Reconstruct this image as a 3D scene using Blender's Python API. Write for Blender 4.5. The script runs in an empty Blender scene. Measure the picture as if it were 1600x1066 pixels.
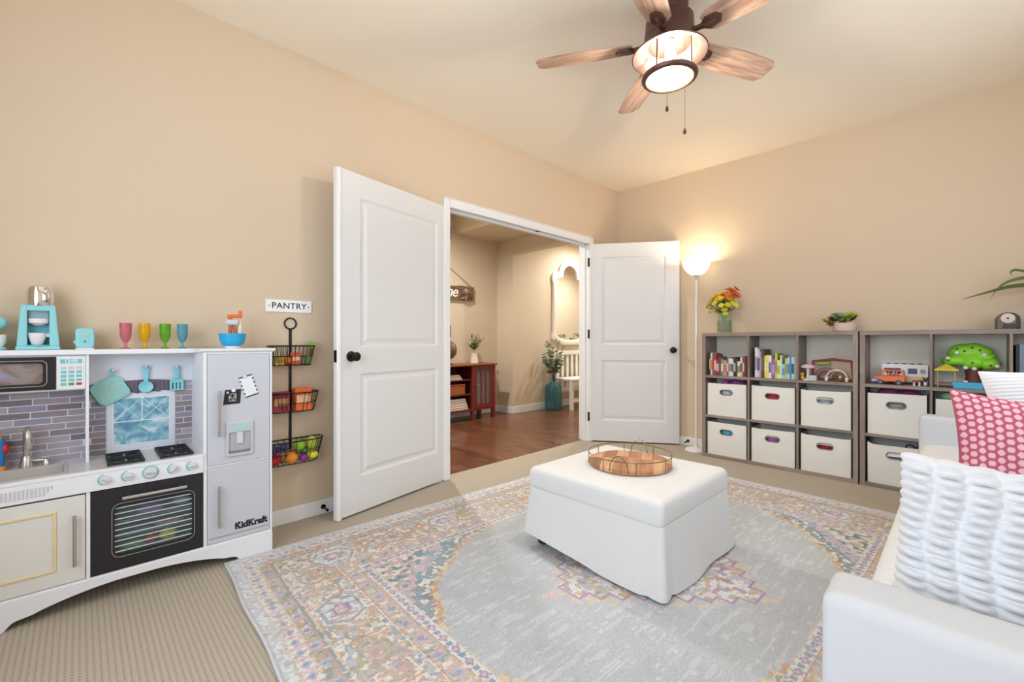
import bpy, bmesh, math, random
import numpy as np
from math import sin, cos, pi, radians, sqrt, atan2
from mathutils import Matrix, Vector

S = bpy.context.scene
C = S.collection
rnd = random.Random(7)

# ------------------------------------------------------------------ camera, world, large lights, exposure
YAW = 0.7949
cam_d = bpy.data.cameras.new('camera'); cam = bpy.data.objects.new('camera', cam_d); C.objects.link(cam)
cam.location = (0, 0, 1.0357); cam.rotation_euler = (pi/2, 0, YAW - pi/2)
cam_d.sensor_width = 36; cam_d.lens = 688.5554/1600*36; cam_d.clip_start = 0.02
S.camera = cam
S.view_settings.view_transform = 'Standard'; S.view_settings.look = 'None'
S.view_settings.gamma = 1; S.view_settings.use_curve_mapping = False
S.view_settings.exposure = -0.05
w = bpy.data.worlds.new('sky'); S.world = w; w.use_nodes = True
w.node_tree.nodes['Background'].inputs[0].default_value = (0.75, 0.87, 1.0, 1)
w.node_tree.nodes['Background'].inputs[1].default_value = 1.0

def area(name, loc, rot, sx, sy, power, col):
    d = bpy.data.lights.new(name, 'AREA'); d.shape = 'RECTANGLE'; d.size = sx; d.size_y = sy
    d.energy = power; d.color = col
    o = bpy.data.objects.new(name, d); C.objects.link(o); o.location = loc; o.rotation_euler = rot
    return o
# daylight outside the two windows of the room
area('daylight_near_window', (-0.95, 0.75, 1.45), (0, -pi/2, 0), 1.5, 2.3, 72, (0.84, 0.92, 1.0))
area('daylight_back_window', (2.35, -1.0, 1.65), (pi/2, 0, 0), 2.4, 1.3, 30, (0.84, 0.92, 1.0))

# ------------------------------------------------------------------ helpers
def lin(c):
    return tuple(((v/255)/12.92 if v/255 <= 0.04045 else ((v/255+0.055)/1.055)**2.4) for v in c)

MATS = {}
def M(name, rgb, rough=0.55, metal=0.0, var=0.0, vscale=8, bump=0.0, bscale=150, spec=0.5, coat=0.0, stretch=None, sub=0.0):
    if name in MATS: return MATS[name]
    m = bpy.data.materials.new(name); m.use_nodes = True
    nt = m.node_tree; b = nt.nodes['Principled BSDF']
    c = lin(rgb)
    b.inputs['Base Color'].default_value = (*c, 1); b.inputs['Roughness'].default_value = rough
    b.inputs['Metallic'].default_value = metal; b.inputs['Specular IOR Level'].default_value = spec
    if coat: b.inputs['Coat Weight'].default_value = coat
    tc = nt.nodes.new('ShaderNodeTexCoord'); mp = nt.nodes.new('ShaderNodeMapping')
    nt.links.new(tc.outputs['Object'], mp.inputs[0])
    if stretch: mp.inputs['Scale'].default_value = stretch
    n = nt.nodes.new('ShaderNodeTexNoise'); n.inputs['Scale'].default_value = vscale; n.inputs['Detail'].default_value = 4
    nt.links.new(mp.outputs[0], n.inputs['Vector'])
    mx = nt.nodes.new('ShaderNodeMix'); mx.data_type = 'RGBA'
    v = max(var, 0.012)
    mx.inputs[6].default_value = (*[max(0, x*(1-v)) for x in c], 1); mx.inputs[7].default_value = (*[min(1, x*(1+v)) for x in c], 1)
    nt.links.new(n.outputs['Fac'], mx.inputs[0]); nt.links.new(mx.outputs[2], b.inputs['Base Color'])
    if bump:
        n2 = nt.nodes.new('ShaderNodeTexNoise'); n2.inputs['Scale'].default_value = bscale; n2.inputs['Detail'].default_value = 2
        nt.links.new(mp.outputs[0], n2.inputs['Vector'])
        bp = nt.nodes.new('ShaderNodeBump'); bp.inputs['Strength'].default_value = bump; bp.inputs['Distance'].default_value = 0.003
        nt.links.new(n2.outputs['Fac'], bp.inputs['Height']); nt.links.new(bp.outputs[0], b.inputs['Normal'])
    MATS[name] = m
    return m

def Mglass(name, rgb, clear=0.85, rough=0.03):
    """thin clear pane / plastic: lets light straight through, with a gloss"""
    if name in MATS: return MATS[name]
    m = bpy.data.materials.new(name); m.use_nodes = True; nt = m.node_tree
    for n in list(nt.nodes): nt.nodes.remove(n)
    out = nt.nodes.new('ShaderNodeOutputMaterial'); mix = nt.nodes.new('ShaderNodeMixShader')
    tr = nt.nodes.new('ShaderNodeBsdfTransparent'); p = nt.nodes.new('ShaderNodeBsdfPrincipled')
    c = lin(rgb); tr.inputs[0].default_value = (*c, 1); p.inputs['Base Color'].default_value = (*c, 1); p.inputs['Roughness'].default_value = rough
    mix.inputs[0].default_value = 1-clear
    nt.links.new(tr.outputs[0], mix.inputs[1]); nt.links.new(p.outputs[0], mix.inputs[2]); nt.links.new(mix.outputs[0], out.inputs[0])
    MATS[name] = m; return m

def Mcol(name, rough=0.8, bump=0.0, bscale=300, noise=0.0, nscale=200):
    """colour taken from the woven / printed colour attribute"""
    if name in MATS: return MATS[name]
    m = bpy.data.materials.new(name); m.use_nodes = True; nt = m.node_tree; b = nt.nodes['Principled BSDF']
    a = nt.nodes.new('ShaderNodeAttribute'); a.attribute_name = 'Col'
    b.inputs['Roughness'].default_value = rough; b.inputs['Specular IOR Level'].default_value = 0.2
    tc = nt.nodes.new('ShaderNodeTexCoord')
    n = nt.nodes.new('ShaderNodeTexNoise'); n.inputs['Scale'].default_value = nscale; n.inputs['Detail'].default_value = 3
    nt.links.new(tc.outputs['Object'], n.inputs['Vector'])
    mr = nt.nodes.new('ShaderNodeMapRange'); mr.inputs[3].default_value = 1-noise; mr.inputs[4].default_value = 1+noise
    nt.links.new(n.outputs['Fac'], mr.inputs[0])
    mx = nt.nodes.new('ShaderNodeVectorMath'); mx.operation = 'SCALE'
    nt.links.new(a.outputs['Color'], mx.inputs[0]); nt.links.new(mr.outputs[0], mx.inputs['Scale']); nt.links.new(mx.outputs[0], b.inputs['Base Color'])
    if bump:
        n2 = nt.nodes.new('ShaderNodeTexNoise'); n2.inputs['Scale'].default_value = bscale
        nt.links.new(tc.outputs['Object'], n2.inputs['Vector'])
        bp = nt.nodes.new('ShaderNodeBump'); bp.inputs['Strength'].default_value = bump; bp.inputs['Distance'].default_value = 0.004
        nt.links.new(n2.outputs['Fac'], bp.inputs['Height']); nt.links.new(bp.outputs[0], b.inputs['Normal'])
    MATS[name] = m; return m

def Memit(name, rgb, strength):
    m = bpy.data.materials.new(name); m.use_nodes = True; b = m.node_tree.nodes['Principled BSDF']
    b.inputs['Base Color'].default_value = (*lin(rgb), 1); b.inputs['Emission Color'].default_value = (*lin(rgb), 1)
    b.inputs['Emission Strength'].default_value = strength
    MATS[name] = m; return m

def Mbulb(name, rgb, strength):
    """clear lit bulb: glows and lets the lamp's light out"""
    m = bpy.data.materials.new(name); m.use_nodes = True; nt = m.node_tree
    for n in list(nt.nodes): nt.nodes.remove(n)
    out = nt.nodes.new('ShaderNodeOutputMaterial'); add = nt.nodes.new('ShaderNodeAddShader')
    tr = nt.nodes.new('ShaderNodeBsdfTransparent'); em = nt.nodes.new('ShaderNodeEmission')
    em.inputs[0].default_value = (*lin(rgb), 1); em.inputs[1].default_value = strength
    nt.links.new(tr.outputs[0], add.inputs[0]); nt.links.new(em.outputs[0], add.inputs[1]); nt.links.new(add.outputs[0], out.inputs[0])
    MATS[name] = m; return m

def Mwood(name, dark, light, rough=0.45, axis='X', scale=1.0, coat=0.0, bump=0.05):
    if name in MATS: return MATS[name]
    m = bpy.data.materials.new(name); m.use_nodes = True; nt = m.node_tree; b = nt.nodes['Principled BSDF']
    b.inputs['Roughness'].default_value = rough; b.inputs['Coat Weight'].default_value = coat
    tc = nt.nodes.new('ShaderNodeTexCoord'); mp = nt.nodes.new('ShaderNodeMapping')
    oi = nt.nodes.new('ShaderNodeObjectInfo')
    sc = {'X': (1.2, 14, 14), 'Y': (14, 1.2, 14), 'Z': (14, 14, 1.2)}[axis]
    mp.inputs['Scale'].default_value = tuple(v*scale for v in sc)
    nt.links.new(tc.outputs['Object'], mp.inputs[0])
    ad = nt.nodes.new('ShaderNodeVectorMath'); ad.operation = 'ADD'
    mu = nt.nodes.new('ShaderNodeMath'); mu.operation = 'MULTIPLY'; mu.inputs[1].default_value = 37.0
    nt.links.new(oi.outputs['Random'], mu.inputs[0]); nt.links.new(mp.outputs[0], ad.inputs[0]); nt.links.new(mu.outputs[0], ad.inputs[1])
    n = nt.nodes.new('ShaderNodeTexNoise'); n.inputs['Scale'].default_value = 3.0; n.inputs['Detail'].default_value = 6; n.inputs['Distortion'].default_value = 0.8
    nt.links.new(ad.outputs[0], n.inputs['Vector'])
    cr = nt.nodes.new('ShaderNodeValToRGB')
    cr.color_ramp.elements[0].position = 0.3; cr.color_ramp.elements[0].color = (*lin(dark), 1)
    cr.color_ramp.elements[1].position = 0.7; cr.color_ramp.elements[1].color = (*lin(light), 1)
    nt.links.new(n.outputs['Fac'], cr.inputs[0])
    mr = nt.nodes.new('ShaderNodeMapRange'); mr.inputs[3].default_value = 0.82; mr.inputs[4].default_value = 1.16
    nt.links.new(oi.outputs['Random'], mr.inputs[0])
    sc2 = nt.nodes.new('ShaderNodeVectorMath'); sc2.operation = 'SCALE'
    nt.links.new(cr.outputs[0], sc2.inputs[0]); nt.links.new(mr.outputs[0], sc2.inputs['Scale'])
    nt.links.new(sc2.outputs[0], b.inputs['Base Color'])
    bp = nt.nodes.new('ShaderNodeBump'); bp.inputs['Strength'].default_value = bump; bp.inputs['Distance'].default_value = 0.002
    nt.links.new(n.outputs['Fac'], bp.inputs['Height']); nt.links.new(bp.outputs[0], b.inputs['Normal'])
    MATS[name] = m; return m

class MB:
    def __init__(s): s.v = []; s.f = []; s.c = []
    def add(s, vs, fs, col=None):
        o = len(s.v); s.v += [tuple(p) for p in vs]; s.f += [tuple(i+o for i in f) for f in fs]; s.c += [col]*len(fs); return s
    def box(s, x0, x1, y0, y1, z0, z1, col=None):
        return s.add([(x0,y0,z0),(x1,y0,z0),(x1,y1,z0),(x0,y1,z0),(x0,y0,z1),(x1,y0,z1),(x1,y1,z1),(x0,y1,z1)],
              [(0,3,2,1),(4,5,6,7),(0,1,5,4),(1,2,6,5),(2,3,7,6),(3,0,4,7)], col)
    def cbox(s, c, d, rot=None, col=None):
        R = rot or Matrix.Identity(3); vs = []
        for k in (-1,1):
            for a, b in ((-1,-1),(1,-1),(1,1),(-1,1)):
                p = R @ Vector((a*d[0]/2, b*d[1]/2, k*d[2]/2)); vs.append((p.x+c[0], p.y+c[1], p.z+c[2]))
        return s.add(vs, [(0,3,2,1),(4,5,6,7),(0,1,5,4),(1,2,6,5),(2,3,7,6),(3,0,4,7)], col)
    def lathe(s, prof, n=24, c=(0,0,0), cap0=True, cap1=True, squash=1.0, col=None):
        vs = []; fs = []
        for r, z in prof:
            for i in range(n):
                a = 2*pi*i/n; vs.append((c[0]+r*cos(a), c[1]+r*squash*sin(a), c[2]+z))
        for k in range(len(prof)-1):
            for i in range(n):
                j = (i+1) % n; fs.append((k*n+i, k*n+j, (k+1)*n+j, (k+1)*n+i))
        if cap0: fs.append(tuple(range(n-1, -1, -1)))
        if cap1: fs.append(tuple((len(prof)-1)*n+i for i in range(n)))
        return s.add(vs, fs, col)
    def tube(s, pts, r, n=8, closed=False, col=None):
        P = [Vector(p) for p in pts]; m = len(P); rs = r if isinstance(r, (list, tuple)) else [r]*m
        vs = []; fs = []; up = None
        for i in range(m):
            if closed: t = P[(i+1) % m]-P[i-1]
            else: t = P[min(i+1, m-1)]-P[max(i-1, 0)]
            t.normalize()
            if up is None:
                up = Vector((0,0,1)) if abs(t.z) < 0.9 else Vector((1,0,0))
            a = (up - t*up.dot(t))
            if a.length < 1e-5: a = t.orthogonal()
            a.normalize(); b = t.cross(a); up = a
            for k in range(n):
                q = 2*pi*k/n; p = P[i] + (a*cos(q)+b*sin(q))*rs[i]; vs.append(tuple(p))
        for i in range(m if closed else m-1):
            j = (i+1) % m
            for k in range(n):
                l = (k+1) % n; fs.append((i*n+k, i*n+l, j*n+l, j*n+k))
        if not closed: fs += [tuple(range(n-1, -1, -1)), tuple((m-1)*n+k for k in range(n))]
        return s.add(vs, fs, col)
    def prism(s, poly, axis, a0, a1, col=None):
        n = len(poly)
        def q(p, a): return {'x': (a, p[0], p[1]), 'y': (p[0], a, p[1]), 'z': (p[0], p[1], a)}[axis]
        vs = [q(p, a0) for p in poly]+[q(p, a1) for p in poly]
        fs = [tuple(range(n)), tuple(range(2*n-1, n-1, -1))]+[(i, (i+1) % n, n+(i+1) % n, n+i) for i in range(n)]
        return s.add(vs, fs, col)
    def sphere(s, c, r, n=14, m=9, col=None):
        r = r if isinstance(r, (tuple, list)) else (r, r, r); vs = [(c[0], c[1], c[2]-r[2])]; fs = []
        for k in range(1, m):
            t = pi*k/m
            for i in range(n):
                a = 2*pi*i/n; vs.append((c[0]+r[0]*sin(t)*cos(a), c[1]+r[1]*sin(t)*sin(a), c[2]-r[2]*cos(t)))
        vs.append((c[0], c[1], c[2]+r[2])); L = len(vs)-1
        for i in range(n):
            fs.append((0, 1+(i+1) % n, 1+i)); fs.append((L, 1+(m-2)*n+i, 1+(m-2)*n+(i+1) % n))
        for k in range(m-2):
            for i in range(n):
                j = (i+1) % n; fs.append((1+k*n+i, 1+k*n+j, 1+(k+1)*n+j, 1+(k+1)*n+i))
        return s.add(vs, fs, col)
    def grid(s, fn, nu, nv, col=None, closeu=False):
        """fn(i,j)->xyz for i in 0..nu, j in 0..nv ; col fn(i,j)"""
        vs = [fn(i, j) for j in range(nv+1) for i in range(nu+1)]; o = len(s.v); s.v += vs
        for j in range(nv):
            for i in range(nu):
                s.f.append((o+j*(nu+1)+i, o+j*(nu+1)+i+1, o+(j+1)*(nu+1)+i+1, o+(j+1)*(nu+1)+i)); s.c.append(col(i, j) if col else None)
        return s
    def plate(s, x0, x1, z0, z1, hole, axis, a0, a1, col=None):
        """slab between a0 and a1 along axis, rectangle (x0..x1, z0..z1) with one hole (list of 2d points, any)"""
        cx = sum(p[0] for p in hole)/len(hole); cz = sum(p[1] for p in hole)/len(hole)
        pts = sorted(hole, key=lambda p: atan2(p[1]-cz, p[0]-cx))
        outer = []
        corners = [(x0, z0), (x1, z0), (x1, z1), (x0, z1)]
        for p in pts:
            dx, dz = p[0]-cx, p[1]-cz
            k = min([(x1-cx)/dx if dx > 1e-9 else ((x0-cx)/dx if dx < -1e-9 else 1e9), (z1-cz)/dz if dz > 1e-9 else ((z0-cz)/dz if dz < -1e-9 else 1e9)])
            outer.append([cx+dx*k, cz+dz*k])
        for c in corners:   # snap the nearest ray to each corner
            i = min(range(len(outer)), key=lambda i: (outer[i][0]-c[0])**2+(outer[i][1]-c[1])**2); outer[i] = list(c)
        n = len(pts)
        def q(p, a): return {'x': (a, p[0], p[1]), 'y': (p[0], a, p[1]), 'z': (p[0], p[1], a)}[axis]
        vs = [q(p, a0) for p in pts]+[q(p, a0) for p in outer]+[q(p, a1) for p in pts]+[q(p, a1) for p in outer]; fs = []
        for i in range(n):
            j = (i+1) % n
            fs += [(i, j, n+j, n+i), (2*n+i, 3*n+i, 3*n+j, 2*n+j), (i, 2*n+i, 2*n+j, j), (n+i, n+j, 3*n+j, 3*n+i)]
        return s.add(vs, fs, col)
    def xf(s, m):
        s.v = [tuple(m @ Vector(p)) for p in s.v]; return s
    def build(s, name, mat, parent=None, smooth=False, bevel=0.0, seg=2, world=True, angle=40):
        me = bpy.data.meshes.new(name); me.from_pydata(s.v, [], s.f)
        if any(c is not None for c in s.c):
            at = me.color_attributes.new('Col', 'FLOAT_COLOR', 'CORNER'); arr = []
            for f, c in zip(s.f, s.c):
                arr += list((*(c or (1, 1, 1)), 1))*len(f)
            at.data.foreach_set('color', arr)
        bm = bmesh.new(); bm.from_mesh(me); bmesh.ops.recalc_face_normals(bm, faces=bm.faces); bm.to_mesh(me); bm.free()
        if smooth:
            me.shade_smooth(); me.set_sharp_from_angle(angle=radians(angle))
        me.materials.append(mat)
        o = bpy.data.objects.new(name, me); C.objects.link(o)
        if parent is not None:
            o.parent = parent
            if world and parent.type == 'EMPTY': o.location = -parent.location
        if bevel:
            b = o.modifiers.new('bevel', 'BEVEL'); b.width = bevel; b.segments = seg; b.limit_method = 'ANGLE'; b.angle_limit = radians(40)
        return o

def thing(name, label, cat, loc=(0,0,0), rotz=0.0, group=None):
    o = bpy.data.objects.new(name, None); C.objects.link(o); o.location = loc; o.rotation_euler = (0, 0, rotz)
    o.empty_display_size = 0.05
    o['label'] = label; o['category'] = cat
    if group: o['group'] = group
    return o
def tag(o, label, cat, group=None):
    o['label'] = label; o['category'] = cat
    if group: o['group'] = group
    return o
def struct(o): o['kind'] = 'structure'; return o
def stuff(o): o['kind'] = 'stuff'; return o
def inst(src, name, parent=None, loc=(0,0,0), rot=(0,0,0), scale=(1,1,1), mat=None):
    o = bpy.data.objects.new(name, src.data if hasattr(src, 'data') else src); C.objects.link(o)
    o.parent = parent; o.location = loc; o.rotation_euler = rot; o.scale = scale
    return o
def dup(root, loc=None, rotz=None, label=None):
    r = root.copy(); C.objects.link(r)
    if loc: r.location = loc
    if rotz is not None: r.rotation_euler = (0, 0, rotz)
    if label: r['label'] = label
    for ch in list(root.children):
        c = ch.copy(); C.objects.link(c); c.parent = r
        for g in list(ch.children):
            d = g.copy(); C.objects.link(d); d.parent = c
    return r
def text(name, body, size, mat, parent, loc, rot, extrude=0.0006, offset=0.0, world=True, spacing=1.0, shear=0.0):
    cu = bpy.data.curves.new(name, 'FONT'); cu.body = body; cu.size = size; cu.align_x = 'CENTER'; cu.align_y = 'CENTER'
    cu.extrude = extrude; cu.offset = offset; cu.space_character = spacing; cu.shear = shear; cu.materials.append(mat)
    t = bpy.data.objects.new(name, cu); C.objects.link(t)
    me = bpy.data.meshes.new_from_object(t.evaluated_get(bpy.context.evaluated_depsgraph_get()))
    bpy.data.objects.remove(t); me.name = name
    o = bpy.data.objects.new(name, me); C.objects.link(o); o.rotation_euler = rot; o.parent = parent
    o.location = Vector(loc) - (parent.location if (world and parent is not None and parent.type == 'EMPTY') else Vector())
    return o
def rrect(x0, x1, z0, z1, r, n=6):
    out = []
    for cx, cz, a0 in ((x1-r, z1-r, 0), (x0+r, z1-r, pi/2), (x0+r, z0+r, pi), (x1-r, z0+r, 3*pi/2)):
        for k in range(n+1):
            a = a0+pi/2*k/n; out.append((cx+r*cos(a), cz+r*sin(a)))
    return out
def rect_loops(x0, x1, z0, z1, prof, y, sign):
    """concentric rectangular loops on plane y; prof [(inset, depth)]; returns verts,faces closed in the middle"""
    vs = []; fs = []
    for ins, d in prof:
        vs += [(x0+ins, y+sign*d, z0+ins), (x1-ins, y+sign*d, z0+ins), (x1-ins, y+sign*d, z1-ins), (x0+ins, y+sign*d, z1-ins)]
    for k in range(len(prof)-1):
        for i in range(4):
            j = (i+1) % 4; fs.append((k*4+i, k*4+j, (k+1)*4+j, (k+1)*4+i))
    k = len(prof)-1; fs.append((k*4, k*4+1, k*4+2, k*4+3))
    return vs, fs
ORD = ['first', 'second', 'third', 'fourth', 'fifth', 'sixth', 'seventh', 'eighth', 'ninth', 'tenth', 'eleventh', 'twelfth', 'thirteenth', 'fourteenth', 'fifteenth', 'sixteenth', 'seventeenth', 'eighteenth']

# ------------------------------------------------------------------ the setting
X0, Y0, H = 4.306, 2.688, 2.7007          # right wall, door wall, ceiling
XN, YB = -0.78, -0.80                      # wall beside the camera, wall behind the sofa
OL, OR, OH = 1.977, 3.752, 2.04            # the double-door opening
YH = 2.803                                 # hall side of the door wall

wallm = M('wall_paint', (216, 196, 170), 0.85, var=0.015, vscale=3, bump=0.06, bscale=180)
ceilm = M('ceiling_paint', (249, 237, 217), 0.9, var=0.01, vscale=3, bump=0.06, bscale=140)
hallm = M('hall_paint', (214, 199, 175), 0.85, var=0.015, vscale=3, bump=0.05, bscale=180)
trimm = M('trim_white', (238, 238, 238), 0.4, var=0.01)
doorm = M('door_white', (229, 229, 229), 0.42, var=0.008)
bronze = M('oil_rubbed_bronze', (38, 32, 30), 0.35, metal=0.7)

# carpet: loop pile in rows
cm = bpy.data.materials.new('carpet'); cm.use_nodes = True; nt = cm.node_tree; b = nt.nodes['Principled BSDF']
b.inputs['Roughness'].default_value = 0.95; b.inputs['Specular IOR Level'].default_value = 0.1
tc = nt.nodes.new('ShaderNodeTexCoord'); mp = nt.nodes.new('ShaderNodeMapping'); mp.inputs['Scale'].default_value = (1, 1, 1)
nt.links.new(tc.outputs['Object'], mp.inputs[0])
sx = nt.nodes.new('ShaderNodeSeparateXYZ'); nt.links.new(mp.outputs[0], sx.inputs[0])
def mth(op, a, b=None):
    n = nt.nodes.new('ShaderNodeMath'); n.operation = op
    for i, q in enumerate((a, b)):
        if q is None: continue
        if isinstance(q, (int, float)): n.inputs[i].default_value = q
        else: nt.links.new(q, n.inputs[i])
    return n.outputs[0]
cx_ = mth('ADD', mth('MULTIPLY', mth('COSINE', mth('MULTIPLY', sx.outputs[0], 2*pi/0.0165)), 0.5), 0.5)
half = mth('MULTIPLY', mth('FLOOR', mth('ADD', mth('DIVIDE', sx.outputs[0], 0.0165), 0.5)), pi)
cy_ = mth('ADD', mth('MULTIPLY', mth('COSINE', mth('ADD', mth('MULTIPLY', sx.outputs[1], 2*pi/0.016), half)), 0.5), 0.5)
dot = mth('MULTIPLY', mth('POWER', cx_, 2.5), mth('POWER', cy_, 1.6))
hgt = mth('SUBTRACT', 0.85, mth('ADD', mth('MULTIPLY', dot, 0.62), mth('MULTIPLY', mth('POWER', cx_, 3.0), 0.10)))
nz = nt.nodes.new('ShaderNodeTexNoise'); nz.inputs['Scale'].default_value = 260; nt.links.new(tc.outputs['Object'], nz.inputs['Vector'])
hn = mth('ADD', mth('MULTIPLY', hgt, 0.8), mth('MULTIPLY', nz.outputs['Fac'], 0.45))
cr = nt.nodes.new('ShaderNodeValToRGB'); cr.color_ramp.elements[0].position = 0.30; cr.color_ramp.elements[0].color = (*lin((146, 133, 116)), 1)
cr.color_ramp.elements[1].position = 1.0; cr.color_ramp.elements[1].color = (*lin((190, 179, 162)), 1)
nt.links.new(hn, cr.inputs[0]); nt.links.new(cr.outputs[0], b.inputs['Base Color'])
bp = nt.nodes.new('ShaderNodeBump'); bp.inputs['Strength'].default_value = 0.45; bp.inputs['Distance'].default_value = 0.003
nt.links.new(hn, bp.inputs['Height']); nt.links.new(bp.outputs[0], b.inputs['Normal'])

struct(MB().box(XN-0.1, X0+0.1, YB-0.1, 2.775, -0.05, 0).build('floor', cm))
struct(MB().box(XN-0.1, X0+0.1, YB-0.1, YH, H, H+0.1).build('ceiling', ceilm))
mb = MB().box(XN-0.1, OL-0.02, Y0, YH, 0, H).box(OR+0.02, X0+0.1, Y0, YH, 0, H).box(OL-0.02, OR+0.02, Y0, YH, OH+0.02, H)
struct(mb.build('wall_left', wallm))
struct(MB().box(X0, X0+0.1, YB-0.1, Y0, 0, H).build('wall_right', wallm))
def wall_with_window(name, axis, a0, a1, u0, u1, w0, w1, z0, z1):
    mb = MB()
    def bx(p, q, r, t):
        if axis == 'x': mb.box(a0, a1, p, q, r, t)
        else: mb.box(p, q, a0, a1, r, t)
    bx(u0, w0, 0, H); bx(w1, u1, 0, H); bx(w0, w1, 0, z0); bx(w0, w1, z1, H)
    return struct(mb.build(name, wallm))
wall_with_window('wall_near', 'x', XN-0.1, XN, YB-0.1, Y0, -0.35, 1.85, 0.75, 2.15)
wall_with_window('wall_back', 'y', YB-0.1, YB, XN, X0, 1.2, 3.5, 1.05, 2.2)
pane = Mglass('window_pane', (250, 252, 255), 0.93)
def window(name, axis, a, u0, u1, z0, z1):
    f = MB(); g = MB(); t = 0.045
    def bx(m, p, q, r, s, d0, d1):
        if axis == 'x': m.box(a+d0, a+d1, p, q, r, s)
        else: m.box(p, q, a+d0, a+d1, r, s)
    bx(f, u0, u1, z0, z0+t, -0.07, -0.02); bx(f, u0, u1, z1-t, z1, -0.07, -0.02)
    bx(f, u0, u0+t, z0+t, z1-t, -0.07, -0.02); bx(f, u1-t, u1, z0+t, z1-t, -0.07, -0.02)
    um = (u0+u1)/2; bx(f, um-0.02, um+0.02, z0+t, z1-t, -0.065, -0.025)
    e = thing(name, 'white framed window', 'window'); del e['label']; del e['category']; struct(e)
    f.build('window_frame', trimm, e)
    for p, q in ((u0+t, um-0.02), (um+0.02, u1-t)):
        g = MB(); bx(g, p, q, z0+t, z1-t, -0.048, -0.044); g.build('pane', pane, e)
    s = MB(); bx(s, u0-0.03, u1+0.03, z0-0.03, z0, -0.02, 0.03); s.build('window_sill', trimm, e)
window('window_1', 'x', XN, -0.35, 1.85, 0.75, 2.15)
window('window_2', 'y', YB, 1.2, 3.5, 1.05, 2.2)

# baseboards (profile with a small bevelled top)
def baseboard(name, pts, mat=trimm, h=0.085):
    """pts: list of (x0,x1,y0,y1) boxes"""
    mb = MB()
    for x0, x1, y0, y1 in pts: mb.box(x0, x1, y0, y1, 0, h)
    return struct(mb.build(name, mat, bevel=0.004))
baseboard('baseboard_left', [(XN, OL-0.075, Y0-0.014, Y0), (OR+0.075, X0, Y0-0.014, Y0)])
baseboard('baseboard_right', [(X0-0.014, X0, YB, Y0-0.014)])
baseboard('baseboard_near', [(XN, XN+0.014, YB, Y0-0.014)])
baseboard('baseboard_back', [(XN+0.014, X0-0.014, YB, YB+0.014)])

# casing and jamb of the double-door opening
tr = thing('trim_1', 'x', 'x'); del tr['label']; del tr['category']; struct(tr)
cw = 0.058
MB().box(OL-cw, OL, Y0-0.018, Y0, 0, OH+cw).build('side_casing', trimm, tr, bevel=0.006)
MB().box(OR, OR+cw, Y0-0.018, Y0, 0, OH+cw).build('side_casing', trimm, tr, bevel=0.006)
MB().box(OL, OR, Y0-0.018, Y0, OH-0.005, OH+cw).box(OL-cw-0.004, OR+cw+0.004, Y0-0.022, Y0, OH+cw, OH+cw+0.008).build('head_casing', trimm, tr, bevel=0.004)
MB().box(OL-0.02, OL, Y0, YH, 0, OH).box(OL, OL+0.012, Y0+0.045, Y0+0.075, 0, OH).build('jamb', trimm, tr, bevel=0.002)
MB().box(OR, OR+0.02, Y0, YH, 0, OH).box(OR-0.012, OR, Y0+0.045, Y0+0.075, 0, OH).build('jamb', trimm, tr, bevel=0.002)
MB().box(OL, OR, Y0, YH, OH, OH+0.02).box(OL, OR, Y0+0.045, Y0+0.075, OH-0.018, OH).build('head_jamb', trimm, tr, bevel=0.002)
MB().box(OL+0.99, OL+1.03, Y0+0.012, Y0+0.032, OH-0.004, OH).build('latch_plate', bronze, tr)
MB().box(OL-cw, OL, YH, YH+0.016, 0, OH+cw).box(OR, OR+cw, YH, YH+0.016, 0, OH+cw).box(OL, OR, YH, YH+0.016, OH, OH+cw).build('hall_casing', trimm, tr, bevel=0.005)

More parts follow.
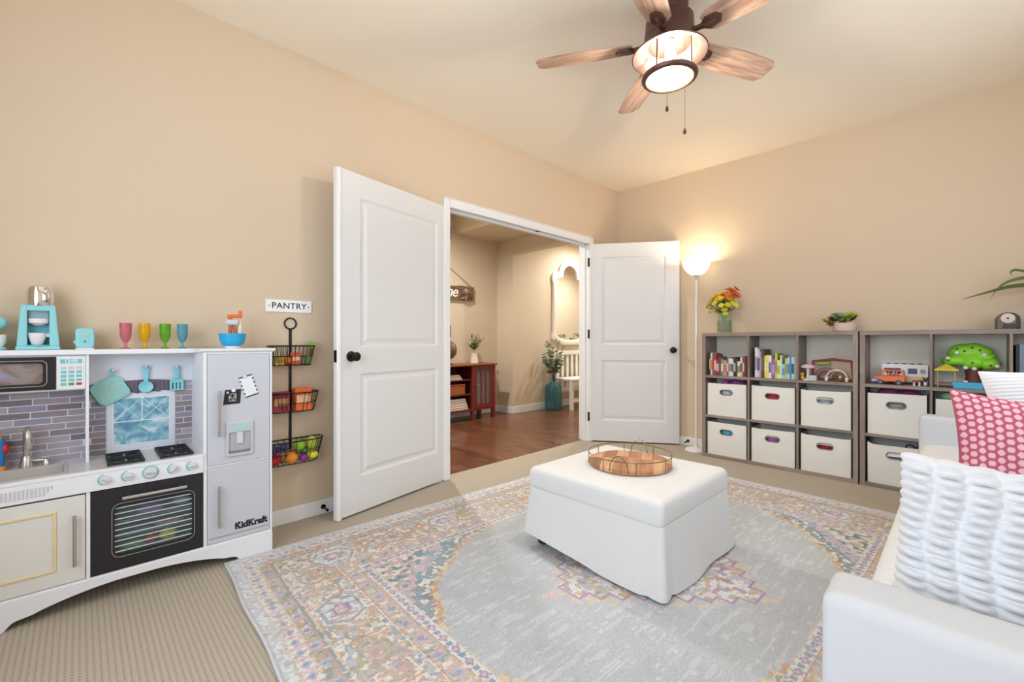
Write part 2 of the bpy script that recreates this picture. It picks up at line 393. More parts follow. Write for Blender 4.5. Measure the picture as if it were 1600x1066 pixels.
def make_door(name, hinge, ang, wd, face_sign, astragal):
    """local x along the door from the hinge; the face towards the camera is local y=0, thickness goes to face_sign*0.035"""
    e = thing(name, 'x', 'x', (hinge[0], hinge[1], 0.013), ang); del e['label']; del e['category']; struct(e)
    t = 0.035*face_sign; h = 2.02; st = 0.125
    y0, y1 = min(0, t), max(0, t)
    zb, zm0, zm1, zt = 0.21, 0.83, 0.985, h-0.135
    fr = MB().box(0, st, y0, y1, 0, h).box(wd-st, wd, y0, y1, 0, h).box(st, wd-st, y0, y1, 0, zb).box(st, wd-st, y0, y1, zm0, zm1).box(st, wd-st, y0, y1, zt, h)
    fr.build('frame', doorm, e, world=False)
    prof = [(0, 0), (0.006, 0.002), (0.016, 0.010), (0.030, 0.010), (0.052, 0.003)]
    for z0, z1 in ((zb, zm0), (zm1, zt)):
        p = MB()
        for yy, sg in ((y0, 1), (y1, -1)):
            vs, fs = rect_loops(st, wd-st, z0, z1, prof, yy, sg); p.add(vs, fs)
        p.build('panel', doorm, e, world=False)
    if astragal:
        a = MB(); poly = [(wd, y0), (wd+0.012, y0-0.006), (wd+0.022, y0-0.004), (wd+0.03, y0+0.006), (wd+0.03, y1), (wd, y1)] if face_sign > 0 else \
            [(wd, y1), (wd+0.012, y1+0.006), (wd+0.022, y1+0.004), (wd+0.03, y1-0.006), (wd+0.03, y0), (wd, y0)]
        a.prism(poly, 'z', -0.008, h); a.build('astragal', trimm, e, world=False)
        MB().box(wd+0.03, wd+0.0325, (y0+y1)/2-0.012, (y0+y1)/2+0.012, 0.90, 0.97).build('strike_plate', bronze, e, world=False)
    kx = wd-0.06
    for yy, sg in ((y0, -1), (y1, 1)):
        k = MB().lathe([(0.030, 0), (0.031, 0.005), (0.024, 0.010), (0.011, 0.014), (0.010, 0.032), (0.020, 0.038), (0.027, 0.048), (0.026, 0.058), (0.014, 0.065), (0.001, 0.066)], 24)
        k.xf(Matrix.Translation((kx, yy, 0.932)) @ Matrix.Rotation(-sg*pi/2, 4, 'X')); k.build('knob', bronze, e, smooth=True, world=False)
    for z in (0.20, 1.05, 1.79):
        hb = MB().tube([(-0.006, y0 if face_sign > 0 else y1, z), (-0.006, y0 if face_sign > 0 else y1, z+0.09)], 0.0075, 10)
        hb.box(-0.006, 0.006, -0.002, 0.001, z, z+0.09)
        hb.build('hinge', bronze, e, smooth=True, world=False)
    return e
# left leaf: towards (-x, -y); away from the camera is +y -> local y of an x axis turned by ~192 deg points to -y
make_door('door_1', (OL+0.002, Y0-0.002), radians(191.8), 0.920, -1, True)
make_door('door_2', (OR-0.004, Y0-0.002), radians(-54.9), 0.885, 1, False)
# knob of the right leaf sits low at its free edge; baseboard door stops
def door_stop(label, loc, rotz):
    e = thing('door_stop', label, 'door stop', loc, rotz)
    MB().tube([(0, 0, 0), (0, -0.006, 0)], 0.014, 14).build('flange', bronze, e, smooth=True, world=False)
    MB().tube([(0, -0.006, 0), (0, -0.055, -0.004)], 0.0045, 8).build('rod', bronze, e, smooth=True, world=False)
    MB().tube([(0, -0.055, -0.004), (0, -0.07, -0.005)], [0.008, 0.0075], 10).build('rubber_tip', M('black_rubber', (18, 18, 18), 0.7), e, smooth=True, world=False)
door_stop('black door stop on baseboard by the open left door', (1.04, Y0-0.014, 0.045), 0)
door_stop('black door stop on baseboard beside the floor lamp', (X0-0.014, 1.89, 0.05), -pi/2)

# ---- hall behind the opening
HX0, HX1, HY = 0.9, 8.6, 4.80
struct(MB().box(HX0-0.1, HX1+0.1, 2.775, 5.0, -0.06, -0.012).build('floor_hall', M('subfloor_dark', (52, 26, 14), 0.6)))
fh = bpy.data.objects['floor_hall']
plankm = Mwood('hall_plank_wood', (84, 48, 32), (128, 80, 54), 0.3, 'Y', 0.7, coat=0.25)
pw = 0.083; pl_mesh = {}
x = 1.3; k = 0
while x < 8.3:
    cut = 2.775 + rnd.uniform(0.25, 1.85)
    for ya, yb in ((2.775, cut), (cut, 4.9)):
        ln = yb-ya; q = max(1, round(ln/0.15)); key = q
        if key not in pl_mesh:
            o = MB().box(0, pw-0.0015, 0, q*0.15-0.0015, 0, 0.012).build('plank', plankm, fh, bevel=0.001, seg=1)
            pl_mesh[key] = o.data; o.location = (x, ya, -0.012); o.scale = (1, ln/(q*0.15), 1)
        else:
            o = inst(pl_mesh[key], 'plank', fh, (x, ya, -0.012), scale=(1, ln/(q*0.15), 1))
    x += pw
CH = 2.74
struct(MB().box(HX0, 4.40, HY, HY+0.1, 0, CH).build('wall_hall_far', hallm))
struct(MB().box(4.40, 4.50, 4.47, HY+0.1, 0, CH).box(4.50, HX1, 4.47, 4.57, 0, CH).build('wall_hall_mirror', hallm))
struct(MB().box(HX0-0.1, HX0, YH, HY, 0, CH).build('wall_hall_near', hallm))
struct(MB().box(HX1, HX1+0.1, YH-0.1, 4.57, 0, CH).build('wall_hall_end', hallm))
struct(MB().box(X0+0.1, HX1, YH-0.1, YH, 0, CH).build('wall_hall_side', hallm))
struct(MB().box(HX0-0.1, HX1+0.1, YH, HY+0.1, CH, CH+0.1).build('ceiling_hall', ceilm))
struct(MB().box(3.61, 4.40, YH, HY, 2.48, CH).build('soffit_hall', hallm))
struct(MB().box(4.40, 4.56, YH, 4.47, 2.295, CH).build('beam_hall', hallm))
baseboard('baseboard_hall', [(HX0, 4.386, HY-0.014, HY), (4.386, 4.40, 4.456, HY), (4.40, HX1, 4.456, 4.47)], h=0.10)

# ------------------------------------------------------------------ toy kitchen against the door wall
KY, KB = 2.379, 2.672         # front and back planes
KL, KD, KF, KR = -0.327, 0.022, 0.396, 0.677
CT = 0.53                      # counter height
HF = 2.55                      # front of the shallow hutch
white = M('toy_white', (236, 237, 240), 0.4, var=0.01)
cream = M('toy_offwhite', (226, 223, 216), 0.45, var=0.02)
silver = M('toy_silver_panel', (205, 208, 216), 0.42, metal=0.12, var=0.02, vscale=3)
steel = M('brushed_steel', (200, 200, 202), 0.28, metal=0.9)
chrome = M('chrome', (235, 235, 238), 0.06, metal=1.0)
black = M('oven_black', (32, 32, 36), 0.45, var=0.05, bump=0.05)
goldm = M('cream_gold_moulding', (232, 212, 164), 0.5, var=0.03)
teal = M('teal_plastic', (146, 212, 218), 0.35, var=0.02)
tealp = M('teal_print', (110, 196, 204), 0.5)
counterm = M('grey_marble_counter', (210, 206, 205), 0.22, var=0.10, vscale=14)
pk = thing('toy_kitchen', 'white toy kitchen with silver fridge, black oven and printed brick backsplash against the wall', 'toy kitchen', ((KL+KR)/2, (KY+KB)/2, 0))

# base skirt with scalloped lower edge
def skirt_z(x):
    a = min(x-(KL+0.132), (KR-0.132)-x)
    if a <= 0: return 0.0
    if a < 0.035: return 0.030*sin(a/0.035*pi/2)
    if a < 0.075: return 0.030+0.006*(a-0.035)/0.04
    t = min(1, (a-0.075)/0.26); return 0.036+0.040*(sin(t*pi/2)**0.8)
xs_ = [KL+(KR-KL)*i/120 for i in range(121)]
sk = MB(); n = len(xs_)
vs = [(x, KY-0.004, skirt_z(x)) for x in xs_]+[(x, KY-0.004, 0.104) for x in xs_]+[(x, KY+0.012, skirt_z(x)) for x in xs_]+[(x, KY+0.012, 0.104) for x in xs_]
fs = []
for i in range(n-1):
    fs += [(i, i+1, n+i+1, n+i), (2*n+i, 3*n+i, 3*n+i+1, 2*n+i+1), (i, 2*n+i, 2*n+i+1, i+1), (n+i, n+i+1, 3*n+i+1, 3*n+i)]
fs += [(0, n, 3*n, 2*n), (n-1, 3*n-1, 4*n-1, 2*n-1)]
sk.add(vs, fs); sk.box(KL, KL+0.012, KY+0.012, KB, 0, 0.104).box(KR-0.012, KR, KY+0.012, KB, 0, 0.104)
sk.build('base_skirt', white, pk)
# carcass: open oven bay between the sink cabinet and the fridge
ca = MB().box(KL, KL+0.011, KY, KB, 0.104, CT-0.015).box(KL+0.011, KD-0.004, KY+0.014, KB, 0.104, CT-0.10).box(KD-0.004, KD+0.008, KY-0.001, KB, 0.104, CT-0.015)
ca.box(KD+0.008, KF, KY+0.014, KB, 0.104, 0.111).box(KD+0.008, KF, KB-0.01, KB, 0.111, CT-0.015)
ca.box(KL+0.011, KD-0.004, KY, KB, 0.097, 0.112).box(KD-0.004, KF, KY, KY+0.014, 0.097, 0.112)
ca.build('cabinet_body', white, pk, bevel=0.0015)
fc = MB().box(KF, KR, KY+0.006, KB, 0.097, 0.984).box(KF, KF+0.013, KY, KY+0.006, 0.097, 0.984).box(KR-0.009, KR, KY, KY+0.006, 0.097, 0.984)
fc.box(KF+0.013, KR-0.009, KY, KY+0.006, 0.461, 0.467).box(KF+0.013, KR-0.009, KY, KY+0.006, 0.097, 0.112).box(KF+0.013, KR-0.009, KY, KY+0.006, 0.976, 0.984)
fc.build('fridge_body', white, pk, bevel=0.001)
cwn = MB(); poly = [(KB, 0.984), (KY-0.002, 0.984), (KY-0.012, 0.991), (KY-0.012, 1.0), (KB, 1.0)]
cwn.prism(poly, 'x', KF-0.012, KR+0.012); cwn.build('fridge_top', white, pk, bevel=0.002)
# fridge doors
grey_gap = M('door_gap_grey', (120, 122, 128), 0.6)
for z0, z1 in ((0.114, 0.4595), (0.4685, 0.9745)):
    d = MB().box(KF+0.015, KR-0.0115, KY-0.0015, KY+0.005, z0, z1).build('fridge_door', silver, pk, bevel=0.002)
    hz0, hz1 = ((0.185, 0.375) if z0 < 0.3 else (0.60, 0.81))
    hx = KF+0.058
    hb = MB().tube([(hx, KY-0.022, hz0), (hx, KY-0.022, hz1)], 0.0058, 12).tube([(hx, KY-0.001, hz0+0.02), (hx, KY-0.022, hz0+0.02)], 0.004, 8).tube([(hx, KY-0.001, hz1-0.02), (hx, KY-0.022, hz1-0.02)], 0.004, 8)
    hb.build('handle', steel, d, smooth=True)
    if z0 < 0.3:
        MB().box(KF+0.022, KR-0.02, KY-0.005, KY-0.001, 0.137, 0.143).build('trim_line', steel, d, bevel=0.001)
        blk = M('logo_black', (22, 22, 24), 0.5)
        text('lettering', 'KidKraft', 0.0405, blk, d, (0.586, KY-0.0022, 0.168), (pi/2, 0, 0), 0.0006, 0.0017, spacing=0.98)
        for sx_, wd_, zz in ((0.5345, .0085, .1535), (0.5345, .0085, .183), (0.5435, .006, .1535), (0.5560, .007, .1535), (0.5845, .0085, .1535), (0.5845, .0085, .183), (0.5945, .006, .1535), (0.6075, .008, .1535), (0.6405, .0075, .1535)):
            MB().box(sx_-0.0065, sx_+wd_-0.0065, KY-0.0028, KY-0.0015, zz, zz+0.0028).build('serif', blk, d)
    else:
        fr_ = MB().plate(0.4815, 0.5925, 0.500, 0.658, rrect(0.4925, 0.5815, 0.514, 0.610, 0.006), 'y', KY-0.011, KY-0.0015)
        f_ = fr_.build('ice_dispenser', M('dispenser_grey', (206, 208, 212), 0.35, metal=0.2), d, bevel=0.003)
        MB().box(0.4915, 0.5825, KY-0.0035, KY-0.0014, 0.513, 0.611).build('recess', M('dispenser_recess', (178, 180, 186), 0.4), d)
        MB().box(0.524, 0.550, KY-0.0125, KY-0.003, 0.556, 0.609).build('spout', M('dispenser_spout', (214, 216, 220), 0.35), d, bevel=0.002)
        MB().box(0.508, 0.566, KY-0.0125, KY-0.0105, 0.622, 0.644).build('display', M('display_teal', (170, 214, 218), 0.3), d)
        MB().box(0.497, 0.577, KY-0.0125, KY-0.003, 0.514, 0.524).build('drip_grille', M('grille_grey', (128, 130, 136), 0.5), d)
# sink cabinet door
SDL, SDR, SDB, SDT = KL+0.014, 0.0155, 0.1145, 0.4405
sd = MB().box(SDL, SDR, KY-0.0015, KY+0.012, SDB, SDT).build('sink_door', cream, pk, bevel=0.002)
mo = MB(); mx0, mx1, mz0, mz1, mw_ = -0.236, -0.062, 0.170, 0.396, 0.009
mo.box(mx0, mx1, KY-0.006, KY-0.001, mz0, mz0+mw_).box(mx0, mx1, KY-0.006, KY-0.001, mz1-mw_, mz1).box(mx0, mx0+mw_, KY-0.006, KY-0.001, mz0+mw_, mz1-mw_).box(mx1-mw_, mx1, KY-0.006, KY-0.001, mz0+mw_, mz1-mw_)
mo.build('moulding', goldm, sd, bevel=0.0015)
hx = -0.014
MB().tube([(hx, KY-0.022, 0.178), (hx, KY-0.022, 0.372)], 0.0058, 12).tube([(hx, KY-0.001, 0.2), (hx, KY-0.022, 0.2)], 0.004, 8).tube([(hx, KY-0.001, 0.35), (hx, KY-0.022, 0.35)], 0.004, 8).build('handle', steel, sd, smooth=True)
# front rail under the counter, with vent slots and knobs
rail = MB().box(KL, KF, KY-0.006, KY+0.012, 0.447, CT-0.006).build('front_rail', white, pk, bevel=0.003)
ventm = M('vent_grey', (205, 205, 202), 0.5)
for i in range(19):
    x = -0.262+i*0.0103
    zt = 0.497; zb_ = 0.463 if i < 17 else 0.463+(i-16)*0.011
    MB().box(x, x+0.005, KY-0.0078, KY-0.005, zb_, zt).build('vent_slot', ventm, rail)
def knob_at(x, z, r, big=False, tilt=0.0):
    kb = MB().lathe([(r, 0), (r*0.98, 0.006), (r*0.9, 0.012), (0.001, 0.0125)], 24).xf(Matrix.Translation((x, KY-0.006, z)) @ Matrix.Rotation(pi/2, 4, 'X')).build('knob', M('knob_grey', (222, 224, 226), 0.3, metal=0.15), rail, smooth=True)
    Rg = Matrix.Rotation(tilt, 3, 'Y')
    MB().cbox((x, KY-0.021, z), (r*1.55, 0.008, r*0.42), Rg).build('knob_grip', chrome if big else M('grip_grey', (208, 210, 214), 0.3, metal=0.2), kb, bevel=0.002)
    a0, a1 = (0, 2*pi) if big else (pi*0.55, pi*1.4)
    pts = [(x+(r+0.0045)*cos(a0+(a1-a0)*i/24), KY-0.0068, z+(r+0.0045)*sin(a0+(a1-a0)*i/24)) for i in range(24 if big else 25)]
    MB().tube(pts, 0.0017, 6, closed=big).build('dial_mark', tealp, kb)
for x, r, big, tl in ((0.072, 0.0165, False, 0.5), (0.141, 0.0165, False, 0.0), (0.212, 0.0215, True, 0.1), (0.289, 0.0165, False, -0.8), (0.354, 0.0165, False, 0.0)):
    knob_at(x, 0.487, r, big, tl)
# oven door with a see-through window
OX0, OX1, OZ0, OZ1 = 0.0315, KF-0.0005, 0.1135, 0.4435
wl = rrect(0.100, 0.355, 0.172, 0.372, 0.022)
od = MB().plate(OX0, OX1, OZ0, OZ1, wl, 'y', KY-0.002, KY+0.012).build('oven_door', black, pk, bevel=0.001)
lp = rrect(0.092, 0.363, 0.164, 0.380, 0.028); MB().tube([(p[0], KY-0.0025, p[1]) for p in lp], 0.0017, 6, closed=True).build('window_trim', steel, od, smooth=True)
MB().box(0.098, 0.357, KY+0.0125, KY+0.014, 0.170, 0.374).build('window_pane', Mglass('oven_pane', (225, 235, 236), 0.93, 0.08), od)
for i in range(9):
    z = 0.184+i*0.022; MB().tube([(0.0985, KY+0.006, z), (0.3565, KY+0.006, z)], 0.0026, 6).build('rack_bar', M('rack_white', (226, 228, 230), 0.3, metal=0.3), od, smooth=True)
MB().tube([(0.122, KY-0.03, 0.405), (0.332, KY-0.03, 0.405)], 0.0065, 12).tube([(0.142, KY-0.001, 0.405), (0.142, KY-0.03, 0.405)], 0.0045, 8).tube([(0.312, KY-0.001, 0.405), (0.312, KY-0.03, 0.405)], 0.0045, 8).build('handle', steel, od, smooth=True)
# counter with a basin
BX0, BX1, BY0, BY1 = -0.285, -0.045, 2.402, 2.580
cn = MB().box(KL-0.004, BX0, KY-0.006, KB, CT-0.012, CT).box(BX1, KF, KY-0.006, KB, CT-0.012, CT).box(BX0, BX1, KY-0.006, BY0, CT-0.012, CT).box(BX0, BX1, BY1, KB, CT-0.012, CT)
cn.build('counter', counterm, pk)
MB().box(KL-0.004, KF, KY-0.009, KY-0.006, CT-0.013, CT).build('counter_edge', white, pk)
sink = M('sink_grey', (192, 184, 178), 0.35, metal=0.1, var=0.05)
ba = MB().box(BX0-0.012, BX1+0.012, BY0-0.012, BY0, CT, CT+0.004).box(BX0-0.012, BX1+0.012, BY1, BY1+0.012, CT, CT+0.004).box(BX0-0.012, BX0, BY0, BY1, CT, CT+0.004).box(BX1, BX1+0.012, BY0, BY1, CT, CT+0.004)
ba.box(BX0, BX1, BY0, BY1, CT-0.034, CT-0.030).box(BX0+0.0005, BX0+0.0025, BY0+0.0005, BY1-0.0005, CT-0.032, CT+0.003).box(BX1-0.0025, BX1-0.0005, BY0+0.0005, BY1-0.0005, CT-0.032, CT+0.003).box(BX0+0.0025, BX1-0.0025, BY0+0.0005, BY0+0.0025, CT-0.032, CT+0.003).box(BX0+0.0025, BX1-0.0025, BY1-0.0025, BY1-0.0005, CT-0.032, CT+0.003)
ba.build('sink_basin', sink, pk, bevel=0.001)
# faucet
fm = M('faucet_nickel', (206, 198, 188), 0.25, metal=0.85)
fx, fy = -0.152, 2.615
fa = MB().lathe([(0.021, 0), (0.020, 0.012), (0.0165, 0.03), (0.0145, 0.045), (0.009, 0.05)], 20, (fx, fy, CT))
arc = [(fx, fy, CT+0.045), (fx, fy, CT+0.125)]+[(fx+0.004*(1-cos(a)), fy-0.030*(1-cos(a)), CT+0.125+0.034*sin(a)) for a in [pi*i/10 for i in range(1, 11)]]+[(fx+0.008, fy-0.060, CT+0.092)]
fa.tube(arc, 0.0098, 12); fa.lathe([(0.0118, 0), (0.0118, 0.022)], 14, (fx+0.008, fy-0.060, CT+0.084))
fo = fa.build('faucet', fm, pk, smooth=True)
MB().lathe([(0.012, 0), (0.010, 0.018), (0.007, 0.025)], 14, (fx+0.055, fy, CT)).tube([(fx+0.012, fy, CT+0.026), (fx+0.055, fy, CT+0.022), (fx+0.072, fy-0.012, CT+0.026)], 0.0055, 10).build('tap_lever', fm, pk, smooth=True)
# burners
bl = M('burner_black', (26, 26, 28), 0.5)
for bx in (0.138, 0.306):
    g = MB(); y0, y1 = 2.405, 2.625; w2 = 0.058
    for yy in (y0, (y0+y1)/2-0.004, (y0+y1)/2+0.004, y1): g.box(bx-w2, bx+w2, yy-0.005, yy+0.005, CT+0.003, CT+0.011)
    for k in range(2):
        yc = (y0*0.75+y1*0.25) if k == 0 else (y0*0.25+y1*0.75)
        for a in range(8):
            t = a*pi/4+pi/8; g.tube([(bx+0.014*cos(t), yc+0.014*sin(t), CT+0.009), (bx+w2*0.95*max(-1, min(1, 1.3*cos(t))), yc+0.05*max(-1, min(1, 1.3*sin(t))), CT+0.008)], 0.0036, 5)
    g.box(bx-w2, bx-w2+0.007, y0, y1, CT, CT+0.010).box(bx+w2-0.007, bx+w2, y0, y1, CT, CT+0.010)
    bo = g.build('burner_grate', bl, pk)
    for yc in (y0*0.75+y1*0.25, y0*0.25+y1*0.75):
        MB().lathe([(0.024, 0), (0.022, 0.004), (0.001, 0.005)], 18, (bx, yc, CT)).build('burner_cap', M('burner_grey', (150, 150, 154), 0.35, metal=0.3), bo, smooth=True)
# hutch: back panel, divider, top board, microwave
backm = M('hutch_back', (224, 226, 234), 0.5, var=0.01)
hb_ = MB().box(KL, KF, KB-0.014, KB-0.004, CT, 0.98).build('backsplash', backm, pk)
MB().box(KL, KL+0.011, HF, KB-0.004, CT, 0.98).build('hutch_side', white, pk)
MB().box(KD-0.004, KD+0.006, HF, KB-0.014, CT, 0.98).build('divider', white, pk, bevel=0.001)
MB().box(KL-0.008, KF, HF-0.012, KB, 0.979, 1.0).build('top_board', white, pk, bevel=0.003)
mwv = MB().box(KL+0.011, KD-0.004, HF+0.008, KB-0.014, 0.834, 0.979).build('microwave_box', white, pk, bevel=0.001)
mdl = rrect(-0.298, -0.104, 0.866, 0.948, 0.014)
md = MB().plate(KL+0.013, -0.069, 0.841, 0.972, mdl, 'y', HF-0.003, HF+0.006).build('microwave_door', M('microwave_black', (24, 24, 30), 0.3), pk)
MB().tube([(p[0], HF-0.0035, p[1]) for p in rrect(-0.306, -0.093, 0.857, 0.957, 0.018)], 0.0018, 6, closed=True).build('window_trim', steel, md, smooth=True)
pm = bpy.data.materials.new('microwave_print'); pm.use_nodes = True; ptn = pm.node_tree
def print_mat(m, stops, scale, dist=1.5):
    t = m.node_tree; b = t.nodes['Principled BSDF']; b.inputs['Roughness'].default_value = 0.25
    tc = t.nodes.new('ShaderNodeTexCoord'); n = t.nodes.new('ShaderNodeTexNoise'); n.inputs['Scale'].default_value = scale; n.inputs['Distortion'].default_value = dist; n.inputs['Detail'].default_value = 4
    t.links.new(tc.outputs['Object'], n.inputs['Vector']); r = t.nodes.new('ShaderNodeValToRGB')
    while len(r.color_ramp.elements) < len(stops): r.color_ramp.elements.new(0.5)
    for e, (p, c) in zip(r.color_ramp.elements, stops): e.position = p; e.color = (*lin(c), 1)
    t.links.new(n.outputs['Fac'], r.inputs[0]); t.links.new(r.outputs[0], b.inputs['Base Color'])
print_mat(pm, [(0.3, (120, 100, 92)), (0.5, (150, 134, 128)), (0.62, (142, 146, 176)), (0.72, (190, 200, 220))], 9)
MB().box(-0.303, -0.099, HF+0.0055, HF+0.0065, 0.861, 0.953).build('window_print', pm, md)
kpm = M('keypad_white', (232, 232, 230), 0.4)
kp = MB().box(-0.0665, KD-0.0045, HF-0.003, HF+0.006, 0.838, 0.974).build('keypad', kpm, pk, bevel=0.001)
MB().box(-0.056, 0.007, HF-0.0042, HF-0.0025, 0.945, 0.962).build('display', tealp, kp)
text('digits', '12:00', 0.0185, M('digit_white', (245, 248, 248), 0.4), kp, (-0.0245, HF-0.0046, 0.9535), (pi/2, 0, 0), 0.0003, 0.0003)
gb = M('button_grey', (205, 205, 203), 0.4)
for r_ in range(5):
    for c_ in range(3):
        x = -0.055+c_*0.0225; z = 0.926-r_*0.0165
        mt = gb if r_ == 0 else tealp
        if r_ == 4: mt = (tealp, M('button_green', (84, 160, 60), 0.4), M('button_red', (196, 60, 70), 0.4))[c_]
        MB().box(x, x+0.0165, HF-0.0042, HF-0.0025, z-0.0055, z+0.0055).build('button', mt, kp, bevel=0.002)
# printed brick tiles
tcol = [M('tile_print_a', (142, 131, 138), 0.4, var=0.12, vscale=25), M('tile_print_b', (160, 148, 152), 0.4, var=0.12, vscale=25), M('tile_print_c', (126, 115, 120), 0.4, var=0.12, vscale=25), M('tile_print_d', (172, 164, 172), 0.4, var=0.12, vscale=25), M('tile_print_e', (148, 142, 160), 0.4, var=0.12, vscale=25)]
ty0, ty1 = KB-0.0152, KB-0.0135
def tiles(x0, x1, z0, z1, hole=None, topfn=None):
    rowh = 0.0268; z = z0; r_ = 0
    while z < z1-0.006:
        xx = x0-0.107+(0.054 if r_ % 2 else 0.0)+((r_*0.013) % 0.02)
        while xx < x1:
            a, b_ = max(xx+0.0018, x0), min(xx+0.105, x1); zt = min(z+rowh-0.0036, z1)
            segs = [(a, b_)]
            if hole and z+rowh > hole[2] and z < hole[3]:
                segs = [(a, min(b_, hole[0])), (max(a, hole[1]), b_)]
            for p, q in segs:
                if q-p > 0.004 and zt-z > 0.003:
                    if topfn and z > topfn((p+q)/2): continue
                    MB().box(p, q, ty0, ty1, z, zt).build('brick_tile', rnd.choice(tcol), hb_)
            xx += 0.1068
        z += rowh; r_ += 1
tiles(KL+0.012, KD-0.005, CT+0.002, 0.833)
tiles(KD+0.007, KF-0.001, CT+0.002, 0.845, hole=(0.083, 0.330, 0.548, 0.80), topfn=lambda x: 0.845)
# printed window with valance on the backsplash
wy = KB-0.0165
MB().box(0.086, 0.327, wy, KB-0.0135, 0.545, 0.815).build('printed_window_surround', M('window_white_print', (226, 228, 238), 0.5), hb_)
skm = bpy.data.materials.new('window_view_print'); skm.use_nodes = True
print_mat(skm, [(0.3, (96, 140, 170)), (0.45, (120, 176, 196)), (0.55, (160, 205, 214)), (0.68, (214, 230, 236))], 16)
MB().box(0.108, 0.305, wy-0.001, wy+0.0005, 0.566, 0.775).build('printed_view', skm, hb_)
wf = M('window_bar_white', (236, 238, 244), 0.5)
for p, q, r_, t_ in ((0.104, 0.309, 0.562, 0.567), (0.104, 0.309, 0.774, 0.779), (0.104, 0.1085, 0.567, 0.774), (0.3045, 0.309, 0.567, 0.774), (0.1085, 0.3045, 0.668, 0.672), (0.2045, 0.2085, 0.672, 0.774)):
    MB().box(p, q, wy-0.002, wy, r_, t_).build('window_bar', wf, hb_)
for xa, xb in ((0.1085, 0.2045), (0.2085, 0.3045)):
    for za, zb2 in ((0.672, 0.774), (0.774, 0.672)):
        MB().tube([(xa, wy-0.0012, za), (xb, wy-0.0012, zb2)], 0.0014, 4).build('window_bar', wf, hb_)
va = MB(); nv = 60; poly = []
for i in range(nv+1):
    x = 0.072+(0.341-0.072)*i/nv; poly.append((x, 0.792+0.006*abs(sin(i/nv*pi*7))+0.010*abs(2*i/nv-1)))
for i in range(nv, -1, -1):
    x = 0.072+(0.341-0.072)*i/nv; poly.append((x, 0.845+0.012*(1-(2*i/nv-1)**2)))
for i in range(nv):
    a, b_ = poly[i], poly[i+1]; c_, d_ = poly[2*nv+1-i-1], poly[2*nv+1-i]
    yq = wy-0.002-0.0025*abs(sin(i*0.9)); yr = wy-0.002-0.0025*abs(sin((i+1)*0.9))
    va.add([(a[0], yq, a[1]), (b_[0], yr, b_[1]), (c_[0], yr, c_[1]), (d_[0], yq, d_[1])], [(0, 1, 2, 3)])
va.build('printed_valance', M('valance_mauve', (104, 92, 108), 0.6, var=0.1, vscale=60), hb_)
hooks = [(0.107, 0.905), (0.219, 0.917), (0.333, 0.912)]
for x, z in hooks:
    MB().tube([(x, KB-0.013, z), (x, KB-0.036, z)], 0.003, 8).sphere((x, KB-0.038, z), 0.0068, 12, 8).build('hook', chrome, pk, smooth=True)

# ---- hanging utensils
hy = KB-0.029
ph = thing('pot_holder', 'teal quilted pot holder hanging tilted from the leftmost kitchen hook', 'pot holder', (0.107, hy, 0.74))
ctr = Vector((0.098, hy, 0.815)); Rz = Matrix.Rotation(radians(-28), 3, 'Y')
def pil(mb, c, R, wx, wz, t, r_, nu=18, colfn=None):
    lo = rrect(-wx/2, wx/2, -wz/2, wz/2, r_, 6); n = len(lo); vs = []
    for k, (sc_, yy) in enumerate(((1, 0), (0.985, -t/2), (0.9, -t/2-0.001), (0.9, t/2), (0.985, t/2))):
        pass
    mb.prism([(p[0], p[1]) for p in lo], 'y', -t/2, t/2); return mb
m1 = pil(MB(), None, None, 0.116, 0.104, 0.007, 0.026).xf(Matrix.Translation(ctr) @ Rz.to_4x4()); m1.build('quilted_pad', M('potholder_teal', (136, 206, 210), 0.8), ph, bevel=0.0025)
zz = MB()
for r_ in range(11):
    pts = [(-0.046+0.092*i/22, -0.0042, -0.040+0.008*r_+(0.003 if i % 2 else -0.003)) for i in range(23)]
    m_ = Matrix.Translation(ctr) @ Rz.to_4x4(); zz.tube([tuple(m_ @ Vector(p)) for p in pts], 0.0024, 4)
zz.build('zigzag_print', M('zigzag_pale', (206, 226, 214), 0.8), ph)
MB().tube([(0.101+0.004*cos(a), hy, 0.895+0.018*sin(a)) for a in [2*pi*i/16 for i in range(16)]], 0.0025, 6, closed=True).build('hanging_loop', M('potholder_teal', (0, 0, 0)), ph)
utm = M('utensil_teal', (136, 212, 220), 0.4)
sp = thing('toy_spoon', 'teal toy spoon hanging from the middle kitchen hook', 'toy spoon', (0.219, hy, 0.79))
MB().prism([(0.209, 0.923), (0.229, 0.923), (0.232, 0.915), (0.227, 0.87), (0.228, 0.845), (0.210, 0.845), (0.211, 0.87), (0.206, 0.915)], 'y', hy-0.003, hy+0.003).build('handle', utm, sp, bevel=0.002)
MB().lathe([(0.001, -0.001), (0.014, 0.0005), (0.020, 0.004), (0.0265, 0.0055), (0.027, 0.003), (0.022, -0.003), (0.001, -0.005)], 24).xf(Matrix.Translation((0.219, hy, 0.824)) @ Matrix.Rotation(pi/2, 4, 'X')).build('bowl', utm, sp, smooth=True)
st_ = thing('toy_spatula', 'teal slotted toy spatula hanging from the rightmost kitchen hook', 'toy spatula', (0.333, hy, 0.79))
MB().prism([(0.324, 0.918), (0.342, 0.918), (0.345, 0.91), (0.342, 0.872), (0.344, 0.852), (0.322, 0.852), (0.324, 0.872), (0.321, 0.91)], 'y', hy-0.003, hy+0.003).build('handle', utm, st_, bevel=0.002)
hd = MB(); bxs = [(0.306, 0.314), (0.320, 0.326), (0.332, 0.338), (0.344, 0.350), (0.352, 0.360)]
for a, b_ in ((0.306, 0.3155), (0.3205, 0.3295), (0.3345, 0.3435), (0.3485, 0.360)): hd.box(a, b_, hy-0.003, hy+0.003, 0.806, 0.836)
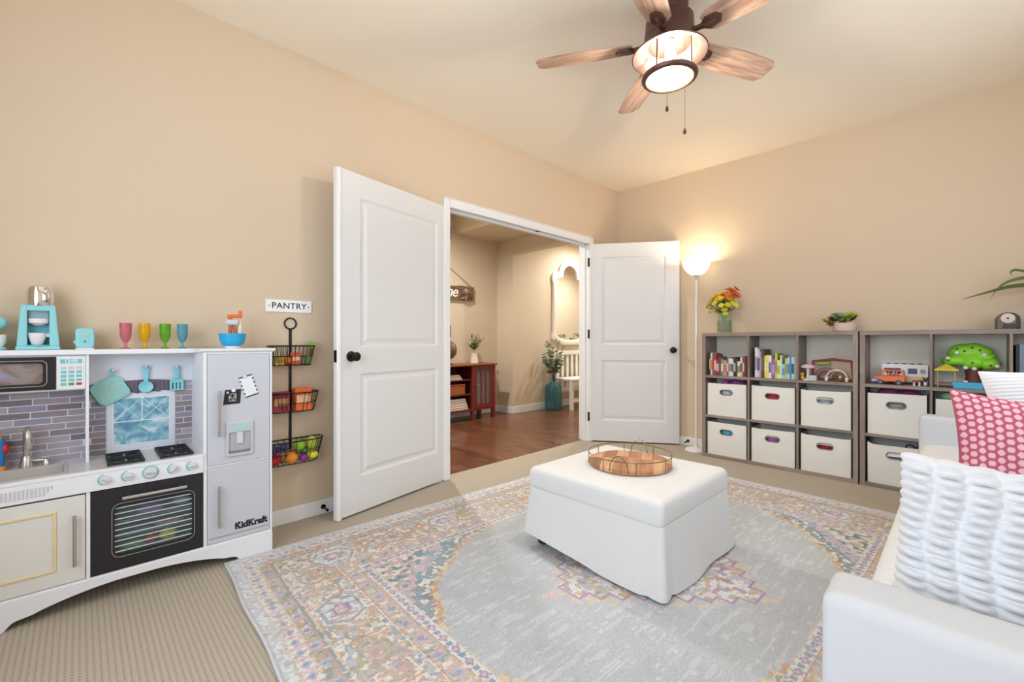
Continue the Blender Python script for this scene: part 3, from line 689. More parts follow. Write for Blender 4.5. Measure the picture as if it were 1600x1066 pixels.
hd.prism([(0.306, 0.836), (0.360, 0.836), (0.359, 0.848), (0.345, 0.856), (0.321, 0.856), (0.307, 0.848)], 'y', hy-0.003, hy+0.003).box(0.306, 0.360, hy-0.003, hy+0.003, 0.800, 0.806)
hd.build('slotted_blade', utm, st_)

# ---- notes on the fridge door
NDX, NDZ = -0.024, 0.034
nt1 = thing('note_card', 'black square card with white house drawing held on the toy fridge door', 'note card', (0.52, KY-0.004, 0.72))
ny = KY-0.0035
def quad(mb, pts, y0, y1): return mb.prism(pts, 'y', y0, y1)
c1 = [(0.495+NDX, 0.707+NDZ), (0.563+NDX, 0.709+NDZ), (0.567+NDX, 0.776+NDZ), (0.503+NDX, 0.775+NDZ)]
quad(MB(), c1, ny, ny+0.0012).build('card', M('card_black', (34, 34, 38), 0.7), nt1)
wln = M('chalk_white', (235, 235, 235), 0.7); hs = MB()
for pl in ([(0.517, 0.744), (0.531, 0.758), (0.548, 0.744)], [(0.519, 0.744), (0.519, 0.722), (0.546, 0.722), (0.546, 0.744)], [(0.530, 0.722), (0.530, 0.733), (0.537, 0.733), (0.537, 0.722)], [(0.521, 0.742), (0.528, 0.742), (0.528, 0.737), (0.521, 0.737), (0.521, 0.742)], [(0.537, 0.742), (0.544, 0.742), (0.544, 0.737), (0.537, 0.737), (0.537, 0.742)], [(0.541, 0.751), (0.541, 0.757), (0.546, 0.757), (0.546, 0.747)], [(0.508, 0.766), (0.518, 0.758)], [(0.512, 0.768), (0.512, 0.757)], [(0.507, 0.760), (0.519, 0.765)]):
    hs.tube([(p[0]+NDX, ny-0.0003, p[1]+NDZ) for p in pl], 0.0011, 4)
hs.build('house_drawing', wln, nt1)
MB().lathe([(0.0085, 0), (0.008, 0.004), (0.001, 0.005)], 16).xf(Matrix.Translation((0.536+NDX, ny, 0.771+NDZ)) @ Matrix.Rotation(pi/2, 4, 'X')).build('magnet', white, nt1, smooth=True)
nt2 = thing('note_card', 'white card with dashed black border pinned tilted on the toy fridge door', 'note card', (0.60, KY-0.004, 0.77))
Rn = Matrix.Rotation(radians(-17), 3, 'Y'); c0 = Vector((0.574, ny-0.0016, 0.822))
def at2(u, v, d=0): 
    p = Rn @ Vector((u, d, v)); return (c0.x+p.x, c0.y+p.y, c0.z+p.z)
cbm = MB().cbox(tuple(c0), (0.058, 0.001, 0.100), Rn); cbm.build('card', M('card_white', (236, 238, 242), 0.6), nt2)
dsh = MB()
dsh.cbox(at2(0, 0.0475), (0.058, 0.0016, 0.005), Rn).cbox(at2(0, -0.0475), (0.058, 0.0016, 0.005), Rn)
for i in range(4):
    for sg in (-1, 1): dsh.cbox(at2(sg*0.0265, -0.030+i*0.020), (0.005, 0.0016, 0.0085), Rn)
dsh.build('dashed_border', M('card_black', (0, 0, 0)), nt2)
MB().lathe([(0.0085, 0), (0.008, 0.004), (0.001, 0.005)], 16).xf(Matrix.Translation(at2(-0.003, 0.048)) @ Matrix.Rotation(pi/2, 4, 'X')).build('magnet', M('magnet_pale', (206, 226, 230), 0.4), nt2, smooth=True)

# ---- toys on the kitchen top
TZ = 1.0
cof = thing('toy_coffee_maker', 'teal toy coffee maker with chrome dome on the kitchen top', 'toy coffee maker', (-0.117, 2.60, TZ))
cx, cy = -0.117, 2.598
MB().prism([(cx-0.062, 0), (cx+0.062, 0), (cx+0.060, 0.016), (cx-0.060, 0.016)], 'y', cy-0.045, cy+0.05).xf(Matrix.Translation((0, 0, TZ))).build('base', teal, cof, bevel=0.005)
MB().lathe([(0.036, 0.014), (0.036, 0.020), (0.030, 0.021), (0.001, 0.021)], 20, (cx, cy-0.012, TZ)).build('drip_plate', M('teal_dark', (104, 178, 184), 0.4), cof, smooth=True)
for sg in (-1, 1):
    MB().prism([(cx+sg*0.059, 0.014), (cx+sg*0.030, 0.014), (cx+sg*0.030, 0.178), (cx+sg*0.047, 0.180)], 'y', cy-0.032, cy+0.05).xf(Matrix.Translation((0, 0, TZ))).build('side_pillar', teal, cof, bevel=0.005)
MB().box(cx-0.031, cx+0.031, cy+0.02, cy+0.05, TZ+0.014, TZ+0.178).build('back_wall', M('teal_shade', (112, 192, 202), 0.4), cof)
MB().box(cx-0.036, cx+0.036, cy-0.030, cy+0.045, TZ+0.155, TZ+0.178).build('head', teal, cof, bevel=0.006)
MB().lathe([(0.012, 0.098), (0.017, 0.102), (0.029, 0.108), (0.031, 0.124), (0.029, 0.125), (0.001, 0.125)], 20, (cx, cy-0.006, TZ)).build('filter_spout', M('toy_pale', (240, 232, 236), 0.4), cof, smooth=True)
MB().box(cx-0.028, cx+0.028, cy-0.010, cy+0.022, TZ+0.124, TZ+0.156).build('grey_panel', M('panel_greyteal', (140, 168, 176), 0.4), cof)
MB().lathe([(0.037, 0.176), (0.040, 0.190), (0.040, 0.232), (0.034, 0.252), (0.018, 0.261), (0.001, 0.262)], 24, (cx+0.003, cy+0.005, TZ)).build('chrome_dome', chrome, cof, smooth=True)
cup = thing('toy_cup', 'small white toy cup standing in the coffee maker', 'toy cup', (cx-0.004, cy-0.012, TZ+0.021))
MB().lathe([(0.014, 0), (0.017, 0.004), (0.024, 0.028), (0.026, 0.047), (0.024, 0.047), (0.021, 0.028), (0.013, 0.006), (0.001, 0.006)], 20, (cx-0.004, cy-0.012, TZ+0.021)).build('cup_body', M('toy_pale', (0, 0, 0)), cup, smooth=True)
MB().box(cx+0.018, cx+0.036, cy-0.016, cy-0.008, TZ+0.052, TZ+0.066).build('handle', M('toy_pale', (0, 0, 0)), cup, bevel=0.002)
toa = thing('toy_toaster', 'small teal toy toaster on the kitchen top', 'toy toaster', (0.016, 2.60, TZ))
MB().prism(rrect(-0.013, 0.045, 0.006, 0.089, 0.014), 'y', 2.575, 2.64).xf(Matrix.Translation((0, 0, TZ))).build('body', teal, toa, bevel=0.006, seg=3)
MB().box(-0.013, 0.045, 2.574, 2.641, TZ, TZ+0.007).build('base', M('toy_pale', (0, 0, 0)), toa, bevel=0.002)
MB().prism(rrect(0.006, 0.026, 0.028, 0.056, 0.006), 'y', 2.5735, 2.5755).xf(Matrix.Translation((0, 0, TZ))).build('front_plate', M('panel_greyteal2', (150, 210, 214), 0.3), toa)
MB().sphere((0.016, 2.574, TZ+0.034), 0.0035, 10, 6).build('button', M('button_dark', (50, 60, 66), 0.4), toa, smooth=True)
MB().prism(rrect(0.007, 0.026, 0.056, 0.064, 0.004), 'y', 2.5725, 2.5755).xf(Matrix.Translation((0, 0, TZ))).build('emblem', chrome, toa)
MB().box(-0.018, -0.012, 2.60, 2.614, TZ+0.025, TZ+0.037).build('lever', M('toy_pale', (0, 0, 0)), toa, bevel=0.002)
mxr = thing('toy_stand_mixer', 'teal and white toy stand mixer at the left end of the kitchen top', 'toy stand mixer', (-0.25, 2.60, TZ))
MB().prism(rrect(-0.285, -0.203, 2.565, 2.645, 0.03), 'z', TZ, TZ+0.012).build('base', teal, mxr, bevel=0.003)
MB().prism([(-0.285, 0.01), (-0.258, 0.01), (-0.262, 0.09), (-0.285, 0.09)], 'y', 2.585, 2.625).xf(Matrix.Translation((0, 0, TZ))).build('column', teal, mxr, bevel=0.005)
MB().sphere((-0.243, 2.605, TZ+0.106), (0.044, 0.028, 0.030), 18, 12).build('head', teal, mxr, smooth=True)
MB().lathe([(0.016, 0.012), (0.024, 0.03), (0.027, 0.06), (0.025, 0.06), (0.022, 0.03), (0.001, 0.016)], 20, (-0.228, 2.605, TZ)).build('bowl', M('toy_pale', (0, 0, 0)), mxr, smooth=True)
gob = [(0.146, 'pink', (240, 172, 188)), (0.211, 'yellow', (250, 224, 60)), (0.285, 'lime green', (160, 222, 80)), (0.350, 'light blue', (150, 214, 226))]
for x, nm, col in gob:
    g = thing('toy_goblet', f'{nm} plastic toy goblet in the row on the kitchen top', 'toy goblet', (x, 2.60, TZ), group='plastic goblets on the kitchen top')
    gm = Mglass('goblet_'+nm.replace(' ', '_'), col, 0.68, 0.1)
    MB().lathe([(0.017, 0), (0.017, 0.003), (0.006, 0.008), (0.005, 0.03)], 16, (x, 2.60, TZ)).build('foot', gm, g, smooth=True)
    MB().lathe([(0.006, 0.028), (0.013, 0.038), (0.0195, 0.055), (0.021, 0.075), (0.0215, 0.088), (0.0205, 0.09), (0.0215, 0.095), (0.0218, 0.116), (0.0200, 0.116), (0.0185, 0.07), (0.012, 0.042), (0.001, 0.034)], 16, (x, 2.60, TZ)).build('cup', gm, g, smooth=True)
crk = thing('toy_crank_mixer', 'blue toy bowl with orange hand crank on top of the toy fridge', 'toy mixer', (0.545, 2.55, TZ))
bx_, by_ = 0.545, 2.55
MB().lathe([(0.034, 0), (0.034, 0.012), (0.03, 0.013)], 24, (bx_, by_, TZ)).build('base_ring', white, crk, smooth=True)
MB().lathe([(0.034, 0.010), (0.046, 0.018), (0.055, 0.038), (0.059, 0.073), (0.055, 0.073), (0.051, 0.04), (0.04, 0.022), (0.001, 0.018)], 32, (bx_, by_, TZ)).build('bowl', M('bowl_blue', (38, 168, 220), 0.35), crk, smooth=True)
MB().tube([(bx_-0.012, by_, TZ+0.03), (bx_-0.008, by_, TZ+0.115)], 0.009, 10).build('beater_red', M('toy_brick_red', (196, 92, 74), 0.5), crk, smooth=True)
MB().tube([(bx_+0.014, by_, TZ+0.03), (bx_+0.010, by_, TZ+0.115)], 0.009, 10).build('beater_brown', M('toy_brown', (176, 112, 76), 0.5), crk, smooth=True)
MB().tube([(bx_+0.034, by_+0.006, TZ+0.06), (bx_+0.034, by_+0.006, TZ+0.135)], 0.0105, 10).build('side_post', M('toy_ivory', (236, 226, 212), 0.45), crk, smooth=True)
MB().box(bx_-0.028, bx_+0.022, by_-0.018, by_+0.018, TZ+0.118, TZ+0.142).build('gear_housing', M('gear_grey', (206, 214, 220), 0.4), crk, bevel=0.005)
MB().box(bx_-0.022, bx_+0.04, by_-0.009, by_+0.009, TZ+0.152, TZ+0.168).box(bx_+0.026, bx_+0.042, by_-0.008, by_+0.008, TZ+0.152, TZ+0.188).box(bx_-0.02, bx_+0.0, by_-0.007, by_+0.007, TZ+0.142, TZ+0.153).build('crank', M('crank_orange', (232, 110, 44), 0.4), crk, bevel=0.003)
# toy bottle by the sink
bt = thing('toy_bottle', 'blue toy bottle with red button beside the sink at the left edge', 'toy bottle', (-0.232, 2.60, CT))
MB().prism(rrect(-0.262, -0.208, 2.59, 2.63, 0.012), 'z', CT+0.02, CT+0.125).build('body', M('toy_blue', (36, 122, 188), 0.4), bt, bevel=0.004)
MB().prism(rrect(-0.264, -0.206, 2.588, 2.632, 0.012), 'z', CT, CT+0.021).build('foot', M('toy_orange', (230, 150, 60), 0.45), bt)
MB().sphere((-0.208, 2.605, CT+0.085), (0.012, 0.014, 0.022), 12, 8).build('button', M('toy_red', (206, 40, 52), 0.4), bt, smooth=True)
MB().lathe([(0.02, 0.125), (0.016, 0.14), (0.008, 0.15)], 14, (-0.235, 2.61, CT)).build('cap', M('toy_orange', (0, 0, 0)), bt, smooth=True)
# toy food inside the oven
for nm, lab, x, z, r_, col in (('toy_bowl', 'purple toy bowl on the upper rack inside the oven', 0.215, 0.318, (0.05, 0.045, 0.022), (190, 140, 196)), ('toy_lemon', 'yellow toy lemon at the bottom inside the oven', 0.275, 0.196, (0.032, 0.026, 0.026), (244, 220, 30)),
     ('toy_tomato', 'red toy tomato at the bottom inside the oven', 0.218, 0.192, (0.026, 0.026, 0.023), (214, 60, 66)), ('toy_bread', 'tan toy bread slice on the middle rack inside the oven', 0.28, 0.25, (0.055, 0.03, 0.012), (206, 150, 120)), ('toy_plate', 'pale grey toy plate at the upper right inside the oven', 0.325, 0.33, (0.035, 0.03, 0.016), (214, 220, 218)), ('toy_cucumber', 'green toy cucumber at the bottom inside the oven', 0.160, 0.186, (0.04, 0.02, 0.02), (120, 170, 90))):
    o = MB().sphere((x, KY+0.022+r_[1], z), r_, 18, 10).build(nm, M(nm+'_colour', col, 0.45), None, smooth=True)
    tag(o, lab, 'toy food')
MB().box(KD+0.01, KF-0.002, KY+0.03, KB-0.02, 0.232, 0.236).box(KD+0.01, KF-0.002, KY+0.016, KB-0.02, 0.160, 0.165).box(KD+0.01, KF-0.002, KY+0.03, KB-0.02, 0.294, 0.297).build('oven_shelf', M('oven_shelf_teal', (150, 176, 180), 0.5), pk)

# ------------------------------------------------------------------ pantry sign and wall rack
sg_ = thing('pantry_sign', 'white PANTRY sign on the wall above the wire baskets', 'sign', (0.853, Y0-0.006, 1.20))
MB().box(0.731, 0.975, Y0-0.008, Y0, 1.199, 1.268).build('board', M('sign_white', (244, 244, 244), 0.5), sg_, bevel=0.001)
sgb = M('sign_black', (34, 34, 36), 0.6)
text('lettering', 'PANTRY', 0.0475, sgb, sg_, (0.853, Y0-0.0085, 1.2335), (pi/2, 0, 0), 0.0006, 0.0004, spacing=1.06)
for x in (0.749, 0.957): MB().lathe([(0.0035, 0), (0.0035, 0.001)], 10).xf(Matrix.Translation((x, Y0-0.008, 1.2335)) @ Matrix.Rotation(pi/2, 4, 'X')).build('dot', sgb, sg_)
wire = M('black_wire', (30, 28, 27), 0.45, metal=0.5)
rk = thing('wire_basket_rack', 'black wire rack of three hanging baskets on the wall by the toy kitchen', 'wire rack', (0.859, Y0-0.01, 0.335))
rx = 0.859
MB().box(rx-0.007, rx+0.007, Y0-0.006, Y0-0.001, 0.42, 1.105).build('spine', wire, rk)
MB().tube([(rx+0.031*cos(a), Y0-0.006, 1.135+0.031*sin(a)) for a in [2*pi*i/32 for i in range(32)]], 0.004, 8, closed=True).build('ring', wire, rk, smooth=True)
def basket(zt, zb, wt, wb, dt, db):
    yb = Y0-0.008
    def loop(wd, dp, z, n=18):
        pts = [(rx-wd, yb, z)]
        for i in range(n+1):
            a = pi*i/n; ca, sa = -cos(a), sin(a)
            pts.append((rx+wd*math.copysign(abs(ca)**0.6, ca), yb-dp*abs(sa)**0.55, z))
        pts.append((rx+wd, yb, z)); return pts
    mb = MB(); A = loop(wt, dt, zt); B = loop(wb, db, zb); mid = [tuple((Vector(a)*0.45+Vector(b)*0.55)) for a, b in zip(A, B)]
    mb.tube(A, 0.0034, 6, closed=True); mb.tube(B, 0.0024, 6, closed=True); mb.tube(mid, 0.0017, 5, closed=True)
    for i in range(2, len(A)-2, 1): mb.tube([A[i], B[i]], 0.0016, 5)
    for k in range(-4, 5):
        x = rx+k*wt*0.2; xb = rx+k*wb*0.2; mb.tube([(x, yb, zt), (xb, yb, zb)], 0.0016, 5)
        dp = db*max(0.05, (1-abs(k*0.2)**2.2))**0.5; mb.tube([(xb, yb, zb), (xb, yb-dp, zb)], 0.0016, 5)
    mb.build('basket', wire, rk)
basket(1.008, 0.900, 0.122, 0.100, 0.085, 0.07)
basket(0.745, 0.640, 0.142, 0.118, 0.090, 0.075)
basket(0.478, 0.352, 0.165, 0.135, 0.105, 0.085)
def carton(label, c, d, rot, col, band, name='toy_food_box'):
    e = thing(name, label, 'toy food box', (c[0], c[1], c[2]-d[2]/2)); R = rot
    MB().cbox(c, d, R).build('carton', M(label[:14].replace(' ', '_')+'_carton', col, 0.55, var=0.08, vscale=60), e, bevel=0.001)
    q = R @ Vector((0, -d[1]/2, 0)); MB().cbox((c[0]+q.x, c[1]+q.y, c[2]+q.z+0.0), (d[0]*0.8, 0.0012, d[2]*0.35), R).build('printed_label', M(label[:14].replace(' ', '_')+'_label', band, 0.55, var=0.25, vscale=90), e)
RX = lambda a, b=0.0: Matrix.Rotation(radians(a), 3, 'Y') @ Matrix.Rotation(radians(b), 3, 'X')
by = Y0-0.05
carton('green and purple toy carton leaning out of the top basket', (rx+0.092, by, 0.972), (0.024, 0.02, 0.125), RX(10), (132, 180, 66), (150, 60, 84))
carton('small yellow toy carton at the left of the top basket', (rx-0.072, by, 0.925), (0.045, 0.03, 0.045), RX(0), (216, 190, 48), (196, 160, 40))
carton('red and cream toy carton in the middle of the top basket', (rx+0.012, by, 0.938), (0.046, 0.03, 0.07), RX(-2), (200, 84, 60), (236, 210, 170))
tag(MB().sphere((rx-0.033, by-0.005, 0.926), (0.022, 0.022, 0.022), 14, 9).build('toy_fruit', M('basket_tangerine', (214, 110, 40), 0.5), smooth=True), 'small orange toy fruit in the top basket', 'toy fruit')
carton('dark red toy carton at the left of the middle basket', (rx-0.07, by-0.01, 0.70), (0.085, 0.045, 0.11), RX(0), (142, 44, 66), (206, 150, 90))
carton('bright orange toy carton at the right of the middle basket', (rx+0.045, by-0.01, 0.708), (0.09, 0.045, 0.125), RX(0), (232, 108, 50), (244, 196, 160))
fr_list = [('apple', 'red toy apple at the left of the bottom basket', (-0.098, 0.0, 0.032), 0.033, (186, 36, 44)), ('orange', 'large orange toy fruit in the bottom basket', (-0.022, -0.032, 0.036), 0.034, (236, 140, 44)),
    ('green_apple', 'light green toy apple on top in the bottom basket', (0.032, 0.004, 0.092), 0.031, (152, 200, 60)), ('pear', 'yellow green toy pear at the upper right of the bottom basket', (0.098, 0.0, 0.098), 0.034, (190, 206, 76)),
    ('lemon', 'yellow toy lemon at the right of the bottom basket', (0.098, -0.012, 0.032), 0.028, (226, 220, 50)), ('plum', 'violet toy plum in front in the bottom basket', (0.042, -0.034, 0.026), 0.023, (140, 44, 140)), ('lime', 'dark green toy lime in the middle of the bottom basket', (0.06, 0.006, 0.055), 0.022, (70, 130, 60))]
for nm, lab, p, r_, col in fr_list:
    c = (rx+p[0], Y0-0.06+p[1]*0.8, 0.352+p[2]); e = thing('toy_'+nm, lab, 'toy fruit', (c[0], c[1], c[2]-r_))
    s_ = (r_*1.15, r_, r_*0.92) if nm == 'lemon' else ((r_*0.92, r_*0.92, r_*1.1) if nm == 'pear' else (r_, r_, r_*0.96))
    MB().sphere(c, s_, 18, 12).build('flesh', M('fruit_'+nm, col, 0.4, var=0.08, vscale=30), e, smooth=True)
    MB().tube([(c[0], c[1], c[2]+s_[2]*0.9), (c[0]+0.004, c[1], c[2]+s_[2]+0.008)], 0.0022, 6).build('stem', M('fruit_stem', (96, 74, 40), 0.7), e)
gp = thing('toy_grapes', 'bunch of dark blue toy grapes at the left of the bottom basket', 'toy fruit', (rx-0.075, Y0-0.05, 0.425))
for i in range(16):
    a = i*2.4; r_ = 0.012+0.010*(i % 4); MB().sphere((rx-0.068+1.7*r_*cos(a), Y0-0.05+0.6*r_*sin(a), 0.435+0.008*(i % 3)), 0.0125, 10, 7).build('grape', M('grape_blue', (74, 72, 132), 0.4), gp, smooth=True)

# ------------------------------------------------------------------ rug (woven pattern as coloured knots on a grid)
RL, RW, RA = 3.06, 2.44, radians(-2.4)
cell = 0.005
nu, nv = int(RL/cell), int(RW/cell)
U, V = np.meshgrid((np.arange(nu)+0.5)/nu*RL, (np.arange(nv)+0.5)/nv*RW)
rng = np.random.default_rng(5)
def vnoise(sx, sy, seed):
    r = np.random.default_rng(seed); gx, gy = int(RL/sx)+3, int(RW/sy)+3; g = r.random((gy, gx))
    a, b_ = U/sx, V/sy; i, j = a.astype(int), b_.astype(int); fa, fb = a-i, b_-j
    fa = fa*fa*(3-2*fa); fb = fb*fb*(3-2*fb)
    return (g[j, i]*(1-fa)+g[j, i+1]*fa)*(1-fb)+(g[j+1, i]*(1-fa)+g[j+1, i+1]*fa)*fb
def L3(c): return np.array(lin(c))
PAL = dict(grey=L3((184, 188, 191)), pale=L3((218, 220, 223)), blue=L3((140, 158, 176)), lav=L3((188, 184, 200)), cream=L3((228, 218, 204)), tan=L3((206, 182, 162)), salmon=L3((204, 166, 146)), orange=L3((210, 156, 112)),
    teal=L3((112, 166, 178)), dteal=L3((84, 142, 158)), pink=L3((214, 178, 188)), purple=L3((168, 132, 164)), olive=L3((178, 170, 132)), gold=L3((220, 200, 154)), brown=L3((176, 140, 116)))
COLR = np.zeros((nv, nu, 3)); COLR[:] = PAL['grey']
def put(mask, c, al=1.0):
    m = (mask.astype(float)*al)[..., None]; COLR[:] = COLR*(1-m)+PAL[c]*m
eU = np.minimum(U, RL-U); eV = np.minimum(V, RW-V); E_ = np.minimum(eU, eV)
alongU = eV < eU                           # border running along the length
T = np.where(alongU, np.abs(U-RL/2), np.abs(V-RW/2))     # coordinate along the border, mirrored
cu, cv = (U-RL/2), (V-RW/2); au, av = np.abs(cu), np.abs(cv)
# field: abrashed grey with pale dashes
fleck = vnoise(0.10, 0.014, 1); put(fleck > 0.76, 'pale', 0.40); put(vnoise(0.05, 0.009, 2) > 0.84, 'pale', 0.55)
put(vnoise(0.012, 0.012, 77) > 0.75, 'blue', 0.15)
# spandrels outside an ellipse with a serrated edge
ell = (au/1.03)**2.0+(av/0.76)**2.0
ang = np.arctan2(av/0.76, au/1.03)
ser = 0.05*np.abs(((ang*26/pi*2) % 1)-0.5)*2+0.05*np.round(np.sin(ang*14))*0.5
sp0 = ell > 1.0+ser; sp1 = ell > 1.06+ser; sp2 = ell > 1.22+ser; sp3 = ell > 1.36+ser
put(sp0, 'gold'); put(sp0 & (vnoise(0.02, 0.02, 9) > 0.5), 'orange'); put(sp1, 'dteal', 0.8); put(sp1 & (vnoise(0.022, 0.022, 4) > 0.55), 'blue'); put(sp1 & (vnoise(0.018, 0.018, 5) > 0.68), 'cream')
put(sp2, 'lav', 0.85); put(sp2 & (vnoise(0.025, 0.025, 6) > 0.58), 'pink'); put(sp2 & (vnoise(0.025, 0.025, 7) > 0.66), 'teal'); put(sp3, 'salmon', 0.7); put(sp3 & (vnoise(0.022, 0.022, 8) > 0.56), 'cream'); put(sp3 & (vnoise(0.02, 0.02, 10) > 0.7), 'dteal')
# medallion: stepped diamond with outline and pendants
stp = lambda x, s: np.floor(x/s)*s
md_ = stp(au, 0.06)/0.54+stp(av, 0.06)/0.50
put(md_ < 1.12, 'gold', 0.65); put((md_ < 1.12) & (vnoise(0.025, 0.025, 11) > 0.5), 'grey'); put((md_ < 1.12) & (vnoise(0.02, 0.02, 12) > 0.72), 'pink')
put(md_ < 1.0, 'purple'); 
mi = (stp(au+0.012, 0.06)/0.54+stp(av+0.012, 0.06)/0.50) < 1.0
put(mi, 'pale'); put(mi & (vnoise(0.022, 0.022, 13) > 0.55), 'cream'); put(mi & (vnoise(0.022, 0.022, 14) > 0.66), 'olive', 0.8); put(mi & (vnoise(0.03, 0.018, 15) > 0.7), 'orange', 0.8); put(mi & (vnoise(0.026, 0.026, 16) > 0.74), 'purple', 0.8); put(mi & (vnoise(0.03, 0.03, 17) > 0.78), 'lav')
# borders from the inside out
def band(a, b_): return (E_ >= a) & (E_ < b_)
def rep(period, ph=0.0): return np.abs(((T/period+ph) % 1.0)-0.5)*period      # distance to the nearest repeat centre
B = band(0.445, 0.485); put(B, 'pale'); r5 = rep(0.075); mid = np.abs(E_-0.465)
put(B & (r5*0.6+mid < 0.016), 'purple', 0.85); put(B & (r5*0.6+mid < 0.008), 'pink'); put(B & (np.abs(r5-0.033) < 0.006) & (mid < 0.012), 'blue')
put(band(0.485, 0.492), 'gold'); put(band(0.438, 0.445), 'orange')
B = band(0.375, 0.438); put(B, 'tan'); mid = np.abs(E_-0.407); r5 = rep(0.11)
put(B & (np.hypot(r5, mid) < 0.024), 'lav'); put(B & (np.hypot(r5, mid) < 0.011), 'purple', 0.7); put(B & (np.abs(r5-0.055) < 0.009) & (mid < 0.018), 'cream'); put(band(0.375, 0.381), 'orange'); put(band(0.368, 0.375), 'cream')
B = band(0.165, 0.368); put(B, 'cream'); mid = E_-0.266
vine = np.abs(mid-0.055*np.sin(T/0.29*2*pi*0.5+0.4)); put(B & (vine < 0.006), 'olive'); vine2 = np.abs(mid+0.06*np.cos(T/0.29*2*pi*0.5)); put(B & (vine2 < 0.005), 'gold')
nzA, nzB, nzC = vnoise(0.024, 0.024, 21), vnoise(0.019, 0.019, 22), vnoise(0.029, 0.022, 23)
put(B & (nzA > 0.66), 'orange', 0.85); put(B & (nzB > 0.70), 'blue', 0.85); put(B & (nzC > 0.72), 'salmon', 0.9); put(B & (vnoise(0.02, 0.02, 24) > 0.76), 'olive'); put(B & (vnoise(0.03, 0.03, 25) > 0.78), 'lav'); put(B & (vnoise(0.05, 0.04, 26) > 0.78), 'grey')
r5 = rep(0.62, 0.5+0.17)
hexd = np.maximum(np.abs(r5)*0.9+np.abs(mid)*0.55, np.abs(mid)*1.25)
put(B & (hexd < 0.105), 'cream'); put(B & (hexd < 0.094), 'blue', 0.85); put(B & (hexd < 0.078), 'pale'); put(B & (hexd < 0.050), 'lav', 0.8); put(B & (hexd < 0.040), 'purple', 0.85); put(B & (hexd < 0.026), 'pink'); put(B & (hexd < 0.013), 'cream')
r6 = rep(0.62, 0.17); q = np.hypot(r6, mid*1.1)
put(B & (np.abs(q-0.058) < 0.008), 'olive'); put(B & (q < 0.034), 'salmon'); put(B & (q < 0.018), 'purple', 0.5)
for ph in (0.33, 0.0): 
    r7 = rep(0.31, ph+0.1); put(B & (np.abs(r7-0.03) < 0.008) & (np.abs(mid) < 0.05), 'orange', 0.8)
put(band(0.158, 0.168), 'gold'); put(band(0.150, 0.158), 'blue')
B = band(0.098, 0.150); put(B, 'salmon'); mid = np.abs(E_-0.124); r5 = rep(0.105)
put(B & (np.hypot(r5, mid) < 0.023), 'lav'); put(B & (np.hypot(r5, mid) < 0.010), 'blue'); put(B & (np.abs(r5-0.05) < 0.012) & (mid < 0.017), 'olive', 0.7); put(band(0.098, 0.103), 'gold'); put(band(0.145, 0.150), 'orange')
B = band(0.052, 0.098); put(B, 'cream'); mid = np.abs(E_-0.075); r5 = rep(0.066)
put(B & (r5*0.7+mid < 0.018), 'lav'); put(B & (r5*0.7+mid < 0.009), 'blue'); put(B & (np.abs(r5-0.03) < 0.006), 'pink', 0.7)
B = E_ < 0.052; put(B, 'pale'); put(B & (vnoise(0.014, 0.014, 31) > 0.5), 'grey', 0.6); put(B & (vnoise(0.012, 0.012, 32) > 0.75), 'blue', 0.3); put(E_ < 0.008, 'grey'); put((E_ > 0.04) & (E_ < 0.052), 'tan', 0.5)
bord = (E_ > 0.052) & (E_ < 0.49)
put(bord & (vnoise(0.011, 0.011, 51) > 0.80), 'brown', 0.5); put(bord & (vnoise(0.014, 0.014, 52) > 0.82), 'blue', 0.6); put(bord & (vnoise(0.02, 0.016, 53) > 0.84), 'dteal', 0.6); put(bord & (vnoise(0.013, 0.013, 54) > 0.85), 'cream', 0.8); put((sp1 | mi) & (vnoise(0.012, 0.012, 55) > 0.78), 'brown', 0.4)
# age: washed patches and knot-level speckle
wash = vnoise(0.22, 0.22, 41)*0.5+vnoise(0.05, 0.05, 42)*0.5
COLR = COLR*(1-0.30*wash[..., None])+PAL['pale']*0.30*wash[..., None]
lum = COLR @ np.array([0.3, 0.55, 0.15]); COLR = COLR*0.84+0.16*lum[..., None]*np.array([0.98, 1.0, 1.03])
COLR *= (1+0.16*(rng.random((nv, nu, 1))-0.5))
ox, oy = 0.478, 2.378; cA, sA = cos(RA), sin(RA)
gu, gv = np.meshgrid(np.arange(nu+1)/nu*RL, np.arange(nv+1)/nv*RW)
# gentle waviness of the edge, tiny relief of the pile
zz_ = 0.0105+0.0006*np.sin(gu*9)*np.sin(gv*8)
wob = 0.004*np.sin(gv*11)*np.exp(-gu/0.2)
PX = ox+(gu+wob)*cA+gv*sA; PY = oy+(gu+wob)*sA-gv*cA
me = bpy.data.meshes.new('rug'); nvt = (nu+1)*(nv+1)
co = np.stack([PX, PY, zz_], -1).reshape(-1, 3)
ii, jj = np.meshgrid(np.arange(nu), np.arange(nv)); a = (jj*(nu+1)+ii).ravel()
quads = np.stack([a, a+nu+1, a+nu+2, a+1], -1)
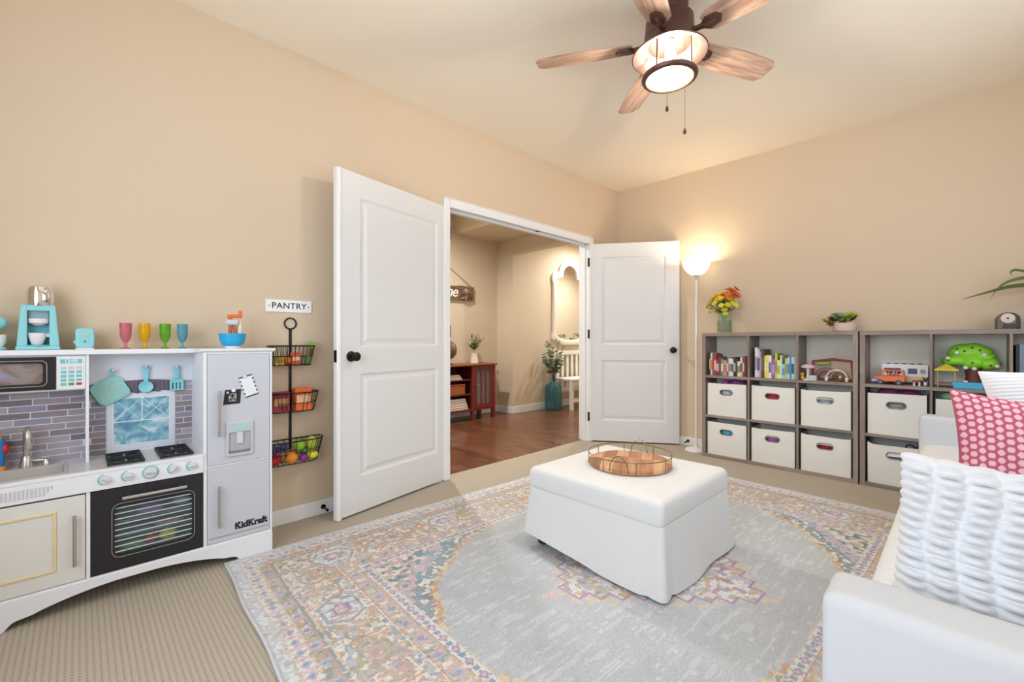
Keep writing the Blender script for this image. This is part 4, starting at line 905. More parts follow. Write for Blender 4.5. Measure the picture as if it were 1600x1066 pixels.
# border skirt down to the carpet
me.vertices.add(nvt); me.vertices.foreach_set('co', co.astype(np.float32).ravel())
me.loops.add(quads.size); me.loops.foreach_set('vertex_index', quads.astype(np.int32).ravel())
me.polygons.add(len(quads)); me.polygons.foreach_set('loop_start', (np.arange(len(quads))*4).astype(np.int32))
me.update(calc_edges=True)
at = me.color_attributes.new('Col', 'FLOAT_COLOR', 'CORNER')
cc = np.concatenate([np.clip(COLR, 0, 1), np.ones((nv, nu, 1))], -1).reshape(-1, 1, 4).repeat(4, 1)
at.data.foreach_set('color', cc.astype(np.float32).ravel())
me.materials.append(Mcol('rug_wool', 0.95, bump=0.5, bscale=420, noise=0.12, nscale=330))
rug = thing('area_rug', 'large faded Persian style area rug in grey, salmon and teal on the carpet', 'rug', (ox, oy, 0))
ro = bpy.data.objects.new('pile', me); C.objects.link(ro); ro.parent = rug; ro.location = (-ox, -oy, 0)
def rp(u, v, z=0.0105): return (ox+u*cA+v*sA, oy+u*sA-v*cA, z)
edge = MB(); bnd = [rp(0.004*0+0.004*sin(v*11), v, 0.006) for v in [RW*i/80 for i in range(81)]]+[rp(RL*i/40, RW, 0.006) for i in range(1, 41)]+[rp(RL, RW-RW*i/40, 0.006) for i in range(1, 41)]+[rp(RL-RL*i/40, 0, 0.006) for i in range(1, 40)]
edge.tube(bnd, 0.0058, 6, closed=True); edge.build('bound_edge', M('rug_binding', (206, 206, 212), 0.9, var=0.1, vscale=80), rug, smooth=True)

# ------------------------------------------------------------------ ottoman and tray
linen = M('white_slipcover', (226, 226, 224), 0.9, var=0.015, vscale=30, bump=0.12, bscale=420)
def ringpts(x0, x1, y0, y1, r, ns=14, nc=6):
    out = []
    cs = [(x1-r, y1-r, 0), (x0+r, y1-r, pi/2), (x0+r, y0+r, pi), (x1-r, y0+r, 3*pi/2)]
    for k, (cx, cy, a0) in enumerate(cs):
        for i in range(nc+1):
            a = a0+pi/2*i/nc; out.append((cx+r*cos(a), cy+r*sin(a)))
        nx, ny_, na = cs[(k+1) % 4]; p = out[-1]; q = (nx+r*cos(na), ny_+r*sin(na))
        for i in range(1, ns): out.append((p[0]+(q[0]-p[0])*i/ns, p[1]+(q[1]-p[1])*i/ns))
    return out
def loft(rings, cap0=False, cap1=True, mb=None):
    mb = mb or MB(); n = len(rings[0]); vs = [p for r in rings for p in r]; fs = []
    for k in range(len(rings)-1):
        for i in range(n):
            j = (i+1) % n; fs.append((k*n+i, k*n+j, (k+1)*n+j, (k+1)*n+i))
    if cap0: fs.append(tuple(range(n-1, -1, -1)))
    if cap1: fs.append(tuple((len(rings)-1)*n+i for i in range(n)))
    return mb.add(vs, fs)
OX, OX2, OY, OY2 = 1.632, 2.325, 0.822, 1.535
ot = thing('ottoman', 'square ottoman in a white slipcover with skirt on the rug', 'ottoman', ((OX+OX2)/2, (OY+OY2)/2, 0.012))
rings = []
for ins, z in ((0.004, 0.294), (-0.002, 0.300), (-0.004, 0.315), (-0.005, 0.350), (-0.004, 0.376), (0.001, 0.389), (0.010, 0.397), (0.030, 0.402), (0.10, 0.4065), (0.25, 0.408)):
    rings.append([(p[0]+0.0015*sin(9*p[1]+z*30), p[1]+0.0015*sin(8*p[0]+z*20), z) for p in ringpts(OX+ins, OX2-ins, OY+ins, OY2-ins, max(0.010, 0.022-ins*0.05))])
loft(rings, cap0=True).build('cushion', linen, ot, smooth=True, angle=80)
rr = ringpts(OX-0.001, OX2+0.001, OY-0.001, OY2+0.001, 0.022, 24, 8); MB().tube([(p[0], p[1], 0.2955) for p in rr], 0.0032, 6, closed=True).build('piping', linen, ot, smooth=True)
rings = []
for k in range(13):
    t = k/12; out = 0.003+0.020*t+0.008*t*t
    rg = []
    for i, (u, v) in enumerate(ringpts(OX-out, OX2+out, OY-out, OY2+out, 0.022, 26, 8)):
        du, dv = (u-(OX+OX2)/2), (v-(OY+OY2)/2); m = max(abs(du)/(OX2-OX), abs(dv)/(OY2-OY))*2
        wv = 0.006*t*t*(sin(u*17+1.0)+sin(v*15+0.4)); l = sqrt(du*du+dv*dv)
        # near corner: kick pleat; far-left corner lifted
        dn = sqrt((u-OX)**2+(v-OY)**2); pl_ = -0.016*t*math.exp(-((dn-0.055)/0.02)**2)
        lift = 0.062*max(0, 1-sqrt((u-OX)**2+(v-OY2)**2)/0.42)+0.012*max(0, 1-sqrt((u-OX)**2+(v-(OY+OY2)/2)**2)/0.3)
        hem = 0.014+lift+0.004*(1+sin(u*11)*sin(v*13))
        kx, ky = du/l, dv/l
        rg.append((u+(wv+pl_)*kx, v+(wv+pl_)*ky, 0.294*(1-t)+hem*t))
    rings.append(rg)
loft(rings, cap1=False).build('skirt', linen, ot, smooth=True, angle=80)
dk = M('ottoman_dark_leg', (38, 40, 44), 0.5)
for x in (OX+0.03, OX2-0.07):
    for y in (OY+0.03, OY2-0.07): MB().box(x, x+0.04, y, y+0.04, 0.0115, 0.12).build('leg', dk, ot, bevel=0.002)
MB().box(OX+0.02, OX2-0.02, OY+0.02, OY2-0.02, 0.10, 0.293).build('frame', dk, ot)

tcx, tcy, TZ2, TR = 1.992, 1.178, 0.4085, 0.203
ty = thing('round_tray', 'round wooden tray with wire gallery rail on the ottoman', 'tray', (tcx, tcy, TZ2))
tw = [Mwood('acacia_a', (162, 106, 68), (200, 146, 102), 0.4, 'X'), Mwood('acacia_b', (172, 116, 76), (210, 158, 114), 0.4, 'X'), Mwood('acacia_c', (148, 92, 58), (190, 132, 90), 0.4, 'X'), Mwood('acacia_d', (186, 136, 94), (222, 176, 130), 0.4, 'X')]
def clip(poly, nx, ny, d):
    out = []
    for i in range(len(poly)):
        a, b_ = poly[i], poly[(i+1) % len(poly)]; da, db = a[0]*nx+a[1]*ny-d, b_[0]*nx+b_[1]*ny-d
        if da <= 0: out.append(a)
        if (da < 0) != (db < 0):
            t = da/(da-db); out.append((a[0]+(b_[0]-a[0])*t, a[1]+(b_[1]-a[1])*t))
    return out
circ = [(TR*cos(2*pi*i/72), TR*sin(2*pi*i/72)) for i in range(72)]
pw2 = 0.062; k = 0
for i in range(-4, 4):
    a0, a1 = i*pw2+0.01, (i+1)*pw2+0.0095
    cut = rnd.uniform(-0.08, 0.08)
    for lo, hi in ((-9, cut), (cut+0.0006, 9)):
        p = clip(clip(clip(clip(circ, 0, 1, a1), 0, -1, -a0), 1, 0, hi), -1, 0, -lo)
        if len(p) >= 3:
            m = MB().prism(p, 'z', 0.006, 0.022+rnd.uniform(0, 0.0006))
            o = m.build('wood_strip', tw[(k*3+i) % 4], ty, world=False); o.rotation_euler = (0, 0, radians(28)); k += 1
MB().lathe([(TR*0.96, 0), (TR, 0.004), (TR, 0.007), (TR*0.5, 0.0075)], 48).build('underside', Mwood('acacia_c', (0,)*3, (0,)*3), ty, world=False)
brass = M('antique_brass', (148, 128, 100), 0.3, metal=0.9)
MB().tube([((TR+0.002)*cos(2*pi*i/64), (TR+0.002)*sin(2*pi*i/64), 0.062) for i in range(64)], 0.0026, 6, closed=True).build('rail', brass, ty, smooth=True, world=False)
ha = radians(16.4)
for k in range(8):
    a = ha+pi/8+k*pi/4
    if k % 4 in (0, 1, 2, 3): MB().tube([((TR+0.002)*cos(a), (TR+0.002)*sin(a), 0.004), ((TR+0.002)*cos(a), (TR+0.002)*sin(a), 0.062)], 0.002, 6).build('post', brass, ty, smooth=True, world=False)
for a in (radians(16.4), radians(196.4)):
    pts = []
    for i in range(17):
        t = i/16; b_ = a+(t-0.5)*0.44; h_ = 0.012+0.075*min(1, sin(pi*t)**0.45)
        pts.append(((TR+0.004)*cos(b_), (TR+0.004)*sin(b_), h_))
    MB().tube(pts, 0.0028, 8).build('handle', brass, ty, smooth=True, world=False)

# ------------------------------------------------------------------ sofa along the back wall
SX0, SX1, SY0, SYF, AZ = 0.895, 3.545, YB+0.03, 0.170, 0.612
so = thing('sofa', 'long white slipcovered sofa with low arms in the right foreground', 'sofa', ((SX0+SX1)/2, (SY0+SYF)/2, 0))
slip = M('sofa_slipcover', (206, 208, 211), 0.9, var=0.015, vscale=20, bump=0.15, bscale=380)
def softbox(x0, x1, y0, y1, z0, z1, r, name, mat, sag=0.0, wr=0.0015, seg=5, nx=24, ny=16):
    """rounded block: rings of rounded rectangles, domed top"""
    rings = []
    for k in range(seg+1):
        a = pi/2*k/seg; rings.append((r*(1-sin(a)), z0+r*(1-cos(a))))
    for k in range(seg+1):
        a = pi/2*k/seg; rings.append((r*(1-cos(a)), z1-r*(1-sin(a))))
    R = []
    for ins, z in rings:
        R.append([(p[0]+wr*sin(p[1]*23+z*40), p[1]+wr*sin(p[0]*19+z*31), z) for p in ringpts(x0+ins, x1-ins, y0+ins, y1-ins, max(0.004, r*1.05-ins), 18, 5)])
    return loft(R, cap0=True).build(name, mat, so, smooth=True, angle=80)
softbox(SX0+0.01, SX1-0.01, SY0, SYF-0.012, 0.03, 0.32, 0.015, 'base', slip)
for a, b_ in ((SX0, SX0+0.125), (SX1-0.125, SX1)): softbox(a, b_, SY0+0.02, SYF, 0.02, AZ, 0.024, 'arm', slip, wr=0.002)
softbox(SX0+0.10, SX1-0.10, SY0, SY0+0.20, 0.30, 0.80, 0.06, 'backrest', slip)
# seat cushion with fine gathers along its front roll
seatm = bpy.data.materials.new('gathered_seat'); seatm.use_nodes = True; t = seatm.node_tree; b = t.nodes['Principled BSDF']
b.inputs['Roughness'].default_value = 0.9; b.inputs['Base Color'].default_value = (*lin((222, 221, 217)), 1)
gx0, gx1 = SX0+0.112, SX1-0.112; ng = 420
prof = []
for k in range(9):
    a = -pi/2+pi*k/8; prof.append((SYF-0.045+0.05*cos(a)-0.012, 0.395+0.055*sin(a)))
prof = [(SYF-0.35, 0.335), (SYF-0.06, 0.337)]+prof+[(SYF-0.10, 0.455), (SYF-0.20, 0.460), (SYF-0.42, 0.462), (SY0+0.20, 0.455)]
seat = MB()
def sfn(i, j):
    y, z = prof[j]; x = gx0+(gx1-gx0)*i/ng; g = 0.0035*sin(i*1.35+0.5*sin(i*0.31)); fr = 1.0 if 2 <= j <= 11 else 0.35
    return (x+0.0*g, y+g*fr*0.8, z+g*fr*0.5)
seat.grid(sfn, ng, len(prof)-1); seat.build('seat_cushion', seatm, so, smooth=True, angle=100)

def pillow_mesh(wd, ht, th, nu, nv, puff=None, col=None, rnd_c=0.06):
    mb = MB()
    def side(sg):
        def f(i, j):
            u, v = 2*i/nu-1, 2*j/nv-1
            e = max(0.0, (1-abs(u)**3.2)*(1-abs(v)**3.2))**0.55
            ed = 1-rnd_c*((1-abs(u)**2)*(abs(v)**4)+0)    # slightly hollow edges
            ev = 1-rnd_c*((1-abs(v)**2)*(abs(u)**4))
            d = th/2*e
            if puff: d += puff(u, v)*min(1, e*3)
            wob = 1+(0.016*abs(sin((v+1)/2*22*pi))*abs(u)**10+0.02*abs(sin((u+1)/2*11*pi))*abs(v)**10 if puff is chunky else 0)
            return (u*wd/2*ev*wob, sg*d, v*ht/2*ed*wob)
        mb.grid(f, nu, nv, (lambda i, j: col(2*(i+0.5)/nu-1, 2*(j+0.5)/nv-1)) if col else None)
    side(-1); side(1); return mb
def place(mb, c, az, tilt, roll):
    """az: heading of the pillow's front normal (local -y), tilt back, roll in its own plane"""
    m = Matrix.Translation(c) @ Matrix.Rotation(az, 4, 'Z') @ Matrix.Rotation(tilt, 4, 'X') @ Matrix.Rotation(roll, 4, 'Y'); return mb.xf(m)
# chunky ribbed pillow standing inside the near arm (front normal towards -x)
def chunky(u, v):
    rows = 22; a = (v+1)/2*rows; k = math.floor(a); fx_ = (u+1)/2*12+0.12*math.sin(k*0.6)
    r_ = abs(sin(a*pi))**0.55; c_ = abs(sin(fx_*pi))**0.9
    return 0.021*r_*(0.12+0.88*c_)
p1 = thing('throw_pillow', 'chunky white pillow with rows of puffy ribs at the near end of the sofa', 'pillow', (1.22, -0.17, 0.46))
place(pillow_mesh(0.54, 0.40, 0.13, 150, 210, chunky, rnd_c=0.03), (1.205, -0.172, 0.588), -pi/2+0.06, radians(-13), radians(4)).build('cover', M('fluffy_white', (224, 225, 228), 0.95, bump=0.25, bscale=260), p1, smooth=True, angle=100)
dk_p, lt_p = lin((186, 92, 116)), lin((234, 186, 194))
def dots(u, v):
    a, b_ = (u+1)/2*25, (v+1)/2*20; 
    b_ += 0.5*(math.floor(a) % 2); fa, fb = a-math.floor(a)-0.5, b_-math.floor(b_)-0.5
    return lt_p if (fa/0.40)**2+(fb/0.36)**2 < 1 else dk_p
p2 = thing('throw_pillow', 'raspberry pink pillow with pale pink oval dots on the sofa', 'pillow', (1.95, -0.2, 0.46))
place(pillow_mesh(0.48, 0.43, 0.15, 225, 180, None, dots, rnd_c=0.10), (1.90, -0.205, 0.665), -pi/2+0.30, radians(-18), radians(5)).build('cover', Mcol('dotted_pink', 0.9, bump=0.2, bscale=400, noise=0.06), p2, smooth=True, angle=100)
p3 = thing('throw_pillow', 'plain white pillow with fine horizontal ribs behind the pink pillow', 'pillow', (2.5, -0.26, 0.46))
place(pillow_mesh(0.52, 0.50, 0.14, 40, 180, lambda u, v: 0.0022*sin(v*115)), (2.45, -0.325, 0.70), -pi/2+0.35, radians(-16), radians(-4)).build('cover', M('ribbed_white', (228, 227, 228), 0.9), p3, smooth=True, angle=100)

# ------------------------------------------------------------------ cube shelves along the right wall
XS = 4.017; XB = 4.288
shelfm = Mwood('grey_oak_laminate', (128, 112, 102), (156, 140, 130), 0.5, 'Z', 0.8, bump=0.03)
shelfh = Mwood('grey_oak_laminate_h', (128, 112, 102), (156, 140, 130), 0.5, 'Y', 0.8, bump=0.03)
backp = M('shelf_back_panel', (236, 231, 216), 0.6, var=0.01)
SZ = [(0.0, 0.028), (0.357, 0.377), (0.708, 0.730), (1.079, 1.1085)]     # boards: bottom, two shelves, top
def cube_shelf(label, yl, yr, divs):
    e = thing('cube_shelf', label, 'shelf', ((XS+XB)/2, (yl+yr)/2, 0), group='cube shelves along the right wall')
    MB().box(XS, XB, yl-0.030, yl, 0.0, 1.079).build('side_panel', shelfm, e, bevel=0.001)
    MB().box(XS, XB, yr, yr+0.030, 0.0, 1.079).build('side_panel', shelfm, e, bevel=0.001)
    MB().box(XS, XB, yr, yl, 1.079, 1.1085).build('top_board', shelfh, e, bevel=0.001)
    MB().box(XS, XB, yr+0.03, yl-0.03, 0.0, 0.028).build('bottom_board', shelfh, e, bevel=0.001)
    for d in divs: MB().box(XS+0.001, XB-0.004, d-0.007, d+0.007, 0.028, 1.079).build('divider', shelfm, e, bevel=0.001)
    ed = [yl-0.03]+[v for d in divs for v in (d+0.007, d-0.007)]+[yr+0.03]
    for i in range(0, 6, 2):
        for z0, z1 in SZ[1:3]: MB().box(XS+0.002, XB-0.004, ed[i+1], ed[i], z0, z1).build('shelf_board', shelfh, e, bevel=0.001)
    MB().box(XB-0.004, XB, yr+0.03, yl-0.03, 0.028, 1.079).build('back_panel', backp, e)
    return [(ed[i], ed[i+1]) for i in range(0, 6, 2)]
cubA = cube_shelf('grey wood cube shelf with six bins beside the floor lamp', 1.641, 0.522, (1.255, 0.900))
cubB = cube_shelf('grey wood cube shelf at the right, partly behind the sofa', 0.513, -0.606, (0.139, -0.2125))

# ---- fabric bins
binm = M('canvas_bin', (230, 228, 220), 0.9, var=0.03, vscale=10, bump=0.25, bscale=14)
grom = M('grommet_steel', (150, 152, 158), 0.3, metal=0.7)
def fabric_bin(label, cub, row, seed, lean=0.0, sag=0.0, full=None, hgt=0.285):
    yl, yr = cub; z0 = SZ[row][1]; yc = (yl+yr)/2; w2 = (yl-yr)/2-0.014; h_ = hgt; r_ = random.Random(seed)
    e = thing('fabric_bin', label, 'storage bin', (4.15, yc, z0+0.0005), group='canvas storage bins in the cube shelves')
    xf, xb = XS+0.012, XB-0.02
    # front: grid skin with the oval hole cut (ring topology)
    hole = rrect(-0.048, 0.048, -0.019, 0.019, 0.0189, 8); hz = h_*0.73
    def bulge(a, z):
        s_ = 0.008*sin(pi*min(1, z/h_))*cos(pi*0.5*a/w2)+0.003*sin(9*a+seed)*sin(7*z+seed)+lean*(z/h_)
        return xf-s_*0.9+0.004
    def topz(a): return h_-sag*(1-(a/w2)**2)-0.003*sin(6*a+seed)
    mb = MB(); loops = []
    K = 7
    hp = sorted(hole, key=lambda p: atan2(p[1], p[0]))
    tgt = []
    zb_, zt_ = -hz, h_-hz
    for p in hp:
        dx, dz = p; k = min((w2/abs(dx)) if abs(dx) > 1e-9 else 1e9, (zt_/dz) if dz > 1e-9 else ((zb_/dz) if dz < -1e-9 else 1e9)); tgt.append([dx*k, dz*k])
    for c_ in ((-w2, zb_), (w2, zb_), (w2, zt_), (-w2, zt_)):
        i = min(range(len(tgt)), key=lambda i: (tgt[i][0]-c_[0])**2+(tgt[i][1]-c_[1])**2); tgt[i] = list(c_)
    for k in range(K+1):
        t = (k/K)**1.2; lp = []
        for p, q in zip(hp, tgt):
            a, z = p[0]+(q[0]-p[0])*t, hz+p[1]+(q[1]-p[1])*t
            z2 = z*topz(a)/h_ if z > hz else z
            lp.append((bulge(a, z), yc+a, z0+z2))
        loops.append(lp)
    loft(loops, cap1=False, mb=mb)
    n = 10
    for sg in (-1, 1):
        mb.add([(xf+0.004, yc+sg*w2, z0), (xb, yc+sg*w2*0.985, z0), (xb, yc+sg*w2*0.985, z0+h_), (bulge(sg*w2, h_), yc+sg*w2, z0+topz(sg*w2))], [(0, 1, 2, 3)])
    mb.add([(xb, yc-w2, z0), (xb, yc+w2, z0), (xb, yc+w2, z0+h_), (xb, yc-w2, z0+h_)], [(0, 1, 2, 3)]); mb.add([(xf+0.004, yc-w2, z0+0.001), (xf+0.004, yc+w2, z0+0.001), (xb, yc+w2, z0+0.001), (xb, yc-w2, z0+0.001)], [(0, 1, 2, 3)])
    mb.build('canvas_body', binm, e, smooth=True, angle=50)
    g = rrect(-0.051, 0.051, -0.022, 0.022, 0.0219, 8); MB().tube([(bulge(p[0], hz)-0.001, yc+p[0], z0+hz+p[1]) for p in g], 0.0042, 8, closed=True).build('grommet', grom, e, smooth=True)
    return yc, z0+hz
content = {}
bl_ = [('canvas bin with purple cloth spilling over its rim under the first book cubby', 0, 1, (196, 206, 220), 'pale blue'), ('canvas bin showing red through its handle under the second book cubby', 1, 1, (206, 32, 42), 'red'), ('canvas bin with grey lavender contents below the rainbow toys', 2, 1, (176, 178, 200), 'grey lavender'),
       ('canvas bin showing turquoise through its handle at the lower left by the lamp', 0, 0, (86, 190, 206), 'turquoise'), ('canvas bin showing violet through its handle in the middle of the bottom row', 1, 0, (186, 92, 176), 'violet'), ('canvas bin showing dark red through its handle at the bottom of the third column', 2, 0, (172, 28, 52), 'dark red')]
for k, (lab, c_, row, col, cn_) in enumerate(bl_):
    y, z = fabric_bin(lab, cubA[c_], row, k*3+1, sag=0.006*(k % 3), full=None)
    o = MB().sphere((4.075, y+0.006, z-0.008), (0.035, 0.055, 0.035), 16, 10).build('plush_toy', M('plush_'+cn_.replace(' ', '_'), col, 0.7, var=0.15, vscale=40), smooth=True)
    tag(o, f'{cn_} plush toy seen through the handle hole of a bin', 'plush toy')
y, z = fabric_bin('overfull canvas bin under the orange toy car in the right shelf', cubB[0], 1, 31, hgt=0.29)
tag(MB().sphere((4.075, y, z-0.006), (0.035, 0.06, 0.035), 16, 10).build('plush_toy', M('plush_sage', (150, 160, 140), 0.6, var=0.35, vscale=60), smooth=True), 'sage green plush toy seen through the handle of the overfull bin', 'plush toy')
y, z = fabric_bin('leaning canvas bin with sagging rim at the bottom of the right shelf', cubB[0], 0, 37, lean=0.012, sag=0.035, hgt=0.29)
tag(MB().sphere((4.075, y, z-0.006), (0.035, 0.06, 0.035), 16, 10).build('plush_toy', M('plush_periwinkle', (140, 134, 208), 0.6, var=0.2, vscale=60), smooth=True), 'periwinkle plush toy seen through the handle of the leaning bin', 'plush toy')
fabric_bin('canvas bin under the green tree house, half hidden by the sofa arm', cubB[1], 1, 41, hgt=0.275)
fabric_bin('canvas bin at the bottom behind the far sofa arm', cubB[1], 0, 43, hgt=0.285)
def heap(label, cat, name, yl, yr, x0, x1, zc, amp, col, seed):
    r_ = random.Random(seed); ph = [r_.uniform(0, 6) for _ in range(6)]; mb = MB(); n = 26
    def f(i, j):
        u, v = i/n, j/10; e = min(1, 6*min(u, 1-u))*min(1, 3*min(v, 1-v)+0.1)
        return (x0+(x1-x0)*v, yl+(yr-yl)*u, zc-0.03*(1-e)+amp*e*(0.5+0.5*sin(u*14+ph[0]+2*sin(v*5+ph[1])))+amp*0.25*e*sin(u*23+ph[2]))
    mb.grid(f, n, 10); mb.add([(x0, yl, zc-0.06), (x0, yr, zc-0.06), (x1, yr, zc-0.06), (x1, yl, zc-0.06)], [(0, 1, 2, 3)])
    tag(mb.build(name, M(name+str(seed), col, 0.8, var=0.35, vscale=30), smooth=True, angle=90), label, cat)
heap('purple satin cloth lying in the top of the upper left bin', 'cloth', 'dress_up_cloth', cubA[0][0]-0.09, cubA[0][1]+0.018, 4.06, 4.20, SZ[1][1]+0.292, 0.022, (176, 92, 180), 3)
heap('plum and white stuffed clothes in the top of the overfull bin', 'cloth', 'doll_clothes', cubB[0][0]-0.03, cubB[0][1]+0.02, 4.06, 4.20, SZ[1][1]+0.300, 0.016, (150, 66, 112), 5)
def toy_ring(y, z, lab):
    o = MB().tube([(4.07, y+0.022*cos(a), z+0.022*sin(a)) for a in [2*pi*i/28 for i in range(28)]], 0.0055, 8, closed=True).build('toy_ring', M('navy_plastic', (40, 44, 64), 0.4), smooth=True)
    tag(o, lab, 'toy ring')
toy_ring(0.245, SZ[0][1]+0.272, 'left one of the dark toy rings in the leaning bin'); toy_ring(0.195, SZ[0][1]+0.268, 'right one of the dark toy rings in the leaning bin')
tag(MB().sphere((4.10, 0.04, SZ[1][1]+0.292), (0.04, 0.06, 0.032), 16, 10).build('plush_toy', M('plush_mint', (140, 190, 140), 0.8), smooth=True), 'mint green plush toy peeking out of the bin under the tree house', 'plush toy')
tag(MB().sphere((4.10, -0.06, SZ[1][1]+0.290), (0.04, 0.05, 0.03), 16, 10).build('plush_toy', M('plush_pink', (226, 150, 168), 0.8, var=0.2, vscale=40), smooth=True), 'pink plush toy peeking out of the bin under the tree house', 'plush toy')

# ---- books
pagem = M('book_pages', (232, 226, 210), 0.8)
def book(label, y, t, h_, d, col, z0, lean=0.0, band=None, grp='', x0=None):
    """spine towards the room; y = left edge (larger y), t thickness"""
    x0 = x0 if x0 is not None else XS+0.022
    e = thing('book', label, 'book', (x0, y-t/2, z0), group=grp)
    cm_ = M('book_%d_%d_%d' % col, col, 0.5, var=0.06, vscale=30)
    c = 0.0016
    m = MB().box(0, 0.0025, -t/2, t/2, 0, h_).box(0.0025, d, t/2-c, t/2, 0, h_).box(0.0025, d, -t/2, -t/2+c, 0, h_)
    m.build('cover', cm_, e, world=False, bevel=0.0006, seg=1)
    MB().box(0.0025, d-0.004, -t/2+c, t/2-c, 0.003, h_-0.003).build('pages', pagem, e, world=False)
    if band:
        MB().box(-0.0006, 0.0003, -t/2+0.001, t/2-0.001, h_*0.25, h_*0.7).build('spine_title', M('title_%d_%d_%d' % band, band, 0.5, var=0.4, vscale=120), e, world=False)
    e.rotation_euler = (lean, 0, 0)
z0 = SZ[2][1]+0.0005
cA1 = [('dark green', (58, 74, 62), .010, .205, (200, 190, 120)), ('white', (214, 210, 196), .010, .200, (220, 120, 50)), ('grey', (104, 100, 92), .012, .195, (180, 60, 50)), ('red', (168, 48, 44), .014, .190, (206, 196, 180)), ('plum', (120, 44, 70), .018, .150, (200, 170, 180)), ('brown', (108, 70, 58), .012, .165, None), ('grey blue', (120, 132, 142), .014, .150, (220, 214, 206)), ('tan', (184, 150, 124), .022, .135, (200, 110, 84)), ('slate', (92, 98, 104), .012, .160, (190, 196, 200)), ('cream', (222, 214, 196), .014, .155, (140, 130, 110)), ('white', (216, 214, 210), .016, .150, (90, 90, 100)), ('black', (42, 40, 46), .014, .165, (170, 170, 170)), ('charcoal', (70, 66, 66), .010, .150, None), ('ivory', (224, 214, 190), .016, .130, (150, 120, 90)), ('pale grey', (200, 196, 190), .014, .165, (90, 80, 80)), ('rust', (150, 66, 50), .012, .170, (210, 190, 160)), ('maroon', (108, 40, 44), .014, .175, None)]
y = cubA[0][0]-0.025
for i, (nm, col, t, h_, bd) in enumerate(cA1):
    book(f'{nm} book, {ORD[i]} from the left in the shelf cubby nearest the lamp', y, t*1.28, h_, 0.15, col, z0, 0, bd, 'books in the first cubby'); y -= t*1.28+0.0008
cA2 = [('white', (224, 220, 224), .016, .250, (150, 150, 170)), ('pale violet', (206, 190, 214), .016, .235, (90, 80, 110)), ('mauve', (168, 140, 158), .012, .220, None), ('dark brown', (84, 56, 60), .020, .235, (120, 90, 90)), ('lemon', (214, 214, 92), .016, .185, (230, 230, 180)), ('pale yellow', (228, 220, 110), .012, .190, None), ('white', (226, 224, 226), .018, .185, (120, 110, 150)), ('purple', (160, 92, 160), .024, .160, (190, 140, 190)), ('lime', (190, 204, 70), .014, .205, (130, 150, 60)), ('pale lime', (218, 232, 150), .018, .150, (160, 180, 110)), ('ivory', (226, 216, 200), .011, .190, None), ('sky blue', (140, 204, 220), .020, .120, (90, 150, 180)), ('yellow green', (196, 200, 86), .014, .165, (150, 150, 70)), ('pale blue', (170, 206, 226), .016, .175, (80, 130, 190)), ('blue', (70, 128, 176), .009, .175, None), ('light blue', (160, 214, 228), .018, .178, (60, 90, 120)), ('taupe', (190, 170, 156), .012, .185, None)]
y = cubA[1][0]-0.038
for i, (nm, col, t, h_, bd) in enumerate(cA2):
    book(f'{nm} book, {ORD[i]} from the left in the cubby of colourful picture books', y, t*1.07, h_, 0.17, col, z0, 0, bd, 'picture books in the second cubby'); y -= t*1.07+0.0008
y = cubB[2][0]-0.012
for i, (nm, col, t, h_) in enumerate((('black', (36, 36, 40), .014, .28), ('grey blue', (120, 140, 156), .018, .285), ('white', (214, 216, 220), .010, .28), ('black speckled', (60, 60, 66), .022, .26), ('grey', (130, 130, 136), .018, .25))):
    book(f'{nm} folder, {ORD[i]} from the left at the far right of the shelf', y, t, h_, 0.2, col, z0, 0, None, 'folders in the right shelf'); y -= t+0.001
# dark backing box behind the first books (upright thin picture books)
# ---- toys in the third cubby: rainbow puzzle case, mushroom house, pipe arch, figures
def toy(name, label, cat, loc): return thing(name, label, cat, loc)
pc = toy('puzzle_case', 'brown toy case with rainbow arches and a green bar in the third cubby', 'toy', (4.20, 0.70, z0))
MB().box(4.185, 4.225, 0.565, 0.835, z0, z0+0.012).build('tray_base', M('case_brown', (130, 66, 52), 0.5), pc)
MB().prism([(0.565, 0.01), (0.835, 0.01), (0.835, 0.145), (0.80, 0.150), (0.70, 0.160), (0.58, 0.150), (0.565, 0.14)], 'x', 4.215, 4.228).xf(Matrix.Translation((0, 0, z0))).build('back_board', M('case_cream', (206, 186, 160), 0.6, var=0.15, vscale=20), pc)
MB().tube([(4.20, 0.835, z0+0.01), (4.20, 0.832, z0+0.145), (4.20, 0.70, z0+0.163), (4.20, 0.585, z0+0.150), (4.20, 0.570, z0+0.01)], 0.010, 8).build('frame', M('case_red', (168, 70, 58), 0.5), pc, smooth=True)
MB().tube([(4.185, 0.805, z0+0.128), (4.185, 0.715, z0+0.128)], 0.011, 10).build('green_bar', M('bar_green', (158, 190, 84), 0.5), pc, smooth=True)
for i, (rr_, col) in enumerate(((0.075, (150, 120, 110)), (0.062, (190, 150, 140)), (0.049, (128, 106, 104)), (0.036, (176, 130, 110)))):
    MB().tube([(4.192, 0.745+rr_*cos(a), z0+0.018+rr_*sin(a)) for a in [pi*k/16 for k in range(17)]], 0.006, 6).build('arch', M('arch_%d' % i, col, 0.5), pc, smooth=True)
for i, (rr_, col) in enumerate(((0.052, (200, 160, 150)), (0.040, (160, 110, 100)), (0.028, (130, 150, 90)))):
    MB().tube([(4.175, 0.66+rr_*cos(a), z0+0.018+rr_*sin(a)) for a in [pi*k/16 for k in range(17)]], 0.0055, 6).build('arch', M('arch_b%d' % i, col, 0.5), pc, smooth=True)
ms = toy('mushroom_toy', 'toy mushroom with pale pink cap at the left of the third cubby', 'toy', (4.075, 0.842, z0))
MB().lathe([(0.048, 0.095), (0.050, 0.100), (0.042, 0.113), (0.026, 0.122), (0.001, 0.126)], 20, (4.075, 0.842, z0)).build('cap', M('cap_pink', (228, 196, 204), 0.5), ms, smooth=True)
